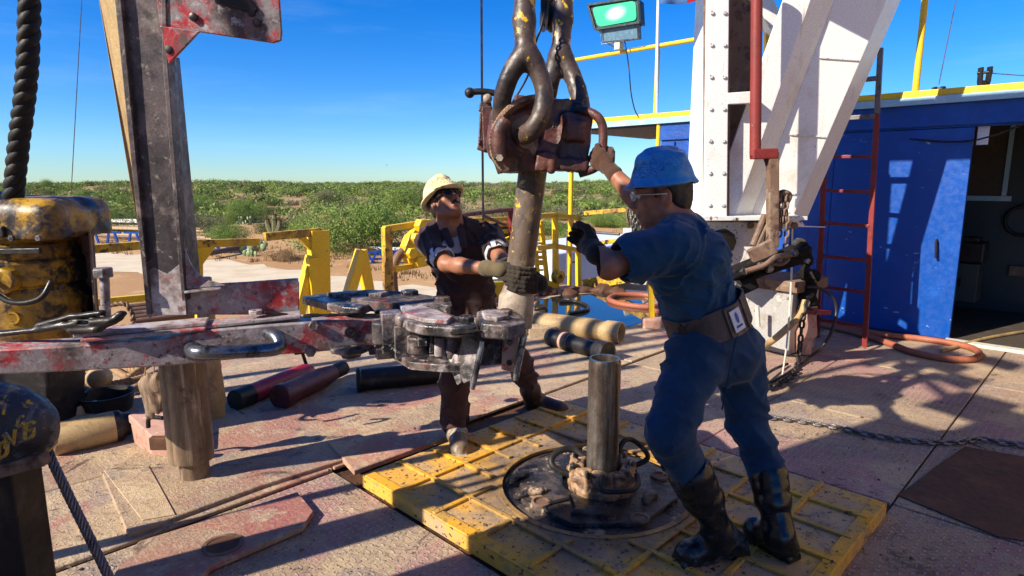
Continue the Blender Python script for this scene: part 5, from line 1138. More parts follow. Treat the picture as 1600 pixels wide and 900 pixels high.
# ------------------------------------------------------------------ guide posts and tools on the left deck
gp = thing('guide_post', 'thick muddy steel guide post standing under the tong handle', 'post', G(306, 752))
b0 = G(306, 752); r_ = wpx(V(b0.x, b0.y, .3), 30)
mb = MB(); mb.lathe([(r_ * .72, 0), (r_ * .72, .12), (r_ * .98, .125), (r_, .15), (r_, .42), (r_ * 1.02, .43), (r_ * 1.02, .70), (0, .70)], b0, (0, 0, 1), 40); mb.build('tube', 'post', gp, 40, .004)
mb = MB(); mb.tube([b0 + V(-r_ * .62, -.03, .12), b0 + V(-r_ * .66, -.03, .69)], r_ * .5, 20); mb.build('rear_tube', 'post', gp, 60)
gp2 = thing('guide_post', 'thinner brown stepped post standing behind the thick muddy post', 'post', G(336, 657)); b1 = G(336, 657); r2 = wpx(V(b1.x, b1.y, .4), 15)
mb = MB(); mb.lathe([(r2 * 1.1, 0), (r2 * 1.1, .10), (r2 * 1.25, .12), (r2 * 1.2, .18), (r2 * 1.02, .34), (r2 * 1.05, .36), (r2 * .86, .52), (r2 * .8, .95), (0, .95)], b1, (0, 0, 1), 32); mb.build('tube', 'tanpipe', gp2, 40, .004)
def cyl(name, label, a, b, prof, mat, cat, parent=None):
    """lathe along the line a to b: prof in (radius m, share of length)"""
    a, b = Vector(a), Vector(b); L = (b - a).length; mb = MB(); mb.lathe([(r, h * L) for r, h in prof], a, b - a, 32)
    o = mb.build(name, mat, parent, 40, .003)
    if label: tag(o, label, cat); base_at(o)
    return o
r3 = wpx(G(140, 695), 25); lt = thing('mud_bottle', 'fat tan lying cylinder with a black tapered end left of the muddy post', 'cylinder', G(150, 715))
a, b = G(84, 712) + V(0, 0, r3), G(182, 690) + V(0, 0, r3)
cyl('body', None, a, b, [(r3 * .9, 0), (r3, .04), (r3, 1), (r3 * .6, 1.0)], 'tanpipe', None, lt)
cyl('black_end', None, b, b + (b - a) * .30, [(r3 * .98, 0), (r3 * .98, .3), (r3 * .72, .6), (r3 * .7, 1), (r3 * .3, 1)], 'blackmetal', None, lt)
for (x, y, wd, lb) in ((98, 640, 38, 'left one of two black oil pans on the deck behind the tan cylinder'), (168, 640, 40, 'right one of two black oil pans on the deck behind the tan cylinder')):
    g_ = G(x, y); r4 = wpx(g_, wd); mb = MB(); mb.lathe([(r4 * .85, 0), (r4, .12), (r4 * .93, .12), (r4 * .78, .02), (0, .02)], g_, (0, 0, 1), 36); o = tag(mb.build('oil_pan', 'blackmetal', None, 40), lb, 'pan'); base_at(o)
rc = thing('rope_coil', 'loose coil of brown manila rope round a roller on the far left deck', 'rope', G(150, 620))
mb = MB()
twisted(mb, smooth_path([G(88, 598) + V(0, 0, .06), G(110, 594) + V(0, 0, .08), G(132, 604) + V(0, 0, .05), G(160, 612) + V(0, 0, .05), G(210, 604) + V(0, 0, .05), G(235, 596) + V(0, 0, .05)], 8), .028, 3, .10, 7)
twisted(mb, smooth_path([G(100, 612) + V(0, 0, .04), G(125, 612) + V(0, 0, .05), G(150, 626) + V(0, 0, .03), G(185, 622) + V(0, 0, .03), G(240, 606) + V(0, 0, .06)], 8), .028, 3, .10, 7)
twisted(mb, smooth_path([G(150, 582) + V(0, 0, .06), G(175, 584) + V(0, 0, .05), G(200, 596) + V(0, 0, .04), G(215, 590) + V(0, 0, .05)], 8), .028, 3, .10, 7)
twisted(mb, smooth_path([G(192, 583) + V(0, 0, .05), G(215, 588) + V(0, 0, .05), G(238, 578) + V(0, 0, .06)], 8), .028, 3, .10, 7)
mb.build('rope', 'rope', rc, 60)
g_ = G(150, 612) + V(0, 0, .09); mb = MB(); mb.lathe([(.05, -.02), (.085, 0), (.085, .10), (.06, .16), (.04, .17), (0, .17)], g_ + V(0, .06, 0), (.55, -1, .25), 28); mb.build('roller', 'tanpipe', rc, 40, .004)
mb = MB(); mb.bar(G(60, 650) + V(0, 0, .08), G(90, 605) + V(0, 0, .08), .10, .12); mb.bar(G(75, 665) + V(0, 0, .05), G(155, 645) + V(0, 0, .05), .06, .07); mb.bar(G(70, 672) + V(0, 0, .02), G(150, 655) + V(0, 0, .02), .25, .02); base_at(tag(mb.build('scrap_frame', 'cream', None, 0, .004), 'pale angled scrap frame beside the left oil pan', 'frame'))
pk = thing('hinge_casting', 'faded pink hinged casting with a loop lying beside the muddy post', 'casting', G(245, 700))
mb = MB(); mb.prism([G(200, 648, .18), G(232, 640, .2), G(268, 640, .2), G(270, 676, .18), G(236, 682, .17)], V(0, 0, -.05)); mb.prism([G(204, 662, .12), G(236, 688, .12), G(268, 690, .12), G(266, 660, .12)], V(0, 0, -.12)); mb.build('body', 'pinkpaint', pk, 0, .008)
mb = MB(); mb.tube(smooth_path([P(232, 668, 3.2), P(232, 655, 3.2), P(240, 652, 3.2), P(262, 654, 3.2)], 4), .012, 8); mb.build('loop', 'blackmetal', pk, 60)
mb = MB(); mb.box(P(252, 692, 3.18), (.055, .02, .035)); mb.build('socket', 'rustmat', pk, 0, .005)
rg = thing('rag_bundle', 'frayed brown rag strands hanging beside the muddy post under the tong', 'rag', P(240, 600, 3.15))
q_ = SF(np.array(P(205, 665, 3.15)) - .1, np.array(P(280, 570, 3.15)) + .1, .007)
for i in range(26):
    x = random.uniform(220, 268); y0_ = random.uniform(585, 600); y1_ = y0_ + random.uniform(20, 62 - abs(x - 235)); q_.cone(tb(x, y0_, 3.15 + random.uniform(-.03, .03)), tb(x + random.uniform(-6, 6) - (x - 240) * .25, max(y1_, y0_ + 12), 3.15), .016, .010, .012)
q_.ell(tb(243, 600, 3.15), (.085, .04, .05), None, .02); q_.disp(lambda p: sinnoise(p * [1, 1, .35], 90, 5) * .005); q_.build('strands', 'rag', rg)
for i in range(4):
    mb = MB(); mb.tube([P(228 + i * 13, 568, 3.12), P(226 + i * 14, 590, 3.14)], .004, 5); mb.build('string', 'rope', rg, 60)

def lie(px0, py0, px1, py1, rpx):
    a, b = G(px0, py0), G(px1, py1); r = wpx((a + b) / 2, rpx); a, b = a + V(0, 0, r), b + V(0, 0, r); return a, b, r
a, b, r = lie(372, 640, 486, 592, 15); rt1 = thing('lift_sub', 'crimson painted lifting sub lying on the deck in front of the thinner post', 'tool', (a + b) / 2 - V(0, 0, r))
cyl('body', None, a, b, [(r * .8, 0), (r, .02), (r, .26), (r * .98, .27), (r, .3), (r, .9), (r * .7, 1), (0, 1)], 'redtool', None, rt1)
cyl('black_band', None, a - (b - a) * .03, a + (b - a) * .16, [(r * .5, 0), (r * 1.04, 0), (r * 1.06, 1), (r * .9, 1)], 'blackmetal', None, rt1)
mb = MB(); mb.tube([b + V(-.03, 0, r * .6), b + V(-.05, -.02, r * 2.1)], .014, 8); mb.bar(b + V(-.11, -.02, r * 2.0), b + V(0, -.02, r * 2.2), .02, .02); mb.build('tee_valve', 'blackmetal', rt1, 40)
a, b, r = lie(438, 640, 520, 600, 19); rt2 = thing('lift_sub', 'darker maroon sub with a threaded nose lying in front of the crimson one', 'tool', (a + b) / 2 - V(0, 0, r))
cyl('body', None, a, b, [(r * .62, .02), (r * .64, 0), (r, 0), (r, .1), (r * .9, .12), (r * .9, .75), (r * .7, 1), (0, 1)], 'dkredtool', None, rt2)
cyl('threaded_nose', None, b - (b - a) * .05, b + (b - a) * .26, [(r * .55, 0), (r * .62, .3), (r * .66, .5), (r * .66, .95), (r * .4, 1), (0, 1)], 'blackmetal', None, rt2)
a, b, r = lie(558, 612, 720, 596, 18); bb = thing('drill_collar', 'black collar pipe lying on the deck behind the man in brown', 'pipe', (a + b) / 2 - V(0, 0, r))
cyl('body', None, a, b, [(r * .6, 0), (r, 0), (r * 1.06, .01), (r * 1.06, .03), (r * .94, .04), (r * .94, .9), (r * .7, 1), (0, 1)], 'blackmetal', None, bb)
a, b, r = lie(845, 520, 972, 538, 17); tp = thing('casing_joint', 'tan muddy pipe joint lying behind the standing drill pipe', 'pipe', (a + b) / 2 - V(0, 0, r))
cyl('body', None, a, b, [(r * .8, -.25), (r, -.25), (r, .72), (r * .9, .74), (r * .9, .8), (r, .82), (r, .99), (r * .85, .99), (r * .8, .9), (0, .9)], 'tanpipe', None, tp)
a, b, r = lie(858, 540, 945, 566, 15); bp = thing('crossover_sub', 'black ringed sub lying in front of the tan pipe joint', 'pipe', (a + b) / 2 - V(0, 0, r))
cyl('body', None, a, b, [(r * .5, 0), (r * .95, .02), (r, .06), (r, .16), (r * .86, .2), (r * .86, .3), (r, .34), (r, .4), (r * .86, .46), (r * .84, .85), (r * 1.1, .88), (r * 1.15, 1.05), (r * .8, 1.06), (0, 1)], 'blackmetal', None, bp)
for f0 in (.26, .37):
    cyl('worn_ring', None, a + (b - a) * f0, a + (b - a) * (f0 + .06), [(r * .8, 0), (r * .97, .2), (r * .97, .8), (r * .8, 1)], 'pinkpaint', None, bp)
# ------------------------------------------------------------------ doghouse
WW = 4.85
zt = PW(1490, 156, WW).z; ZR = zt
uL = uw(PW(1030, 300, WW))[0]; uD0 = uw(PW(1292, 400, WW))[0]; uD1 = uw(PW(1503, 365, WW))[0]; uE = 4.5; wB = 7.0
dh = thing('doghouse', 'blue steel crew cabin with an open doorway and railed roof at the right', 'cabin', R(1, 5.9, 0))
def rbox(mb, u0, u1, w0, w1, z0, z1): return mb.box(R((u0 + u1) / 2, (w0 + w1) / 2, (z0 + z1) / 2), ((u1 - u0) / 2, (w1 - w0) / 2, (z1 - z0) / 2), RIGM)
zl = PW(1560, 196, WW).z
mb = MB(); rbox(mb, uL, uD0 - .005, WW, WW + .05, 0.0, ZR); rbox(mb, uL, uL + .05, WW + .05, wB, 0, ZR)
for k in range(7):
    u_ = uL + .02 + k * (uD0 - uL) / 7; rbox(mb, u_ + .09, u_ + .19, WW - .028, WW + .002, .05, ZR - .26)
rbox(mb, uD0 - .005, uE, WW + .002, WW + .05, zl, ZR); rbox(mb, uL, uE, WW - .03, WW + .003, zl + .02, ZR - .004); rbox(mb, uE, uE + .05, WW, wB, 0, ZR)
mb.build('wall', 'blue', dh, 0, .003, 1)
mb = MB(); rbox(mb, uD0, uD1, WW - .012, WW + .04, 0.012, zl - .004); dr = mb.build('door', 'bluedoor', dh, 0, .004, 1)
mb = MB(); a, b = PW(1464, 374, WW - .012), PW(1464, 402, WW - .012); o_ = -WV * .05; mb.tube([a, a + o_, b + o_, b], .010, 8); mb.build('handle', 'blackmetal', dr, 60)
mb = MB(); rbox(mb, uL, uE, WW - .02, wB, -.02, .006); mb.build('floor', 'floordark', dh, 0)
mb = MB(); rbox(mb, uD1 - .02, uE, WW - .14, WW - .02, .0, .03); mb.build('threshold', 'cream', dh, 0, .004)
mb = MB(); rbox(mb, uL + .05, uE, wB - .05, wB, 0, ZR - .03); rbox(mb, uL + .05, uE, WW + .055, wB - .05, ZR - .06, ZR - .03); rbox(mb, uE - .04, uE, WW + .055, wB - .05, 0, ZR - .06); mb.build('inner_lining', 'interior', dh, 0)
# inside: window, wall sheet, cabinet and radio, hose
def BP(x, y): return PW(x, y, wB - .06)
def wallrect(x0, y0, x1, y1, w0, w1):
    a, b = PW(x0, (y0 + y1) / 2, (w0)), PW(x1, (y0 + y1) / 2, (w0)); ua, ub = uw(a)[0], uw(b)[0]
    za, zb = PW((x0 + x1) / 2, y1, w0).z, PW((x0 + x1) / 2, y0, w0).z
    mb = MB(); rbox(mb, ua, ub, w0, w1, za, zb); return mb
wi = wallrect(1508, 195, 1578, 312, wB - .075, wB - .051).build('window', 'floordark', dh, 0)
for (x0, y0, x1, y1) in ((1506, 306, 1580, 314), (1572, 190, 1580, 306)): wallrect(x0, y0, x1, y1, wB - .1, wB - .076).build('window_frame', 'roofmetal', wi, 0, .003)
wallrect(1527, 197, 1545, 226, WW + .06, WW + .075).build('notice_sheet', 'tank', dh, 0)
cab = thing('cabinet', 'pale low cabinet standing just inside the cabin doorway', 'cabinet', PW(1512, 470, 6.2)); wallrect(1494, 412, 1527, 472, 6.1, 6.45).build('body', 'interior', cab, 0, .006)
pa_ = PW(1500, 440, 6.09); mb = MB(); mb.box(pa_, (.012, .02, .05), RIGM); mb.build('pull', 'blackmetal', cab, 0, .003)
bx = thing('radio_box', 'black box standing on the pale cabinet inside the cabin', 'box', PW(1520, 411, 6.2)); wallrect(1498, 379, 1538, 411, 6.08, 6.42).build('body', 'blackmetal', bx, 0, .02)
wallrect(1502, 371, 1530, 379, 6.12, 6.36).build('lid', 'blackmetal', bx, 0, .012)
hl = thing('hose_loop', 'dark hose loop hanging on the cabin back wall', 'hose', BP(1600, 350)); mb = MB(); cc = BP(1600, 345) - WV * .05; mb.tube(arc(cc, UV, ZV, .17, 0, 2 * PI, 30)[:-1], .018, 8, closed=True); mb.build('loop', 'blackmetal', hl, 60)
wallrect(1576, 416, 1606, 432, wB - .11, wB - .052).build('wall_shelf', 'rusty', dh, 0, .004)
# roof with its curb, trim and railing
mb = MB(); rbox(mb, -4.2, uE + .2, WW - .06, wB + .1, ZR + .002, ZR + .045); mb.build('roof', 'roofmetal', dh, 0, .004)
mb = MB(); rbox(mb, -4.2, uL - .01, WW - .02, wB, ZR - .055, ZR - .004); mb.build('porch_soffit', 'floordark', dh, 0)
mb = MB(); rbox(mb, -4.2, uE + .2, WW - .075, WW - .062, ZR - .03, ZR + .04); mb.build('drip_edge', 'roofmetal', dh, 0, .003)
mb = MB(); mb.bar(R(-4.15, WW - .03, ZR + .075), R(uE + .2, WW - .03, ZR + .075), .06, .06, (0, 0, 1)); mb.build('roof_curb', 'yellow', dh, 0, .006)
zr2 = PW(1027, 72, WW).z; uA = uw(PW(896, 95, WW))[0]
mb = MB(); mb.tube([R(uA, WW, zr2), R(uw(PW(1140, 48, WW))[0] + .4, WW, zr2)], .028, 12); mb.build('roof_rail', 'yellow', dh, 60)
for x, y0, y1 in ((1026, 188, 70), (1430, 148, -40)):
    u_ = uw(PW(x, 150, WW))[0]; mb = MB(); mb.tube([R(u_, WW - .01, ZR + .05), R(u_, WW - .01, zr2 + (.25 if x > 1200 else -.02))], .03, 12); mb.build('rail_post', 'yellow', dh, 60)
mb = MB(); mb.tube([R(uA, WW - .01, 0), R(uA, WW - .01, zr2)], .035, 12); mb.build('corner_post', 'yellow', dh, 60)
mb = MB(); mb.tube([R(uL - .03, WW - .02, .0), R(uL - .03, WW - .02, ZR)], .03, 10); mb.build('porch_post', 'yellow', dh, 60)
mb = MB(); mb.tube(smooth_path([R(.15, WW - .035, ZR - .35), R(.7, WW - .035, ZR - .38), R(1.3, WW - .035, ZR - .12), R(1.7, WW - .04, ZR + .05)], 5), .009, 6); mb.build('wall_cable', 'blackmetal', dh, 60)
gg = PW(1405, 145, WW)
for x, y, hgt, lb in ((1466, 144, .10, 'small black clamp standing on the cabin roof below the thin guy wire'), (1536, 138, .24, 'taller black clevis standing on the cabin roof edge')):
    p = PW(x, y, WW + .1); p.z = ZR + .045; t = thing('roof_clamp', lb, 'clamp', p); mb = MB(); mb.bar(p, p + V(0, 0, hgt * .5), .09, .05); mb.build('base', 'blackmetal', t, 0, .006)
    mb = MB()
    for s in (-1, 1): mb.bar(p + UV * .03 * s + V(0, 0, hgt * .4), p + UV * .035 * s + V(0, 0, hgt), .025, .05)
    mb.tube([p - UV * .06 + V(0, 0, hgt * .8), p + UV * .06 + V(0, 0, hgt * .8)], .014, 8); mb.build('jaw', 'blackmetal', t, 0, .004)
mb = MB(); p = PW(1467, 132, WW + .1); mb.tube([p, PW(1500, -30, WW + .1)], .005, 5); tag(mb.build('guy_wire', 'wire', None, 60), 'thin guy wire rising from the small roof clamp', 'cable')
mb = MB(); mb.tube([PW(1543, 114, WW + .1), PW(1680, 124, WW + .6)], .005, 5); tag(mb.build('guy_wire', 'wire', None, 60), 'thin wire running right from the taller roof clevis', 'cable')

# flag pole and flag
fp = thing('flag_pole', 'white pole lashed to the cabin roof railing', 'pole', PW(1026, 70, WW - .04))
mb = MB(); mb.tube([PW(1026, 180, WW - .04), PW(1027, 70, WW - .04), PW(1030, -60, WW - .04)], .02, 10); mb.build('pole', 'tank', fp, 60)
fl = thing('flag', 'wind blown flag of blue and red cloth at the top edge', 'flag', PW(1034, 4, WW - .04))
for nm, mat, x0, x1 in (('blue_field', (0.10, 0.25, 0.62), 1032, 1074), ('red_field', (0.65, 0.02, 0.03), 1074, 1120)):
    mb = MB(); n = 8; vs = []; fs = []
    for i in range(n + 1):
        for j in range(2):
            x = x0 + (x1 - x0) * i / n; y = -40 if j else (8 - (x - 1032) * .10 + math.sin(x * .09) * 2); vs.append(PW(x, y, WW - .06 + .05 * math.sin(x * .12)))
    for i in range(n): fs.append((2 * i, 2 * i + 2, 2 * i + 3, 2 * i + 1))
    mb.add(vs, fs); o = mb.build(nm, worn('flag_' + nm, mat, [], .8, .1, bump=0), fl, 60); sm = o.modifiers.new('thickness', 'SOLIDIFY'); sm.thickness = .004

# floodlight
FL = WW - .05
fd = thing('floodlight', 'rectangular floodlight with a lit green tinted lens on the cabin roof rail', 'floodlight', PW(968, 72, FL))
def FP(x, y, o=0.0): return PW(x, y, FL - o)
mb = MB(); mb.prism([FP(919, 8, .12), FP(997, -3, .12), FP(999, 34, .12), FP(930, 46, .12)], WV * .14 + V(0, 0, -.03)); mb.build('housing', 'lamphousing', fd, 0, .008)
mb = MB()
for a, b in (((919, 8), (997, -4)), ((997, -4), (1000, 35)), ((1000, 35), (930, 46)), ((930, 46), (919, 8))): mb.bar(FP(*a, .14), FP(*b, .14), .03, .03)
mb.build('bezel', 'lamphousing', fd, 0, .004)
m = NT('lit_lens'); v = m.coord('Generated'); gr = m.new('ShaderNodeVectorMath', operation='DISTANCE'); m.l.new(v, gr.inputs[0]); gr.inputs[1].default_value = (.58, .5, .5)
m.setc((0.02, 0.12, 0.07)); m.setr(.15)
c = m.mix(m.ramp(gr.outputs['Value'], .08, .42), (0.85, 1.0, 0.85), (0.05, 0.60, 0.22)); m.l.new(c, m.b.inputs['Emission Color']); m.b.inputs['Emission Strength'].default_value = 1.0
mb = MB(); mb.prism(round_poly([FP(925, 12, .145), FP(992, 1, .145), FP(994, 31, .145), FP(934, 42, .145)], .06), WV * .012); mb.build('lens', m.m, fd, 0)
mb = MB(); mb.prism([FP(936, 46, .1), FP(995, 36, .1), FP(996, 60, .08), FP(940, 66, .08)], WV * .10); mb.build('ballast_box', 'lampblue', fd, 0, .006)
mb = MB(); mb.tube([FP(940, 48, .12), FP(940, 69, .1), FP(997, 60, .1), FP(998, 38, .12)], .008, 6); mb.tube([FP(950, 68, .08), FP(960, 74, .0), FP(975, 72, .0)], .008, 6); mb.build('bracket', 'steel', fd, 60)
mb = MB(); mb.box(FP(967, 72, .05), (.045, .05, .05), RIGM); mb.build('junction_box', 'cream', fd, 0, .008)
mb = MB(); mb.tube(smooth_path([FP(975, 60, .06), FP(979, 80, .05), FP(983, 110, .04), FP(986, 145, .04), FP(992, 172, .03), FP(1000, 186, 0)], 5), .008, 6); tag(mb.build('lamp_cable', 'blackmetal', None, 60), 'black cable hanging from the floodlight to the cabin roof', 'cable')

# ------------------------------------------------------------------ ladder
WL = 4.0
ld = thing('ladder', 'red steel ladder with a grey upper end in front of the blue cabin', 'ladder', PW(1318, 525, WL))
def lad(x): return uw(PW(x, 500, WL))[0]
uR_, uL_ = lad(1355), lad(1279); zb_ = .0
ztr = PW(1367, 178, WL).z; ztop = PW(1375, 75, WL).z; uT = uw(PW(1376, 75, WL))[0]
def lu_(u0, z): return u0 + (uT - uR_) * z / ztop        # the ladder leans a little along the cabin
for u_, z0, z1, mat in ((uL_, 0.02, PW(1290, 270, WL).z + .5, 'red'), (uR_, 0.0, ztr, 'red'), (uR_, ztr, ztop, 'wire'), (uL_ + .02, ztr, ztop, 'wire')):
    mb = MB(); mb.bar(R(lu_(u_, z0), WL, z0), R(lu_(u_, z1), WL, z1), .045, .03, WV); mb.build('rail', mat, ld, 0, .004)
for y in (511, 457, 407, 353, 300, 245):
    z = PW(1355, y, WL).z; mb = MB(); mb.bar(R(lu_(uL_, z) + .02, WL - .004, z + .01), R(lu_(uR_, z) - .01, WL - .004, z), .035, .03, (0, 0, 1)); mb.build('rung', 'red', ld, 0, .004)
for y in (182, 123):
    z = PW(1365, y, WL).z; mb = MB(); mb.bar(R(lu_(uL_, z) + .04, WL - .004, z), R(lu_(uR_, z) - .01, WL - .004, z), .045, .04, (0, 0, 1)); mb.build('rung', 'wire', ld, 0, .004)

# ------------------------------------------------------------------ mast legs
MY = 5.18
ms = thing('mast', 'white painted drilling mast foot of splayed box legs at the right', 'mast', P(1170, 400, MY))
def mp(name, pts, Y, th, mat='white', bev=.006, vec=None):
    mb = MB(); mb.prism([P(x, y, Y) for x, y in pts], vec or V(0, th, 0)); return mb.build(name, mat, ms, 0, bev)
mp('column_flange', [(1105, -60), (1140, -60), (1136, 345), (1100, 345)], MY, .03)
mp('column_web', [(1134, -60), (1142, -60), (1140, 345), (1133, 345)], MY + .03, .30, 'rusty')
mp('column_back', [(1100, -60), (1176, -60), (1174, 250), (1140, 345), (1100, 345)], MY + .33, .03, 'rusty')
mp('tie_bar', [(1137, 145), (1180, 142), (1180, 161), (1137, 163)], MY - .01, .06)
mp('upper_brace', [(1150, -60), (1176, -60), (1226, 30), (1226, 62), (1203, 45)], MY + .40, .12)
mp('yellow_stop', [(1197, 48), (1204, 48), (1201, 84), (1196, 84)], MY + .55, .05, 'yellow')
def sideplate(nm, a, b, a2, b2, Y, d):
    """a beam's flank: front edge a-b at distance Y, rear edge a2-b2 set back by d"""
    mb = MB(); mb.prism([P(*a, Y), P(*b, Y), P(*b2, Y + d), P(*a2, Y + d)], V(-.02, .012, 0)); return mb.build(nm, 'white', ms, 0, .002)
mp('diagonal_leg', [(1245, -60), (1287, -60), (1147, 340), (1104, 340)], MY + .10, .02)
sideplate('diagonal_flange', (1287, -60), (1147, 340), (1327, -60), (1173, 338), MY + .10, .125)
mp('diagonal_leg', [(1327, -60), (1411, -60), (1238, 340), (1173, 338)], MY + .225, .02)
sideplate('diagonal_flange', (1411, -60), (1238, 340), (1433, -60), (1261, 341), MY + .225, .32)
for x0, y0, x1, y1, n in ((1112, 20, 1108, 320, 7), (1132, 20, 1129, 320, 7)):
    for k in range(n):
        f = k / (n - 1); mb = MB(); mb.hexbolt(P(x0 + (x1 - x0) * f, y0 + (y1 - y0) * f, MY), (0, -1, 0), .016, .012); mb.build('flange_bolt', 'white_dirty', ms, 30)
for y in (90, 210, 300):
    mb = MB(); a_ = P(1338 - (y + 60) * .385, y, MY + .22); b_ = P(1405 - (y + 60) * .43, y + 4, MY + .22); mb.bar(a_, b_, .012, .012); mb.build('weld_bead', 'white_dirty', ms, 40)
mb = MB(); mb.bar(V(1.95, MY + .92, 0.3), V(1.95, MY + .92, 6.5), .42, .42); mb.build('rear_shade_column', 'white', ms, 0, .01)  # hidden column added behind the front one to shade the cabin wall
mp('rear_shade_leg', [(1250, -60), (1426, -60), (1248, 336), (1110, 336)], 6.1, .05)  # hidden plate added behind the legs to widen their shade on the cabin
mb = MB(); mb.bar(V(2.1, MY + .95, .5), V(3.5, MY + 1.0, 4.6), .2, .3); mb.build('rear_brace', 'white', ms, 0, .01)
mp('spotted_foot', [(1100, 346), (1200, 348), (1206, 330), (1238, 330), (1258, 352), (1200, 362), (1196, 410), (1112, 415)], MY + .16, .5, 'white_dirty')
mp('foot_plate', [(1095, 338), (1262, 338), (1262, 344), (1095, 345)], MY - .02, .62, 'white_dirty', .003)
for x, y in ((1172, 352), (1240, 352)): 
    mb = MB(); mb.hexbolt(P(x, y, MY + .13), (0, -1, 0), .03, .03); mb.build('bolt', 'rusty', ms, 30)
mb = MB(); q = P(1131, 378, MY + .12); mb.lathe([(.03, .05), (.1, .04), (.11, 0), (.11, -.05), (.05, -.05)], q, (.3, -1, 0), 9); mb.build('hub', 'blackmetal', ms, 30, .008)
bp_ = G(1198, 548); wv0 = .17
wp = thing('white_pedestal', 'white boxed pedestal column under the mast foot', 'pedestal', bp_)
b2 = bp_ + (UV * .0 + WV * .24); zt_ = P(1198, 452, bp_.y).z
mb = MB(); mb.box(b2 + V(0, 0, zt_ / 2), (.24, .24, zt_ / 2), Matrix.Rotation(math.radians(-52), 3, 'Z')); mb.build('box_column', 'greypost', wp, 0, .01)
mb = MB(); mb.box(b2 + V(0, 0, zt_ + .05), (.30, .28, .05), Matrix.Rotation(math.radians(-52), 3, 'Z')); mb.build('cap', 'rusty', wp, 0, .01)
mb = MB(); mb.tube([P(1183, 478, bp_.y - .1), P(1185, 510, bp_.y - .1)], .02, 8); mb.build('weld_stub', 'cream', wp, 60)
rp = thing('stand_pipe', 'red standpipe with a square offset in front of the white mast', 'pipe', P(1200, 375, MY - .15))
mb = MB(); mb.tube([P(1183, -60, MY - .12), P(1180, 243, MY - .12)], wpx(P(1180, 100, MY), 8.5), 16); mb.build('upper_pipe', 'redpipe', rp, 60)
mb = MB(); mb.bar(P(1174, 241, MY - .12), P(1213, 240, MY - .12), .09, .08, (0, 0, 1)); mb.build('offset', 'red', rp, 0, .01)
mb = MB(); mb.bar(P(1207, 238, MY - .12), P(1207, 386, MY - .12), .08, .08); mb.prism([P(1193, 247, MY - .12), P(1202, 247, MY - .12), P(1202, 275, MY - .12)], V(0, .02, 0)); mb.build('lower_bar', 'rusty', rp, 0, .008)
mb = MB(); mb.prism([P(1205, 352, MY - .14), P(1199, 386, MY - .14), P(1216, 386, MY - .14), P(1212, 352, MY - .14)], V(0, .1, 0)); mb.tube([P(1195, 335, MY - .05), P(1176, 384, MY - .1)], .025, 8); mb.tube([P(1200, 345, MY - .05), P(1182, 384, MY - .1)], .02, 8); mb.build('foot_gusset', 'rusty', rp, 0, .004)
t2 = thing('second_tong', 'black greasy second tong lying against the mast foot', 'pipe tong', P(1200, 420, MY - .35))
TY2 = MY - .34
for a_, b_, w2, h2_, o_ in (((1132, 440), (1262, 388), .12, .13, 0), ((1140, 428), (1205, 402), .16, .08, -.05), ((1190, 424), (1252, 404), .10, .07, -.04), ((1128, 458), (1176, 436), .20, .12, .02), ((1225, 402), (1262, 386), .18, .05, -.03)):
    mb = MB(); mb.bar(P(*a_, TY2 + o_), P(*b_, TY2 + o_), w2, h2_, (0, 0, 1)); mb.build('tong_bar', 'matteblack', t2, 0, .02, 3)
for x, y in ((1160, 425), (1186, 416), (1214, 405), (1238, 396), (1200, 420), (1150, 445)):
    mb = MB(); mb.hexbolt(P(x, y, TY2 - .12), (.2, -1, .3), .032, .04); mb.build('tong_bolt', 'jawdark', t2, 30, .004)
mb = MB(); mb.bar(P(1172, 402, TY2 - .1), P(1210, 384, TY2 - .1), .05, .12, (0, 0, 1)); mb.build('lever', 'rusty', t2, 0, .01)
mb = MB(); mb.tube(smooth_path([P(1165, 424, TY2 - .16), P(1195, 414, TY2 - .16), P(1212, 402, TY2 - .16), P(1236, 398, TY2 - .14)], 5), .022, 8); mb.tube(smooth_path([P(1205, 412, TY2 - .12), P(1222, 412, TY2 - .12), P(1232, 404, TY2 - .1)], 5), .018, 8); mb.build('wear_bar', 'rusty', t2, 60)
mb = MB(); mb.lathe([(.02, -.02), (.045, -.02), (.045, .02), (.02, .02), (.02, -.02)], P(1249, 381, TY2), (.2, -1, 0), 18); mb.build('eye', 'barsteel', t2, 60)
cb = thing('chain_bundle', 'rusty chain bundle hanging on the mast beside the standpipe foot', 'chain', P(1224, 310, MY - .1))
for x, dx, y1 in ((1221, 0, 372), (1226, 4, 398), (1230, -3, 355), (1217, 3, 345)):
    chain(cb, smooth_path([P(x, 305, MY - .1), P(x + dx, (305 + y1) / 2, MY - .12), P(x + dx - 4, y1, MY - .1)], 4), .075, .05, .009, 'rusty')
mb = MB(); mb.tube(smooth_path([P(1215, 305, MY - .08), P(1224, 300, MY - .1), P(1234, 306, MY - .08), P(1224, 325, MY - .1)], 4), .022, 8); mb.build('shackle', 'rusty', cb, 60)
vc = thing('valve_cluster', 'dark oily valves and fittings hanging left of the red ladder', 'valve', P(1266, 440, 5.5))
q_ = SF(np.array(P(1240, 500, 5.5)) - .1, np.array(P(1290, 400, 5.5)) + .1, .01)
for (x, y, r) in ((1262, 408, .05), (1258, 425, .06), (1270, 432, .06), (1264, 446, .07), (1260, 462, .07), (1270, 470, .05), (1256, 480, .05)): q_.ell(tb(x, y, 5.5), (r, r, r * 1.1), None, .02)
q_.disp(lambda p: sinnoise(p, 28, 4) * .015); q_.build('casting', 'matteblack', vc)
mb = MB(); mb.tube([P(1266, 424, 5.4), P(1275, 442, 5.4)], .012, 8); mb.tube([P(1258, 410, 5.4), P(1262, 404, 5.4)], .03, 10); mb.build('bright_stem', 'barsteel', vc, 60)
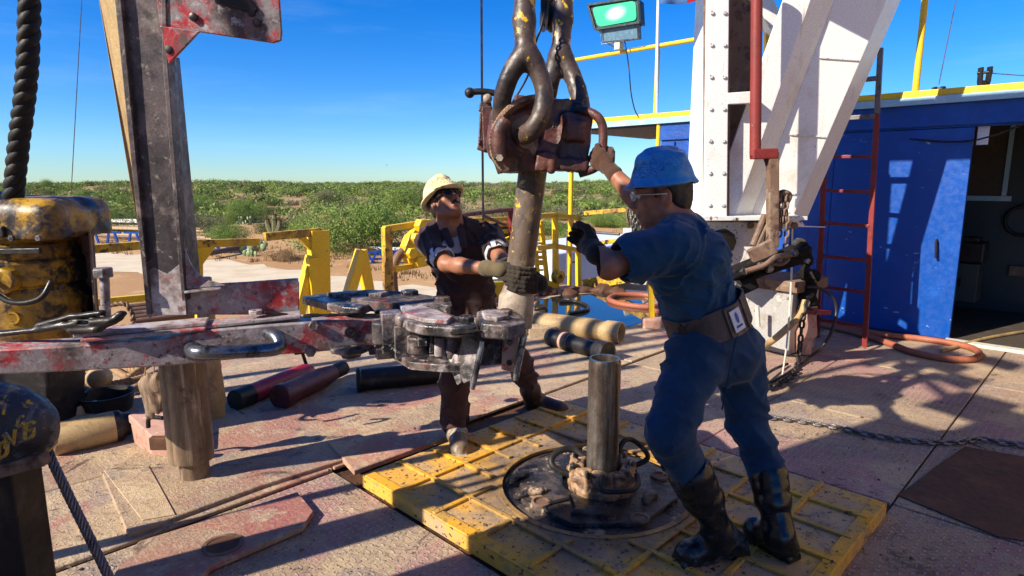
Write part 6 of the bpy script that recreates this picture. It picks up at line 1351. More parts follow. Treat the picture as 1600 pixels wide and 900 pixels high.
pb_ = thing('clevis_block', 'faded pink stepped clevis block standing at the foot of the red ladder', 'block', G(1262, 556)); cY = G(1262, 556).y
mb = MB(); mb.prism([P(1246, 556, cY), P(1268, 556, cY), P(1270, 530, cY), P(1278, 526, cY), P(1276, 490, cY), P(1262, 488, cY), P(1256, 505, cY), P(1246, 520, cY)], V(.06, .22, 0)); mb.build('body', 'pinkpaint', pb_, 0, .015)
mb = MB(); mb.bar(P(1258, 486, cY), P(1282, 486, cY + .2), .2, .04); mb.build('cap_plate', 'red', pb_, 0, .008)
hc2 = thing('hanging_chain', 'dark chain hanging to the deck beside the pink clevis block', 'chain', G(1240, 600))
chain(hc2, smooth_path([P(1263, 470, 5.35), P(1254, 500, 5.3), P(1250, 540, 5.25), P(1246, 570, 5.1), G(1238, 592) + V(0, 0, .03), G(1218, 605) + V(0, 0, .03), G(1200, 612) + V(0, 0, .03)], 6), .085, .055, .011, 'blackmetal')
def hose(name, label, pts, r, mat, cat='hose'):
    mb = MB(); mb.tube(smooth_path(pts, 7), r, 10); return tag(mb.build(name, mat, None, 60), label, cat)
hose('hose', 'brown mud caked hose leaning against the white pedestal', [G(1192, 548) + V(0, 0, .04), P(1210, 530, 5.3), P(1235, 508, 5.3), P(1252, 490, 5.35), P(1258, 470, 5.4)], .03, 'tanpipe')
hose('cable', 'black cable looping past the red ladder down to the deck', [P(1262, 448, 5.4), P(1285, 452, 5.4), P(1304, 470, 5.4), P(1305, 500, 5.35), P(1290, 535, 5.2), G(1262, 566) + V(0, 0, .03), G(1225, 590) + V(0, 0, .02), G(1190, 608) + V(0, 0, .02)], .013, 'blackmetal', 'cable')
hose('rope', 'thin pale rope hanging from the mast foot to the deck', [P(1238, 352, 5.35), P(1237, 420, 5.35), P(1234, 480, 5.3), P(1229, 540, 5.2), G(1222, 592) + V(0, 0, .02)], .008, 'cream', 'rope')
hose('rope', 'thin white line tied across from the mast to the red ladder', [P(1215, 350, 5.5), P(1240, 353, 5.4), R(uL_, WL - .03, PW(1280, 354, WL).z)], .006, 'tank', 'rope')
hose('hose', 'red rubber hose looped on the deck in front of the blue cabin', [G(1282, 512) + V(0, 0, .03), G(1330, 523) + V(0, 0, .03), G(1385, 540) + V(0, 0, .03), G(1425, 555) + V(0, 0, .03), G(1480, 566) + V(0, 0, .03), G(1520, 566) + V(0, 0, .03), G(1529, 556) + V(0, 0, .03), G(1505, 545) + V(0, 0, .03), G(1440, 534) + V(0, 0, .03), G(1360, 525) + V(0, 0, .03), G(1290, 508) + V(0, 0, .03)], .03, 'hose')
hose('hose', 'tan hose stretched along the cabin threshold at the far right', [G(1470, 552) + V(0, 0, .02), G(1540, 532) + V(0, 0, .02), G(1620, 518) + V(0, 0, .02)], .018, 'tanpipe')
hose('hose', 'red hose coiled round the far puddle behind the man in blue', [G(1060, 476) + V(0, 0, .04), G(1010, 466) + V(0, 0, .04), G(965, 466) + V(0, 0, .04), G(952, 473) + V(0, 0, .04), G(975, 481) + V(0, 0, .04), G(1020, 485) + V(0, 0, .04), G(1040, 478) + V(0, 0, .04), G(1018, 489) + V(0, 0, .04), G(1050, 497) + V(0, 0, .04)], .035, 'hose')
hose('cable', 'black cable bent in the blue puddle', [G(874, 476) + V(0, 0, .04), G(900, 476) + V(0, 0, .04), G(918, 483) + V(0, 0, .04), G(915, 490) + V(0, 0, .04), G(888, 495) + V(0, 0, .04)], .02, 'blackmetal', 'cable')
fc = thing('floor_chain', 'long dark chain lying across the deck at the right', 'chain', G(1400, 690))
chain(fc, smooth_path([G(x, y) + V(0, 0, .02) for x, y in [(1190, 655), (1240, 661), (1300, 671), (1360, 684), (1430, 694), (1490, 696), (1530, 691), (1570, 697), (1640, 706)]], 6), .062, .042, .0085, 'wire')
mb = MB(); mb.tube(smooth_path([G(1170, 625) + V(0, 0, .02), G(1200, 592) + V(0, 0, .05), G(1230, 572) + V(0, 0, .02)], 5), .012, 6); tag(mb.build('lashing', 'blackmetal', None, 60), 'short black lashing beside the hanging chain foot', 'rope')

# ------------------------------------------------------------------ railings on the far deck edge
UE = -4.2
def urail(name, label, cat='railing'): return thing(name, label, cat, R(UE, 0, 0))
def ubar(t, nm, a, b, wd=.06, ht=.06, mat='yellow', uv=UE):
    mb = MB(); mb.bar(PU(a[0], a[1], uv), PU(b[0], b[1], uv), wd, ht, (0, 0, 1) if abs(a[1] - b[1]) < abs(a[0] - b[0]) else UV); return mb.build(nm, mat, t, 0, .005)
r1 = urail('guard_rail', 'yellow guard rail across the left behind the tong upright')
ubar(r1, 'top_rail', (60, 396), (222, 383), .07, .07, 'yellow_worn'); ubar(r1, 'top_rail', (222, 383), (404, 378), .07, .07, 'yellow_worn'); ubar(r1, 'lower_rail', (60, 481), (300, 458), .06, .06, 'yellow')
mb = MB(); mb.prism([PU(307, 384, UE), PU(337, 383, UE), PU(316, 412, UE), PU(308, 410, UE)], UV * .03); mb.build('gusset', 'yellow', r1, 0, .003); ubar(r1, 'post', (310, 384), (312, 560), .06, .06)
ubar(r1, 'post', (74, 396), (80, 620), .06, .06)
r2_ = thing('gate_frame', 'yellow gate frame with a heavy post left of the pointed yellow stand', 'frame', PU(497, 470, UE))
ubar(r2_, 'top_bar', (413, 370), (502, 362), .07, .08, 'yellow_worn'); ubar(r2_, 'post', (497, 360), (501, 545), .20, .12); ubar(r2_, 'post', (489, 362), (491, 400), .06, .06); ubar(r2_, 'brace', (470, 370), (494, 396), .06, .06)
ubar(r2_, 'leg', (488, 400), (466, 490), .11, .10, uv=UE + .05); ubar(r2_, 'leg', (487, 402), (494, 490), .10, .08, uv=UE + .10)
r3_ = thing('pointed_stand', 'pointed yellow stand of two leaning legs', 'stand', PU(560, 460, UE))
ubar(r3_, 'leg', (565, 391), (541, 475), .11, .10, uv=UE + .05); ubar(r3_, 'leg', (564, 391), (579, 475), .11, .10, uv=UE)
r4_ = thing('hose_stand', 'yellow frame with a speckled post carrying the brown hose', 'frame', PU(605, 455, UE))
ubar(r4_, 'post', (604, 355), (609, 545), .10, .08, 'yellow_worn'); ubar(r4_, 'top_bar', (600, 358), (672, 347), .07, .07); ubar(r4_, 'lower_bar', (616, 421), (668, 411), .06, .06)
hose('hose', 'brown hose arching down beside the yellow hose frame', [PU(650, 388, UE - .1), PU(634, 390, UE - .1), PU(620, 405, UE - .1), PU(614, 430, UE - .1), PU(617, 470, UE - .1), PU(620, 540, UE - .1)], .055, 'brownhose')
# yellow pipe handling machine behind the man in brown
ye = thing('pipe_rack_machine', 'yellow barred pipe handling machine behind the man in brown', 'machine', R(UE, 2.2, 0))
for y0, y1 in ((346, 341), (355, 350), (364, 361), (378, 375), (391, 390)): ubar(ye, 'bar', (690, y0), (812, y1), .045, .05)
for y0, y1 in ((401, 402), (410, 412)): ubar(ye, 'bar', (772, y0), (848, y1), .045, .05)
ubar(ye, 'upright', (791, 372), (796, 405), .22, .10); ubar(ye, 'upright', (834, 345), (842, 450), .05, .05); ubar(ye, 'upright', (845, 345), (856, 450), .06, .05)
for y in (352, 366, 380, 394, 408, 422): ubar(ye, 'rung', (832, y), (848, y), .03, .03)
mb = MB(); mb.prism([PU(x, y, UE + .1) for x, y in ((752, 442), (850, 436), (872, 442), (872, 470), (850, 520), (760, 520), (745, 470))], UV * -.3); mb.build('base_casting', 'yellow', ye, 0, .02)
mb = MB(); mb.prism([PU(x, y, UE + .12) for x, y in ((846, 452), (858, 448), (860, 478), (843, 478))], UV * .02); mb.build('base_slot', 'blackmetal', ye, 0, .004)
mb = MB(); mb.lathe([(.03, -.05), (.10, -.05), (.10, .05), (.03, .05), (.03, -.05)], PU(872, 432, UE + .1), UV, 20); mb.build('pulley', 'yellow_worn', ye, 40, .004)
mb = MB(); mb.prism([PU(x, y, UE) for x, y in ((650, 360), (668, 352), (668, 405), (640, 412), (634, 385), (640, 370))], UV * -.12); mb.build('bracket_plate', 'yellow', ye, 0, .01)
for x, y, d in ((655, 352, .06), (646, 372, .05), (638, 395, .05), (650, 408, .05)):
    mb = MB(); mb.hexbolt(PU(x, y, UE + .06), UV, d * 1.4, .1); mb.build('bracket_nut', 'yellow', ye, 30, .006)
mb = MB(); mb.prism([PU(x, y, UE - .15) for x, y in ((700, 352), (806, 350), (806, 425), (700, 430))], UV * -.04); mb.build('rear_pan', 'blackmetal', ye, 0)
th_ = thing('tee_handle', 'rusty tee handle standing up over the yellow barred machine', 'handle', PU(795, 350, UE))
mb = MB(); mb.tube([PU(681, 343, UE + .1), PU(735, 334, UE + .1), PU(797, 327, UE + .1)], .032, 8); mb.tube([PU(755, 337, UE + .1), PU(790, 352, UE + .1)], .02, 8); mb.build('arm', 'rusty', th_, 60)
mb = MB(); mb.tube([PU(797, 325, UE + .1), PU(801, 376, UE + .1)], .045, 10); mb.build('grip_post', 'red', th_, 60)
hc3 = thing('hanging_chain', 'short chain hanging right of the hanging drill pipe', 'chain', PU(842, 330, UE)); chain(hc3, [PU(843, 290, UE + .4), PU(842, 345, UE + .4)], .10, .065, .013, 'wire')
# corner railing
cr = thing('corner_railing', 'bright yellow corner railing of square tube behind the gloved hand of the man in blue', 'railing', PU(880, 450, UE))
UC = -4.15
for nm, a, b in (('top_rail', (838, 338), (867, 336)), ('top_rail', (866, 336), (906, 341)), ('mid_rail', (838, 388), (867, 384)), ('mid_rail', (866, 384), (904, 391)), ('post', (867, 334), (869, 455)), ('post', (903, 338), (904, 455))): ubar(cr, nm, a, b, .07, .07, uv=UC)
ubar(cr, 'tab', (894, 346), (894, 362), .05, .04, uv=UC)
rr_ = thing('end_railing', 'yellow railing running right from the tall cabin corner post', 'railing', R(-3.6, WW - .1, 0))
def wbar(t, nm, a, b, wd, ht, mat='yellow', wv=WW + .02):
    mb = MB(); mb.bar(PW(a[0], a[1], wv), PW(b[0], b[1], wv), wd, ht, (0, 0, 1)); return mb.build(nm, mat, t, 0, .005)
wbar(rr_, 'top_rail', (914, 333), (1029, 324), .06, .06, 'yellow_worn'); wbar(rr_, 'mid_rail', (930, 381), (1029, 366), .06, .06, 'yellow_worn'); wbar(rr_, 'toe_beam', (912, 445), (1029, 424), .05, .16, 'yellow_worn')
mb = MB(); mb.tube([PW(887, 362, WW + .3), PW(886, 430, WW + .3)], .02, 8); mb.tube([PW(886, 360, WW + .3), PW(968, 366, WW + .3)], .02, 8); tag(mb.build('grey_pipework', 'wire', None, 60), 'thin grey pipework behind the corner railing', 'pipe')
tk = thing('white_tank', 'big white tank beyond the yellow corner railing', 'tank', PU(905, 470, UE - 1.6))
mb = MB(); a, b = PU(862, 420, UE - 1.0), PU(1035, 420, UE - 1.0); zt2 = PU(900, 393, UE - 1.0).z
d_ = (b - a); d_.z = 0; mb.prism([V(a.x, a.y, GZ), V(b.x, b.y, GZ), V(b.x, b.y, zt2 + .08), V(a.x, a.y, zt2)], -UV * 1.6); mb.build('shell', 'tank', tk, 0, .04, 3)
mb = MB(); q = PU(890, 413, UE - .98); mb.tube([q - V(.08, 0, 0), q + V(.0, -.03, .03), q + V(.12, 0, .05)], .015, 8); mb.build('handle', 'blackmetal', tk, 60)
# clutter by the end railing
ct = thing('valve_tree', 'grey chains with a white tag hanging behind the face of the man in blue', 'chain', P(992, 360, 7.6))
for x, y0, y1 in ((986, 322, 372), (990, 325, 378), (995, 330, 376), (1000, 338, 372)):
    chain(ct, [P(x, y0, 7.6), P(x + 2, (y0 + y1) / 2, 7.55), P(x, y1, 7.6)], .085, .06, .011, 'wire')
mb = MB(); mb.box(P(980, 368, 7.5), (.05, .01, .09)); mb.build('tag', 'tank', ct, 0); 
mb = MB(); mb.box(P(980, 371, 7.485), (.022, .006, .03)); mb.build('tag_mark', 'blue', ct, 0)
mb = MB(); mb.tube(smooth_path([P(984, 322, 7.6), P(979, 335, 7.6), P(983, 352, 7.6)], 4), .02, 6); mb.build('hook', 'rusty', ct, 60)
sb = thing('timber_skid', 'pale open timber skid box lying by the far railing', 'skid', G(985, 440))
def gb(a, b, wd, ht, za=.05): 
    mb = MB(); mb.bar(G(*a) + V(0, 0, za), G(*b) + V(0, 0, za), wd, ht, (0, 0, 1)); return mb
gb((944, 446), (965, 452), .18, .14).build('board', 'cream', sb, 0, .006); gb((968, 449), (1012, 452), .22, .12).build('board', 'cream', sb, 0, .006); gb((972, 441), (1010, 443), .10, .25).build('board', 'tank', sb, 0, .006)
for x in (970, 1003): 
    mb = MB(); mb.bar(G(x, 452), G(x, 452) + V(.1, 0, .42), .07, .1); mb.build('upright', 'cream', sb, 0, .006)
sp = thing('short_post', 'short yellow post leaning behind the belt of the man in blue', 'post', G(1020, 512)); mb = MB(); g_ = G(1019, 512); mb.bar(g_, P(1017, 444, g_.y), .055, .055); mb.build('post', 'yellow', sp, 0, .005)
mb = MB(); mb.box(g_ + V(-.02, -.05, .06), (.10, .06, .06)); mb.build('foot', 'pinkpaint', sp, 0, .02)
tw = thing('timber_block', 'wet timber block with an iron staple left of the puddle', 'block', G(860, 515))
mb = MB(); mb.prism([G(828, 492, .12), G(868, 490, .12), G(870, 512, .12), G(826, 512, .12)], V(0, 0, -.12)); mb.build('block', 'timber', tw, 0, .01)
mb = MB(); mb.tube(smooth_path([G(838, 489, .12), G(838, 483, .2), G(852, 482, .2), G(853, 490, .12)], 4), .02, 8); mb.build('staple', 'blackmetal', tw, 60)
rb = thing('mud_heap', 'low heap of dark mud clods at the foot of the tall yellow post', 'mud', G(880, 456)); 
c = np.array(G(888, 458)); q_ = SF(c - [.9, .5, .05], c + [1.0, .6, .35], .02)
for i in range(18): q_.ell(c + [random.uniform(-.7, .75), random.uniform(-.2, .2), .02], (random.uniform(.06, .15), random.uniform(.06, .13), random.uniform(.04, .10)), None, .03)
q_.disp(lambda p: sinnoise(p, 14, 4) * .02); q_.build('clods', 'rustmat', rb)
mb = MB()
for i in range(5): mb.tube([G(200 + i * 3, 494 + i * 6) + V(0, 0, .1), G(330, 478 + i * 6) + V(0, 0, .1)], .04, 8)
tag(mb.build('pipe_rack_bars', 'brownhose', None, 60), 'dark bars stacked on the deck edge behind the tong upright', 'bars')

# ------------------------------------------------------------------ unseen shade casters beside the camera, added to shade the deck
ww_ = thing('shade_wall', 'unseen cream panel wall added to shade the deck and the man', 'wall', (-1.3, -.6, 0))  # unseen wall added to throw shade over the man and the deck
nv = Vector((-SUN_DIR.y, SUN_DIR.x, 0)).normalized(); sh = Vector((SUN_DIR.x, SUN_DIR.y, 0)).normalized()
def Q(qv, s_, z=0.0): return nv * qv + sh * s_ + V(0, 0, z)
for k in range(16):
    q0 = -2.65 + k * .3; top = 4.35 if k < 13 else 4.2
    mb = MB(); of = -1.45 + .012 * (k % 2)
    if k == 15: mb.bar(Q(q0 + .17, of, 0), Q(q0 + .17, of, 3.66), .38, .05, sh); mb.bar(Q(q0 + .17, of, 3.9), Q(q0 + .17, of, 4.3), .38, .05, sh)
    else: mb.bar(Q(q0 + .15, of, 0), Q(q0 + .15, of, top), .325, .05, sh)
    mb.build('panel', 'cream', ww_, 0, .01)
mb = MB(); mb.bar(Q(-2.7, -1.5, 3.5), Q(2.2, -1.5, 3.5), .08, .05, sh); mb.build('girt', 'yellow', ww_, 0, .006)
wk = thing('cabin_shade_beam', 'unseen white beam added overhead to shade the cabin wall top', 'shade_beam', R(.5, 2.2, 3.6))  # unseen beam added to shade the top of the cabin wall
mb = MB(); mb.bar(R(-2.2, 2.2, 3.8), R(3.6, 2.2, 3.8), .08, .5, (0, 0, 1)); mb.build('beam', 'white', wk, 0, .01)
mb = MB(); mb.bar(R(-2.2, 2.0, 4.0), R(3.6, 2.0, 4.0), .4, .03, (0, 0, 1)); mb.build('tread', 'rusty', wk, 0, .005)
cpy = thing('shade_boards', 'unseen cream boards added to shade the right of the deck', 'shade_boards', Q(2.6, -1.5, 4.3))  # unseen boards with gaps, added to break up sun on the right deck
for q0, q1, z0, z1 in ((2.2, 2.5, 4.35, 4.62), (2.44, 2.72, 4.55, 4.85), (2.66, 2.98, 4.62, 5.1), (2.25, 2.6, 4.9, 5.15), (2.9, 3.02, 4.3, 5.2)):
    mb = MB(); mb.prism([Q(q0, -1.5, z0), Q(q1, -1.5, z0 + .06), Q(q1 - .03, -1.5, z1), Q(q0 + .02, -1.5, z1 - .05)], sh * .05); mb.build('board', 'cream', cpy, 0, .005)
mb = MB(); mb.bar(Q(2.18, -1.55, 4.2), Q(3.05, -1.55, 4.75), .06, .06); mb.bar(Q(3.02, -1.55, 0), Q(3.02, -1.55, 5.2), .06, .06); mb.build('frame_tube', 'yellow', cpy, 0, .005)
dk = thing('deck_shade_block', 'unseen black block added to shade the near deck', 'shade_block', Q(2.62, -1.45)); mb = MB(); mb.bar(Q(2.62, -1.45, 0), Q(2.62, -1.45, 1.7), .24, .3, sh); mb.build('body', 'blackmetal', dk, 0, .02)  # unseen block, sized to shade a band of the near deck
mb = MB()
for k in range(3): mb.tube([Q(2.54 + .08 * k, -1.45, 1.7), Q(2.52 + .10 * k, -1.45, 2.0 + .1 * (k % 2))], .02, 8)
mb.build('lever', 'blackmetal', dk, 60)
pr = thing('shade_pipes', 'unseen upright pipes added at the left to cast stripes of shade', 'shade pipes', Q(4.6, -2.6))  # unseen uprights added to cast shadow stripes across the deck
for qv, r in ((4.28, .05), (4.52, .06), (4.75, .05), (4.98, .07), (5.3, .05)):
    mb = MB(); mb.tube([Q(qv, -2.6, 0), Q(qv, -2.6, 5.2)], r, 12); mb.build('shade_pipe', 'pipe', pr, 60)

ph = thing('bounce_block', 'unseen tan block added right of the deck to bounce warm light', 'reflector', (6.2, 1.5, GZ))  # unseen sunlit block added to bounce warm light onto the scene
mb = MB(); mb.box((7.0, 1.2, 1.2), (1.2, 3.6, 3.7)); mb.build('wall', 'tanpipe', ph, 0, .02)
mb = MB(); mb.box((7.0, 1.2, 4.98), (1.35, 3.75, .07)); mb.build('roof', 'roofmetal', ph, 0, .01)
mb = MB(); mb.box((5.79, .2, -1.3), (.02, .5, 1.1)); mb.build('door', 'cream', ph, 0, .005)
# ------------------------------------------------------------------ the two men
def A(p): return np.array(p, float)
def skin_mat():
    m = NT('tanned_skin'); v = m.coord('World')
    c = m.mix(m.ramp(m.noise(24, 5, .6, vec=v), .35, .65), (0.35, 0.145, 0.078), (0.26, 0.10, 0.053)); c = m.mix(m.ramp(m.noise(50, 6, .7, vec=v), .62, .74, 0, .6), c, (0.10, 0.06, 0.04))
    m.setc(c); m.setr(.52); m.b.inputs['Subsurface Weight'].default_value = .08; m.b.inputs['Subsurface Radius'].default_value = (.01, .004, .002); m.bump(m.noise(240, 4, .6, vec=v), .12, .001); return m.m
M['skin'] = skin_mat()
def cloth(name, base, dirt, rub, weave=420):
    m = NT(name); v = m.coord('World')
    c = m.mix(m.ramp(m.noise(7, 6, .65, vec=v), .38, .64), base, tuple(x * .72 for x in base)); c = m.mix(m.ramp(m.noise(9, 7, .7, .4, vec=v), .60, .72, 0, .8), c, dirt)
    c = m.mix(m.ramp(m.noise(5, 7, .7, .2, vec=m.coord('World', (1, 1, 1.5))), .64, .74, 0, .55), c, rub)
    m.setc(c); m.setr(.88); m.b.inputs['Specular IOR Level'].default_value = .2; m.b.inputs['Sheen Weight'].default_value = .15
    m.bump(m.noise(weave, 3, .6, vec=v), .15, .0008); m.bump(m.noise(28, 5, .6, .6, vec=v), .35, .006); return m.m
M['shirtblue'] = cloth('navy_work_shirt', (0.012, 0.062, 0.135), (0.012, 0.026, 0.045), (0.10, 0.13, 0.17))
M['jeans'] = cloth('blue_work_trousers', (0.014, 0.050, 0.110), (0.030, 0.032, 0.045), (0.10, 0.075, 0.08))
M['shirtbrown'] = cloth('dark_brown_overall', (0.048, 0.026, 0.026), (0.02, 0.014, 0.014), (0.085, 0.05, 0.045))
M['trousersbrown'] = cloth('maroon_brown_trousers', (0.075, 0.038, 0.034), (0.03, 0.02, 0.018), (0.15, 0.085, 0.07))
M['undershirt'] = cloth('white_undershirt', (0.62, 0.62, 0.64), (0.45, 0.44, 0.44), (0.7, 0.7, 0.7))
M['glovedark'] = cloth('black_oily_glove', (0.035, 0.026, 0.022), (0.012, 0.011, 0.011), (0.12, 0.085, 0.06))
M['glovemix'] = cloth('oil_soaked_olive_glove', (0.05, 0.038, 0.026), (0.014, 0.012, 0.011), (0.16, 0.12, 0.07))
M['gloveolive'] = cloth('olive_glove_cuff', (0.13, 0.098, 0.052), (0.07, 0.05, 0.03), (0.26, 0.20, 0.12))
M['glovebrown'] = cloth('rust_brown_glove', (0.085, 0.04, 0.026), (0.03, 0.02, 0.015), (0.15, 0.08, 0.05))
M['hair'] = worn('black_hair', (0.010, 0.008, 0.007), [], .45, .2, bump=.8, bscale=140)
M['belt'] = worn('worn_brown_belt', (0.085, 0.058, 0.048), [((0.16, 0.115, 0.09), 9, .5, .68), ((0.04, 0.03, 0.028), 7, .52, .66)], .6, .2, bump=.4, bscale=90)
M['boot'] = worn('black_rubber_boot', (0.006, 0.008, 0.010), [((0.05, 0.055, 0.065), 9, .56, .70), ((0.22, 0.20, 0.19), 26, .68, .74)], .22, .2, bump=.25)
M['bootmud'] = worn('muddy_rubber_boot', (0.007, 0.009, 0.012), [((0.06, 0.075, 0.10), 7, .52, .64), ((0.22, 0.22, 0.24), 20, .60, .70)], .25, .25, bump=.4)
M['leather'] = worn('brown_leather_boot', (0.045, 0.022, 0.015), [((0.09, 0.05, 0.03), 12, .52, .68)], .5, .2)
M['leathermud'] = worn('muddy_leather_boot', (0.20, 0.14, 0.09), [((0.42, 0.38, 0.32), 12, .48, .62), ((0.09, 0.06, 0.04), 9, .55, .68)], .6, .2)
M['hatblue'] = worn('scuffed_blue_hard_hat', (0.03, 0.21, 0.50), [((0.05, 0.28, 0.56), 9, .5, .65), ((0.03, 0.06, 0.10), 15, .60, .68), ((0.30, 0.40, 0.42), 34, .66, .72)], .36, .2, bump=.2)
M['hatcream'] = worn('scuffed_cream_hard_hat', (0.80, 0.68, 0.36), [((0.70, 0.56, 0.24), 9, .5, .65), ((0.24, 0.10, 0.04), 18, .60, .67), ((0.12, 0.06, 0.03), 30, .66, .71)], .4, .2, bump=.2)
M['dark'] = worn('hat_lining', (0.02, 0.02, 0.022), [], .6, .1)
m = NT('dark_glass_lens'); m.setc((.006, .006, .008)); m.setr(.06); M['sunglass'] = m.m
m = NT('clear_glass_lens'); m.setc((.9, .92, .95)); m.setr(.05); m.b.inputs['Transmission Weight'].default_value = .85; m.b.inputs['IOR'].default_value = 1.1; M['clearglass'] = m.m
M['rimmetal'] = worn('glasses_metal', (0.5, 0.5, 0.52), [], .25, .1, metal=.9, bump=0)
M['eyewhite'] = worn('eye_white', (0.7, 0.66, 0.62), [], .2, .1, bump=0)

def head(s, c, B, jaw=1.0):
    c = A(c); L = lambda x, y, z: c + B @ A((x, y, z))
    s.ell(L(0, -.012, .045), (.076, .097, .092), B, .0); s.ell(L(0, .035, -.028), (.062, .064, .075), B, .03); s.ell(L(0, .060, -.088), (.036, .030, .027), B, .025)
    for e in (-1, 1):
        s.cone(L(e * .055, .0, -.05), L(e * .022, .055, -.092), .022 * jaw, .018, .025); s.ell(L(e * .040, .066, -.012), (.022, .02, .02), B, .02)
    s.cone(L(-.034, .084, .036), L(.034, .084, .036), .013, .013, .018)
    for e in (-1, 1):
        s.ell(L(e * .032, .104, .014), (.017, .016, .012), B, .012, 's'); s.ell(L(e * .032, .080, .014), (.0135, .0135, .0125), B, .004)
    s.cone(L(0, .092, .018), L(0, .117, -.018), .0085, .0145, .012); s.cone(L(-.011, .106, -.024), L(.011, .106, -.024), .0105, .0105, .006)
    s.cone(L(-.021, .092, -.052), L(.021, .092, -.052), .0075, .0075, .006); s.cone(L(-.018, .092, -.065), L(.018, .092, -.065), .0085, .0085, .006); s.cone(L(-.026, .103, -.0585), L(.026, .103, -.0585), .0028, .0028, .003, 's')
    for e in (-1, 1):
        s.ell(L(e * .079, -.008, .0), (.010, .021, .033), B, .008); s.ell(L(e * .087, -.003, .003), (.005, .011, .019), B, .004, 's')
def hat(parent, c, B, mat, brim=.032):
    c = A(c) + B @ A((0, 0, .065)); L = lambda x, y, z: c + B @ A((x, y, z))
    s = SF(c - .24, c + .24, .0042)
    s.ell(L(0, -.002, -.022), (.104, .121, .136), B, .0)
    s.cone(L(0, .07, .075), L(0, -.075, .075), .020, .020, .03); s.cone(L(0, .045, .102), L(0, -.05, .102), .012, .012, .02)
    for e in (-1, 1): s.cone(L(e * .04, .07, .070), L(e * .04, -.075, .068), .013, .014, .014)
    s.plane(L(0, 0, -.022), -B[:, 2], .004)
    r_ = s.copy(); r_.D[:] = 1
    r_.ell(L(0, .004, -.028), (.100 + brim, .116 + brim + .006, .020), B, 0); r_.plane(L(0, 0, -.040), -B[:, 2], .004)
    h = np.clip(.5 + .5 * (s.D - r_.D) / .02, 0, 1); s.D = s.D + (r_.D - s.D) * h - .02 * h * (1 - h)
    s.ell(L(0, 0, -.006), (.096, .112, .112), B, .003, 's'); s.box(L(0, 0, -.075), (.1, .125, .06), B, .05, .004, 's')
    s.relax = 14; s.build('hard_hat', mat, parent)
    mb = MB(); mb.tube([Vector(L(.085 * math.cos(a), .10 * math.sin(a), -.03)) for a in np.linspace(0, 2 * PI, 33)[:-1]], .007, 6, closed=True); mb.build('hat_band', 'dark', parent, 60)
def grip(C, a, w_, R, hand=1, res=.0032, thumb=True, spread=.0225, fr=.0112, wrist=.085, curl=(58, 262)):
    """a gloved hand closed round a bar: C bar centre, a bar axis on the thumb side, w_ direction to the wrist; hand picks the finger side"""
    C, a = A(C), nrm(a); w_ = nrm(A(w_) - a * (A(w_) @ a)); n = np.cross(a, w_) * hand
    s = SF(C - (R + .14), C + (R + .14), res)
    D = lambda ang, r: w_ * math.cos(math.radians(ang)) * r + n * math.sin(math.radians(ang)) * r
    ln = [.96, 1.0, .97, .86]
    for i in range(4):
        o = a * (1.5 - i) * spread; end = curl[0] + (curl[1] - curl[0]) * ln[i] * (1 if R > .03 else 1); pp = []
        angs = [curl[0], curl[0] + (end - curl[0]) * .4, curl[0] + (end - curl[0]) * .72, end]
        pp = [C + o + D(g, R + fr * (1.15 if k in (0,) else 1)) for k, g in enumerate(angs)]
        full = []
        for k in range(3):
            for t in range(3): full.append(C + o + D(angs[k] + (angs[k + 1] - angs[k]) * t / 3, R + fr))
        full.append(pp[-1])
        for k, (p, q) in enumerate(zip(full, full[1:])): s.cone(p, q, fr * (1.12 - .035 * k), fr * (1.12 - .035 * (k + 1)), .004)
        for g in angs[:3]: s.ell(C + o + D(g, R + fr * 1.25), (fr * 1.12,) * 3, None, .008)
    kn = D(curl[0] - 6, R + .014); wp_ = w_ * (R + wrist) + n * .012
    for i in range(5):
        o = a * (1.7 - i * .85) * spread; s.cone(C + o + kn, C + o * .62 + w_ * (R + .055) + n * .015, .0155, .017, .015)
    s.cone(C + w_ * (R + .045) + n * .012, C + wp_, .032, .031, .02, flat=(n, .72))
    if thumb:
        t0 = C + a * 1.25 * spread + w_ * (R + .045) + n * .0; t1 = C + a * 2.15 * spread + D(-22, R + .016); t2 = C + a * 1.9 * spread + D(-75, R + .0125); t3 = C + a * 1.3 * spread + D(-112, R + .0115)
        s.cone(t0, t1, .019, .0155, .012); s.cone(t1, t2, .0150, .0135, .006); s.cone(t2, t3, .0135, .0115, .006)
    s.disp(lambda p: folds(p, w_, 150, 3, .0022) + sinnoise(p, 70, 4) * .0012)
    return s, C + wp_, n
def cuff(parent, p0, p1, r, mat):
    p0, p1 = A(p0), A(p1); s = SF(np.minimum(p0, p1) - .08, np.maximum(p0, p1) + .08, .0042); s.cone(p0, p1, r, r * 1.1, 0); s.cone(p1, p1 + (p1 - p0) * .06, r * 1.14, r * 1.14, .004); s.disp(lambda p: folds(p, p1 - p0, 120, 9, .003)); return s.build('glove_cuff', mat, parent)

# -------- man in blue at the right
mb_ = thing('person', 'man in navy work clothes and blue hard hat reaching up to the elevator handle', 'person', G(1150, 870, TZ))
J = lambda x, y, Y: A(P(x, y, Y))
hf = nrm((-.985, .10, -.10)); HB = basis(hf, (-.08, .03, 1)); hc_ = J(1034, 309, 2.42)
neck = J(1064, 362, 2.40); shN, shF = J(1052, 384, 2.21), J(1066, 376, 2.60); elN, wrN = J(951, 417, 2.16), J(917, 384, 2.32); elF, wrF = J(1004, 322, 2.77), J(948, 262, 2.955)
chest = J(1066, 415, 2.39); waist = J(1096, 490, 2.40); pel = J(1114, 528, 2.40)
hN, hF = J(1092, 548, 2.30), J(1152, 548, 2.50); kN, kF = J(1046, 672, 2.18), J(1166, 655, 2.50); aN, aF = J(1124, 828, 2.27), J(1219, 838, 2.30)
bN, bF = J(1078, 738, 2.21), J(1200, 740, 2.40)
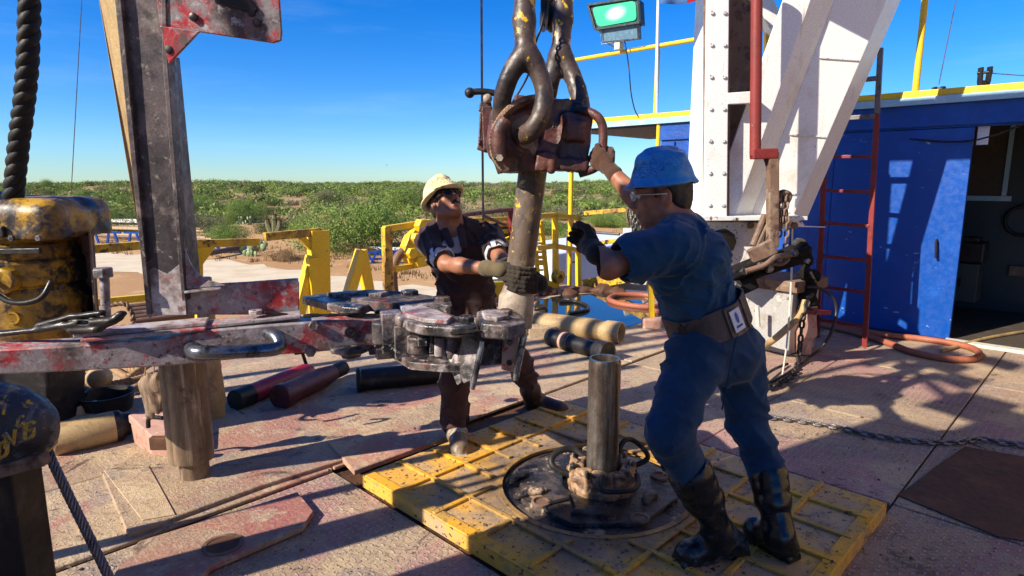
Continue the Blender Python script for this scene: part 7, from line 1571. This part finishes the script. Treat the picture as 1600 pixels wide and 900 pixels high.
def perp(a, b): a, b = nrm(a), nrm(b); return nrm(a - b * (a @ b))
hC = J(938, 243, EY - .22); g1, wrF, gn = grip(hC, perp((0, 0, 1), elF - hC), elF - hC, .0215, -1, wrist=.075)
gc = J(904, 368, 2.36); g2, wrN, gn2 = grip(gc, perp((.45, -.1, .9), elN - gc), elN - gc, .020, 1, curl=(50, 225), wrist=.075)
tf = nrm((-.93, .36, 0)); tl_ = nrm((-.36, -.93, 0))        # torso front, torso left (towards the camera)
s = SF((.30, 1.95, .0), (1.42, 3.10, 1.70), .0056)
head(s, hc_, HB, 1.15)
s.cone(hc_ + HB @ A((0, -.025, -.045)), neck, .060, .066, .03)
s.cone(neck, chest, .075, .13, .05, flat=(tl_, 1.35)); s.cone(chest, waist, .125, .12, .05, flat=(tl_, 1.3)); s.cone(waist, pel, .12, .12, .04)
for sh, el, wr in ((shN, elN, wrN), (shF, elF, wrF)):
    s.cone(neck + (sh - neck) * .25, sh, .055, .055, .04); s.cone(sh, el, .050, .043, .03)
    md = el + (wr - el) * .3; s.cone(el, md, .044, .046, .02); s.cone(md, wr, .046, .030, .02)
for h, k, a in ((hN, kN, aN), (hF, kF, aF)): s.cone(h, k, .08, .055, .04); s.cone(k, a, .055, .042, .03)
s.build('body', 'skin', mb_)
# shirt
s = SF((.22, 1.90, .80), (1.42, 2.90, 1.52), .0062)
s.cone(J(1064, 374, 2.40), J(1068, 412, 2.39), .100, .138, .06, flat=(tl_, 1.38)); s.cone(J(1071, 412, 2.39), J(1088, 465, 2.40), .144, .136, .06, flat=(tl_, 1.28)); s.cone(J(1088, 464, 2.40), J(1108, 520, 2.40), .136, .128, .05, flat=(tl_, 1.14))
s.ell(J(1092, 405, 2.40), (.10, .17, .11), None, .06)
for sh, el, f, r1 in ((shN, elN, .60, .096), (shF, elF, .45, .086)):
    e = sh + (el - sh) * f; s.cone(neck + (sh - neck) * .3, sh, .085, .086, .05); s.cone(sh, e, .084, r1, .04)
    s.cone(e + (el - sh) * .14, el + (el - sh) * .0, .060, .060, .0, 's'); s.plane(e + (el - sh) * 9, (0, 0, 1)) if 0 else None
s.cone(hc_ + HB @ A((0, -.03, -.09)), neck + A((0, 0, -.01)), .070, .082, .02); 
s.cone(hc_ + HB @ A((0, -.02, -.06)), neck + (hc_ - neck) * .28, .058, .062, .006, 's')
s.cone(hc_, hc_ + HB @ A((0, .04, -.05)), .085, .07, .004, 's')
s.disp(lambda p: (folds(p, (.35, 0, 1), 46, 21, .016) + folds(p, (1, .3, -.55), 34, 8, .015)) * np.clip((p[:, 0] - .42) / .15, .45, 1) + folds(p, (.6, -.2, 1), 90, 4, .005) + sinnoise(p, 14, 5) * .006)
s.build('shirt', 'shirtblue', mb_)
mbc = MB(); c_ = neck + (hc_ - neck) * .22; un = nrm(hc_ - neck); e1 = nrm(np.cross(un, (0, 1, 0))); e2 = np.cross(un, e1)
# trousers
s = SF((.30, 1.90, .25), (1.45, 2.80, 1.08), .0066)
s.cone(J(1104, 506, 2.40), J(1118, 545, 2.40), .136, .148, .0, flat=(tl_, 1.10)); s.ell(J(1140, 548, 2.42), (.12, .15, .13), None, .05)
for h, k, b, rk, rb in ((hN, kN, bN + (aN - bN) * .12, .092, .080), (hF, kF, bF + (aF - bF) * .1, .086, .078)):
    s.cone(h, k, .119, rk, .045); s.cone(k, b, rk, rb, .04)
s.disp(lambda p: folds(p, (.25, 0, 1), 34, 31, .018) + folds(p, (1, .2, .8), 28, 18, .018) + folds(p, (-.6, .2, 1), 75, 6, .006) + sinnoise(p, 11, 7) * .008)
s.build('trousers', 'jeans', mb_)
mbq = MB(); mbq.tube(smooth_path([J(1152, 520, 2.235), J(1140, 580, 2.215), J(1128, 640, 2.24)], 5), .003, 5); mbq.build('side_seam', 'jeans', mb_, 60)
# rubber boots
def boot(top, ank, heel, toe, mat, r0, lab=None):
    top, ank, heel, toe = map(A, (top, ank, heel, toe)); fd_ = nrm(toe - heel); fd_[2] = 0; fd_ = nrm(fd_)
    lo = np.minimum.reduce([top, ank, heel, toe]) - .13; hi = np.maximum.reduce([top, ank, heel, toe]) + .13; s = SF(lo, hi, .0045)
    sh = nrm(ank - top); L_ = np.linalg.norm(ank - top)
    s.cone(top, ank, r0, .052, .0); s.cone(ank, heel + A((0, 0, .05)), .054, .046, .03); s.cone(heel + fd_ * .02 + A((0, 0, .045)), heel + fd_ * .15 + A((0, 0, .05)), .046, .044, .04)
    s.cone(ank + fd_ * .02, heel + fd_ * .13 + A((0, 0, .055)), .05, .045, .04)
    s.cone(heel + fd_ * .14 + A((0, 0, .048)), toe + A((0, 0, .045)) - fd_ * .05, .048, .045, .03, flat=(np.cross(fd_, (0, 0, 1)), 1.08)); s.ell(toe - fd_ * .05 + A((0, 0, .04)), (.052, .052, .043), None, .02)
    Bm = np.stack([fd_, np.cross((0, 0, 1), fd_), A((0, 0, 1))], 1); ln = np.linalg.norm((toe - heel)[:2])
    s.box(heel + fd_ * .005 + A((0, 0, .016)), (.050, .042, .017), Bm, .012, .006); s.box(heel + fd_ * (ln - .085) + A((0, 0, .014)), (.085, .047, .014), Bm, .013, .006); s.box(heel + fd_ * ln * .45 + A((0, 0, .026)), (ln * .3, .04, .012), Bm, .01, .008)
    for f in (.03, .17, .20, .40, .43): s.cone(top + sh * L_ * f, top + sh * (L_ * f + .004), r0 * (1 - .2 * f) + .0065, r0 * (1 - .2 * f) + .006, .003)
    s.cone(top - sh * .06, top + sh * .10, r0 - .008, r0 - .012, .003, 's')
    s.plane((heel[0], heel[1], heel[2] + .001), (0, 0, -1)); s.disp(lambda p: folds(p, sh, 38, 3, .004) * np.clip((heel[2] + .30 - p[:, 2]) / .1, 0, 1) + sinnoise(p, 18, 4) * .0025)
    return s.build('boot', mat, mb_)
hz = lambda x, y: A(G(x, y, TZ))
boot(bN, J(1126, 832, 2.27), hz(1150, 866), hz(1057, 882), 'bootmud', .080); boot(bF, J(1219, 838, 2.29), hz(1228, 872), hz(1172, 840), 'boot', .072)
# belt: a sheet round the waist with thickness
def belt():
    cen = J(1103, 495, 2.40); up_ = nrm(J(1092, 462, 2.4) - J(1113, 520, 2.4)); e1 = nrm(tl_ - up_ * (tl_ @ up_)); e2 = nrm(np.cross(up_, e1)); n = 72; vs = []; fs = []
    def ringr(a): return e1 * .176 * math.cos(a) + e2 * .155 * math.sin(a)
    hw = .060
    for k, (o, r) in enumerate(((hw, 1.0), (hw, 1.045), (-hw, 1.045), (-hw, 1.0))):
        for i in range(n): a = 2 * PI * i / n; vs.append(cen + ringr(a) * r * (1 + .008 * math.sin(a * 9)) + up_ * (o + .004 * math.sin(a * 5)))
    for k in range(4):
        for i in range(n): fs.append((k * n + i, k * n + (i + 1) % n, ((k + 1) % 4) * n + (i + 1) % n, ((k + 1) % 4) * n + i))
    mb = MB(); mb.add(vs, fs); b = mb.build('back_belt', 'belt', mb_, 60, .004)
    def onbelt(px, py, o=.0):       # nearest front point of the belt to a photograph point
        best = None
        for i in range(360):
            a = 2 * PI * i / 360; p = cen + ringr(a) * 1.05
            if p[1] > cen[1]: continue
            q = Vector(p); x = 800 + FPX * q.x / depth(q)
            if best is None or abs(x - px) < best[0]: best = (abs(x - px), a)
        a = best[1]; p = cen + ringr(a) * (1.052 + o); t = nrm(-e1 * .176 * math.sin(a) + e2 * .155 * math.cos(a)); nn = nrm(ringr(a)); return p, t, nn
    for px, w2, dz in ((1068, .007, 0), (1076, .007, 0), (1139, .006, 0), (1163, .006, 0)):
        p, t, nn = onbelt(px, 490); m2 = MB(); Rm = Matrix((Vector(t), Vector(nn), Vector(up_))).transposed(); m2.box(p, (w2, .006, hw * .96), Rm); m2.build('belt_loop', 'belt', b, 0, .002)
    p, t, nn = onbelt(1071, 500); m2 = MB(); Rm = Matrix((Vector(t), Vector(nn), Vector(up_))).transposed(); m2.box(p - t * 0, (.020, .009, hw * .72), Rm); m2.build('buckle', 'blackmetal', b, 0, .004)
    p, t, nn = onbelt(1150, 472, .01); Rm = Matrix((Vector(t), Vector(nn), Vector(up_))).transposed(); m2 = MB(); m2.box(p + nn * .004, (.026, .003, .042), Rm); lb = m2.build('white_label', 'tank', b, 0, .001)
    sg = 1 if t[0] > 0 else -1
    ink = worn('blue_label_ink', (0.02, 0.12, 0.42), [], .5, .1, bump=0)
    m2 = MB()
    cc = p + nn * .0085 + up_ * .010
    m2.prism([cc + t * x * sg + up_ * y for x, y in ((-.004, -.020), (.004, -.020), (.0065, -.004), (.005, .014), (0, .022), (-.005, .014), (-.0065, -.004))], nn * .0015)
    for i in range(6): m2.box(cc - up_ * .033 + t * sg * (-.013 + .0052 * i), (.0017, .001, .0036 if i % 2 else .0046), Rm)
    m2.build('label_print', ink, b, 0)
belt()
# gloves: far hand round the pull handle, near hand half closed in the air
g1.build('glove', 'glovebrown', mb_); cuff(mb_, wrF - nrm(elF - wrF) * .025, wrF + nrm(elF - wrF) * .035, .034, 'glovebrown')
g2.build('glove', 'glovedark', mb_); cuff(mb_, wrN - nrm(elN - wrN) * .02, wrN + nrm(elN - wrN) * .04, .037, 'glovedark')
# hair under the hat, glasses, eyes
s = SF(hc_ - .16, hc_ + .16, .0045); L_ = lambda x, y, z: hc_ + HB @ A((x, y, z))
s.ell(L_(0, -.018, .045), (.083, .100, .094), HB, 0); s.ell(L_(0, -.06, -.02), (.066, .052, .062), HB, .03); s.box(L_(0, .098, -.02), (.12, .078, .16), HB, .01, .006, 's')
for e in (-1, 1): s.ell(L_(e * .08, .012, .005), (.03, .028, .042), HB, .01, 's')
for e in (-1, 1): s.cone(L_(e * .074, .028, .045), L_(e * .072, .030, .008), .010, .007, .006)
s.disp(lambda p: sinnoise(p, 90, 5) * .003); s.build('hair', 'hair', mb_)
hat(mb_, hc_ - HB @ A((0, .004, -.012)), HB, 'hatblue', .022)
def glasses(c, B, lens, rim, dark):
    L = lambda x, y, z: Vector(A(c) + B @ A((x, y, z)))
    for e in (-1, 1):
        pts = [L(e * .034 + .025 * math.cos(a), .113 - .012 * abs(math.cos(a)) * (1 if math.cos(a) * e > 0 else 0), .016 + .019 * math.sin(a)) for a in np.linspace(0, 2 * PI, 19)[:-1]]
        o = MB(); o.prism(pts, L(0, .002, 0) - L(0, 0, 0)); o.build('lens', lens, mbp, 0)
        if not dark: o = MB(); o.tube(pts, .0016, 5, closed=True); o.build('lens_rim', rim, mbp, 60)
        o = MB(); o.tube([L(e * .060, .104, .020), L(e * .078, .06, .018), L(e * .083, -.01, .014)], .0028 if not dark else .004, 5); o.build('temple', rim, mbp, 60)
    o = MB(); o.tube([L(-.012, .115, .020), L(0, .118, .022), L(.012, .115, .020)], .002, 5); o.build('bridge', rim, mbp, 60)
mbp = mb_; glasses(hc_, HB, 'clearglass', 'rimmetal', False)
for e in (-1, 1):
    o = MB(); o.sphere(hc_ + HB @ A((e * .032, .0835, .014)), .0125, 12); o.build('eye', 'eyewhite', mb_, 60)

# -------- man in brown, looking up
mw = thing('person', 'man in dark brown overalls and cream hard hat looking up, gripping the hanging pipe', 'person', G(745, 690))
hf2 = nrm((.52, -.62, .58)); HB2 = basis(hf2, (0, 0, 1)); h2 = J(696, 320, 3.70)
neck2 = J(706, 356, 3.72); sR, sL = J(672, 376, 3.70), J(766, 372, 3.74); eR, wR = J(697, 413, 3.50), J(766, 425, 3.33); eL, wL = J(781, 404, 3.52), J(838, 417, 3.42)
pz = lambda y: pa.lerp(pb, (y - 225) / 230)
pax = nrm(A(pa) - A(pb))
g3, wR, _ = grip(pz(424), pax, nrm((-1, .05, .10)), hr, 1, wrist=.055, curl=(38, 165))
g4, wL, _ = grip(pz(430) + V(0, 0, -.03), pax, nrm((1, .25, -.05)), hr, -1, wrist=.03, curl=(40, 160))
ch2 = J(722, 405, 3.72); wa2 = J(730, 460, 3.74); pe2 = J(732, 500, 3.74); hR, hL = J(712, 512, 3.70), J(754, 512, 3.80); kR, kL = J(711, 596, 3.56), J(808, 560, 3.90); aR, aL = J(713, 682, 3.48), J(834, 622, 4.02)
tr = nrm((1, .1, 0))
s = SF((-.62, 3.15, .0), (.34, 4.18, 1.62), .0058)
head(s, h2, HB2)
s.cone(h2 + HB2 @ A((0, -.02, -.05)), neck2, .060, .066, .03); s.cone(neck2, ch2, .07, .11, .05, flat=(tr, 1.4)); s.cone(ch2, wa2, .11, .10, .05, flat=(tr, 1.35)); s.cone(wa2, pe2, .10, .10, .04, flat=(tr, 1.3))
for sh, el, wr in ((sR, eR, wR), (sL, eL, wL)):
    s.cone(neck2 + (sh - neck2) * .25, sh, .055, .058, .04); s.cone(sh, el, .055, .044, .03); md = el + (wr - el) * .3; s.cone(el, md, .043, .045, .02); s.cone(md, wr, .045, .030, .02)
for h, k, a in ((hR, kR, aR), (hL, kL, aL)): s.cone(h, k, .075, .05, .04); s.cone(k, a, .05, .04, .03)
s.build('body', 'skin', mw)
fr2 = nrm((.05, -1, 0))
def torso_shirt(off, res=.0060):
    s = SF((-.66, 3.25, .55), (.22, 4.05, 1.40), res)
    s.cone(neck2 + A((0, 0, -.02)), J(719, 392, 3.72), .085 + off, .125 + off, .06, flat=(tr, 1.45)); s.cone(J(720, 395, 3.72), wa2, .128 + off, .118 + off, .06, flat=(tr, 1.35)); s.cone(wa2, pe2, .118 + off, .125 + off, .05, flat=(tr, 1.3))
    for sh, el, f in ((sR, eR, .62), (sL, eL, .62)):
        e = sh + (el - sh) * f; s.cone(neck2 + (sh - neck2) * .3, sh, .07 + off, .078 + off, .05); s.cone(sh, e, .078 + off, .080 + off, .04); s.cone(e + (el - sh) * .14, el + (el - sh) * .05, .067 + off, .065 + off, .0, 's')
    return s
s = torso_shirt(-.020)
for sh, el in ((sR, eR), (sL, eL)): s.cone(sh + (el - sh) * .5, sh + (el - sh) * .72, .0, .0, 0)
s.cone(h2 + HB2 @ A((0, .02, -.06)), neck2 + fr2 * .05 + A((0, 0, .0)), .062, .055, .01, 's'); s.build('undershirt', 'undershirt', mw)
s = torso_shirt(.004)
s.cone(h2 + HB2 @ A((0, 0, -.05)), neck2, .060, .066, .006, 's')
s.cone(neck2 + fr2 * .09 + A((.0, 0, .05)), J(716, 398, 3.72) + fr2 * .20, .085, .055, .006, 's'); s.cone(J(716, 395, 3.72) + fr2 * .2, J(727, 420, 3.72) + fr2 * .19, .056, .02, .006, 's')
s.disp(lambda p: folds(p, (.4, 0, 1), 42, 12, .016) + folds(p, (1, -.3, .5), 32, 22, .015) + sinnoise(p, 12, 3) * .005)
s.build('overall_shirt', 'shirtbrown', mw)
for e, (sh, el) in enumerate(((sR, eR), (sL, eL))):
    c0 = sh + (el - sh) * .66; d = nrm(el - sh); s = SF(c0 - .13, c0 + .13, .0045)
    s.cone(c0, c0 + d * (.022 if e == 0 else .010), .074, .073, 0); s.cone(c0 - d * .03, c0 + d * .09, .064, .064, .004, 's'); s.disp(lambda p: sinnoise(p, 35, 5) * .004); s.build('sleeve_edge', 'undershirt', mw)
for e in (-1, 1):   # collar flaps
    a = neck2 + A((e * .055, -.045, .022)); b = J(716 + e * 9, 378, 3.72) + fr2 * .165
    s = SF(np.minimum(a, b) - .08, np.maximum(a, b) + .08, .0045); s.cone(a, b, .03, .022, 0, flat=(nrm((e * .25, -1, .25)), .3)); s.cone(a, neck2 + A((e * .03, .06, .035)), .022, .018, .02, flat=(nrm((e, 0, .2)), .4)); s.build('collar', 'shirtbrown', mw)
s = SF((-.62, 3.25, .08), (.36, 4.20, .90), .0064)
s.cone(J(730, 478, 3.74), J(733, 512, 3.75), .130, .138, 0, flat=(tr, 1.25))
for h, k, a, ra in ((hR, kR, aR + (kR - aR) * .26, .088), (hL, kL, aL + (kL - aL) * .44, .084)): s.cone(h, k, .112, .090, .05); s.cone(k, a, .088, ra, .03); s.cone(a - (a - k) * .02, a + (a - k) * .12, ra - .022, ra - .018, .004, 's')
s.disp(lambda p: folds(p, (.2, 0, 1), 36, 14, .018) + folds(p, (1, .4, -.4), 22, 16, .018) + sinnoise(p, 11, 9) * .006); s.build('trousers', 'trousersbrown', mw)
def shoe(ank, heel, toe, mat, g=1.0):
    ank, heel, toe = map(A, (ank, heel, toe)); fd_ = toe - heel; fd_[2] = 0; ln = np.linalg.norm(fd_); fd_ = fd_ / ln; lo = np.minimum.reduce([ank, heel, toe]) - .12; hi = np.maximum.reduce([ank, heel, toe]) + .12; s = SF(lo, hi, .0048)
    s.cone(ank, heel + fd_ * .06 + A((0, 0, .06)), .060 * g, .052 * g, 0); s.cone(heel + fd_ * .05 + A((0, 0, .045)), heel + fd_ * .04 + A((0, 0, .05)), .046, .046, .03); s.cone(heel + fd_ * .07 + A((0, 0, .06)), toe - fd_ * .05 + A((0, 0, .042 * g)), .05 * g, .044 * g, .03, flat=(np.cross(fd_, (0, 0, 1)), 1.1)); s.ell(toe - fd_ * .055 + A((0, 0, .045)), (.054, .054, .040 * g), None, .02)
    Bm = np.stack([fd_, np.cross((0, 0, 1), fd_), A((0, 0, 1))], 1); s.box(heel + fd_ * ln * .5 + A((0, 0, .013)), (ln * .52, .05, .013), Bm, .012, .003); s.box(heel + fd_ * ln * .40 + A((0, 0, .002)), (.03, .06, .012), Bm, .008, .004, 's')
    s.plane((heel[0], heel[1], heel[2] + .001), (0, 0, -1)); s.disp(lambda p: folds(p, fd_, 60, 4, .003) * (p[:, 2] > heel[2] + .04)); return s.build('boot', mat, mw)
gR = A(G(714, 690, .04)); shoe(aR + A((0, 0, .02)), gR + A((0, .03, 0)), A(G(713, 714, .04)) + A((.02, -.03, 0)), 'leathermud'); gL = A(G(824, 637)); shoe(aL + (kL - aL) * .22, gL, A(G(871, 653)) + A((.06, -.01, 0)), 'leather', 1.2)
g3.build('glove', 'glovemix', mw); cuff(mw, wR - nrm(eR - wR) * .045, wR + nrm(eR - wR) * .06, .040, 'gloveolive')
g4.build('glove', 'glovedark', mw); cuff(mw, wL - nrm(eL - wL) * .02, wL + nrm(eL - wL) * .05, .040, 'glovedark')
mbp = mw; glasses(h2 + HB2 @ A((0, -.002, .0)), HB2, 'sunglass', 'dark', True)
s = SF(h2 - .17, h2 + .17, .0045); L2 = lambda x, y, z: h2 + HB2 @ A((x, y, z))
s.ell(L2(0, -.018, .045), (.082, .098, .093), HB2, 0); s.ell(L2(0, -.055, -.015), (.066, .052, .055), HB2, .03); s.box(L2(0, .098, -.02), (.12, .078, .16), HB2, .01, .006, 's')
for e in (-1, 1): s.ell(L2(e * .08, .012, .005), (.03, .028, .042), HB2, .01, 's'); s.cone(L2(e * .073, .028, .045), L2(e * .071, .030, .005), .010, .007, .006)
s.disp(lambda p: sinnoise(p, 90, 5) * .003); s.build('hair', 'hair', mw)
s = SF(L2(0, .1, -.04) - .06, L2(0, .1, -.04) + .06, .003); 
for e in (-1, 1): s.cone(L2(0, .103, -.040), L2(e * .028, .094, -.050), .0085, .006, .004)
s.disp(lambda p: sinnoise(p, 200, 5) * .0015); s.build('moustache', 'hair', mw)
hat(mw, h2 + HB2 @ A((0, -.006, .010)), HB2, 'hatcream', .034)
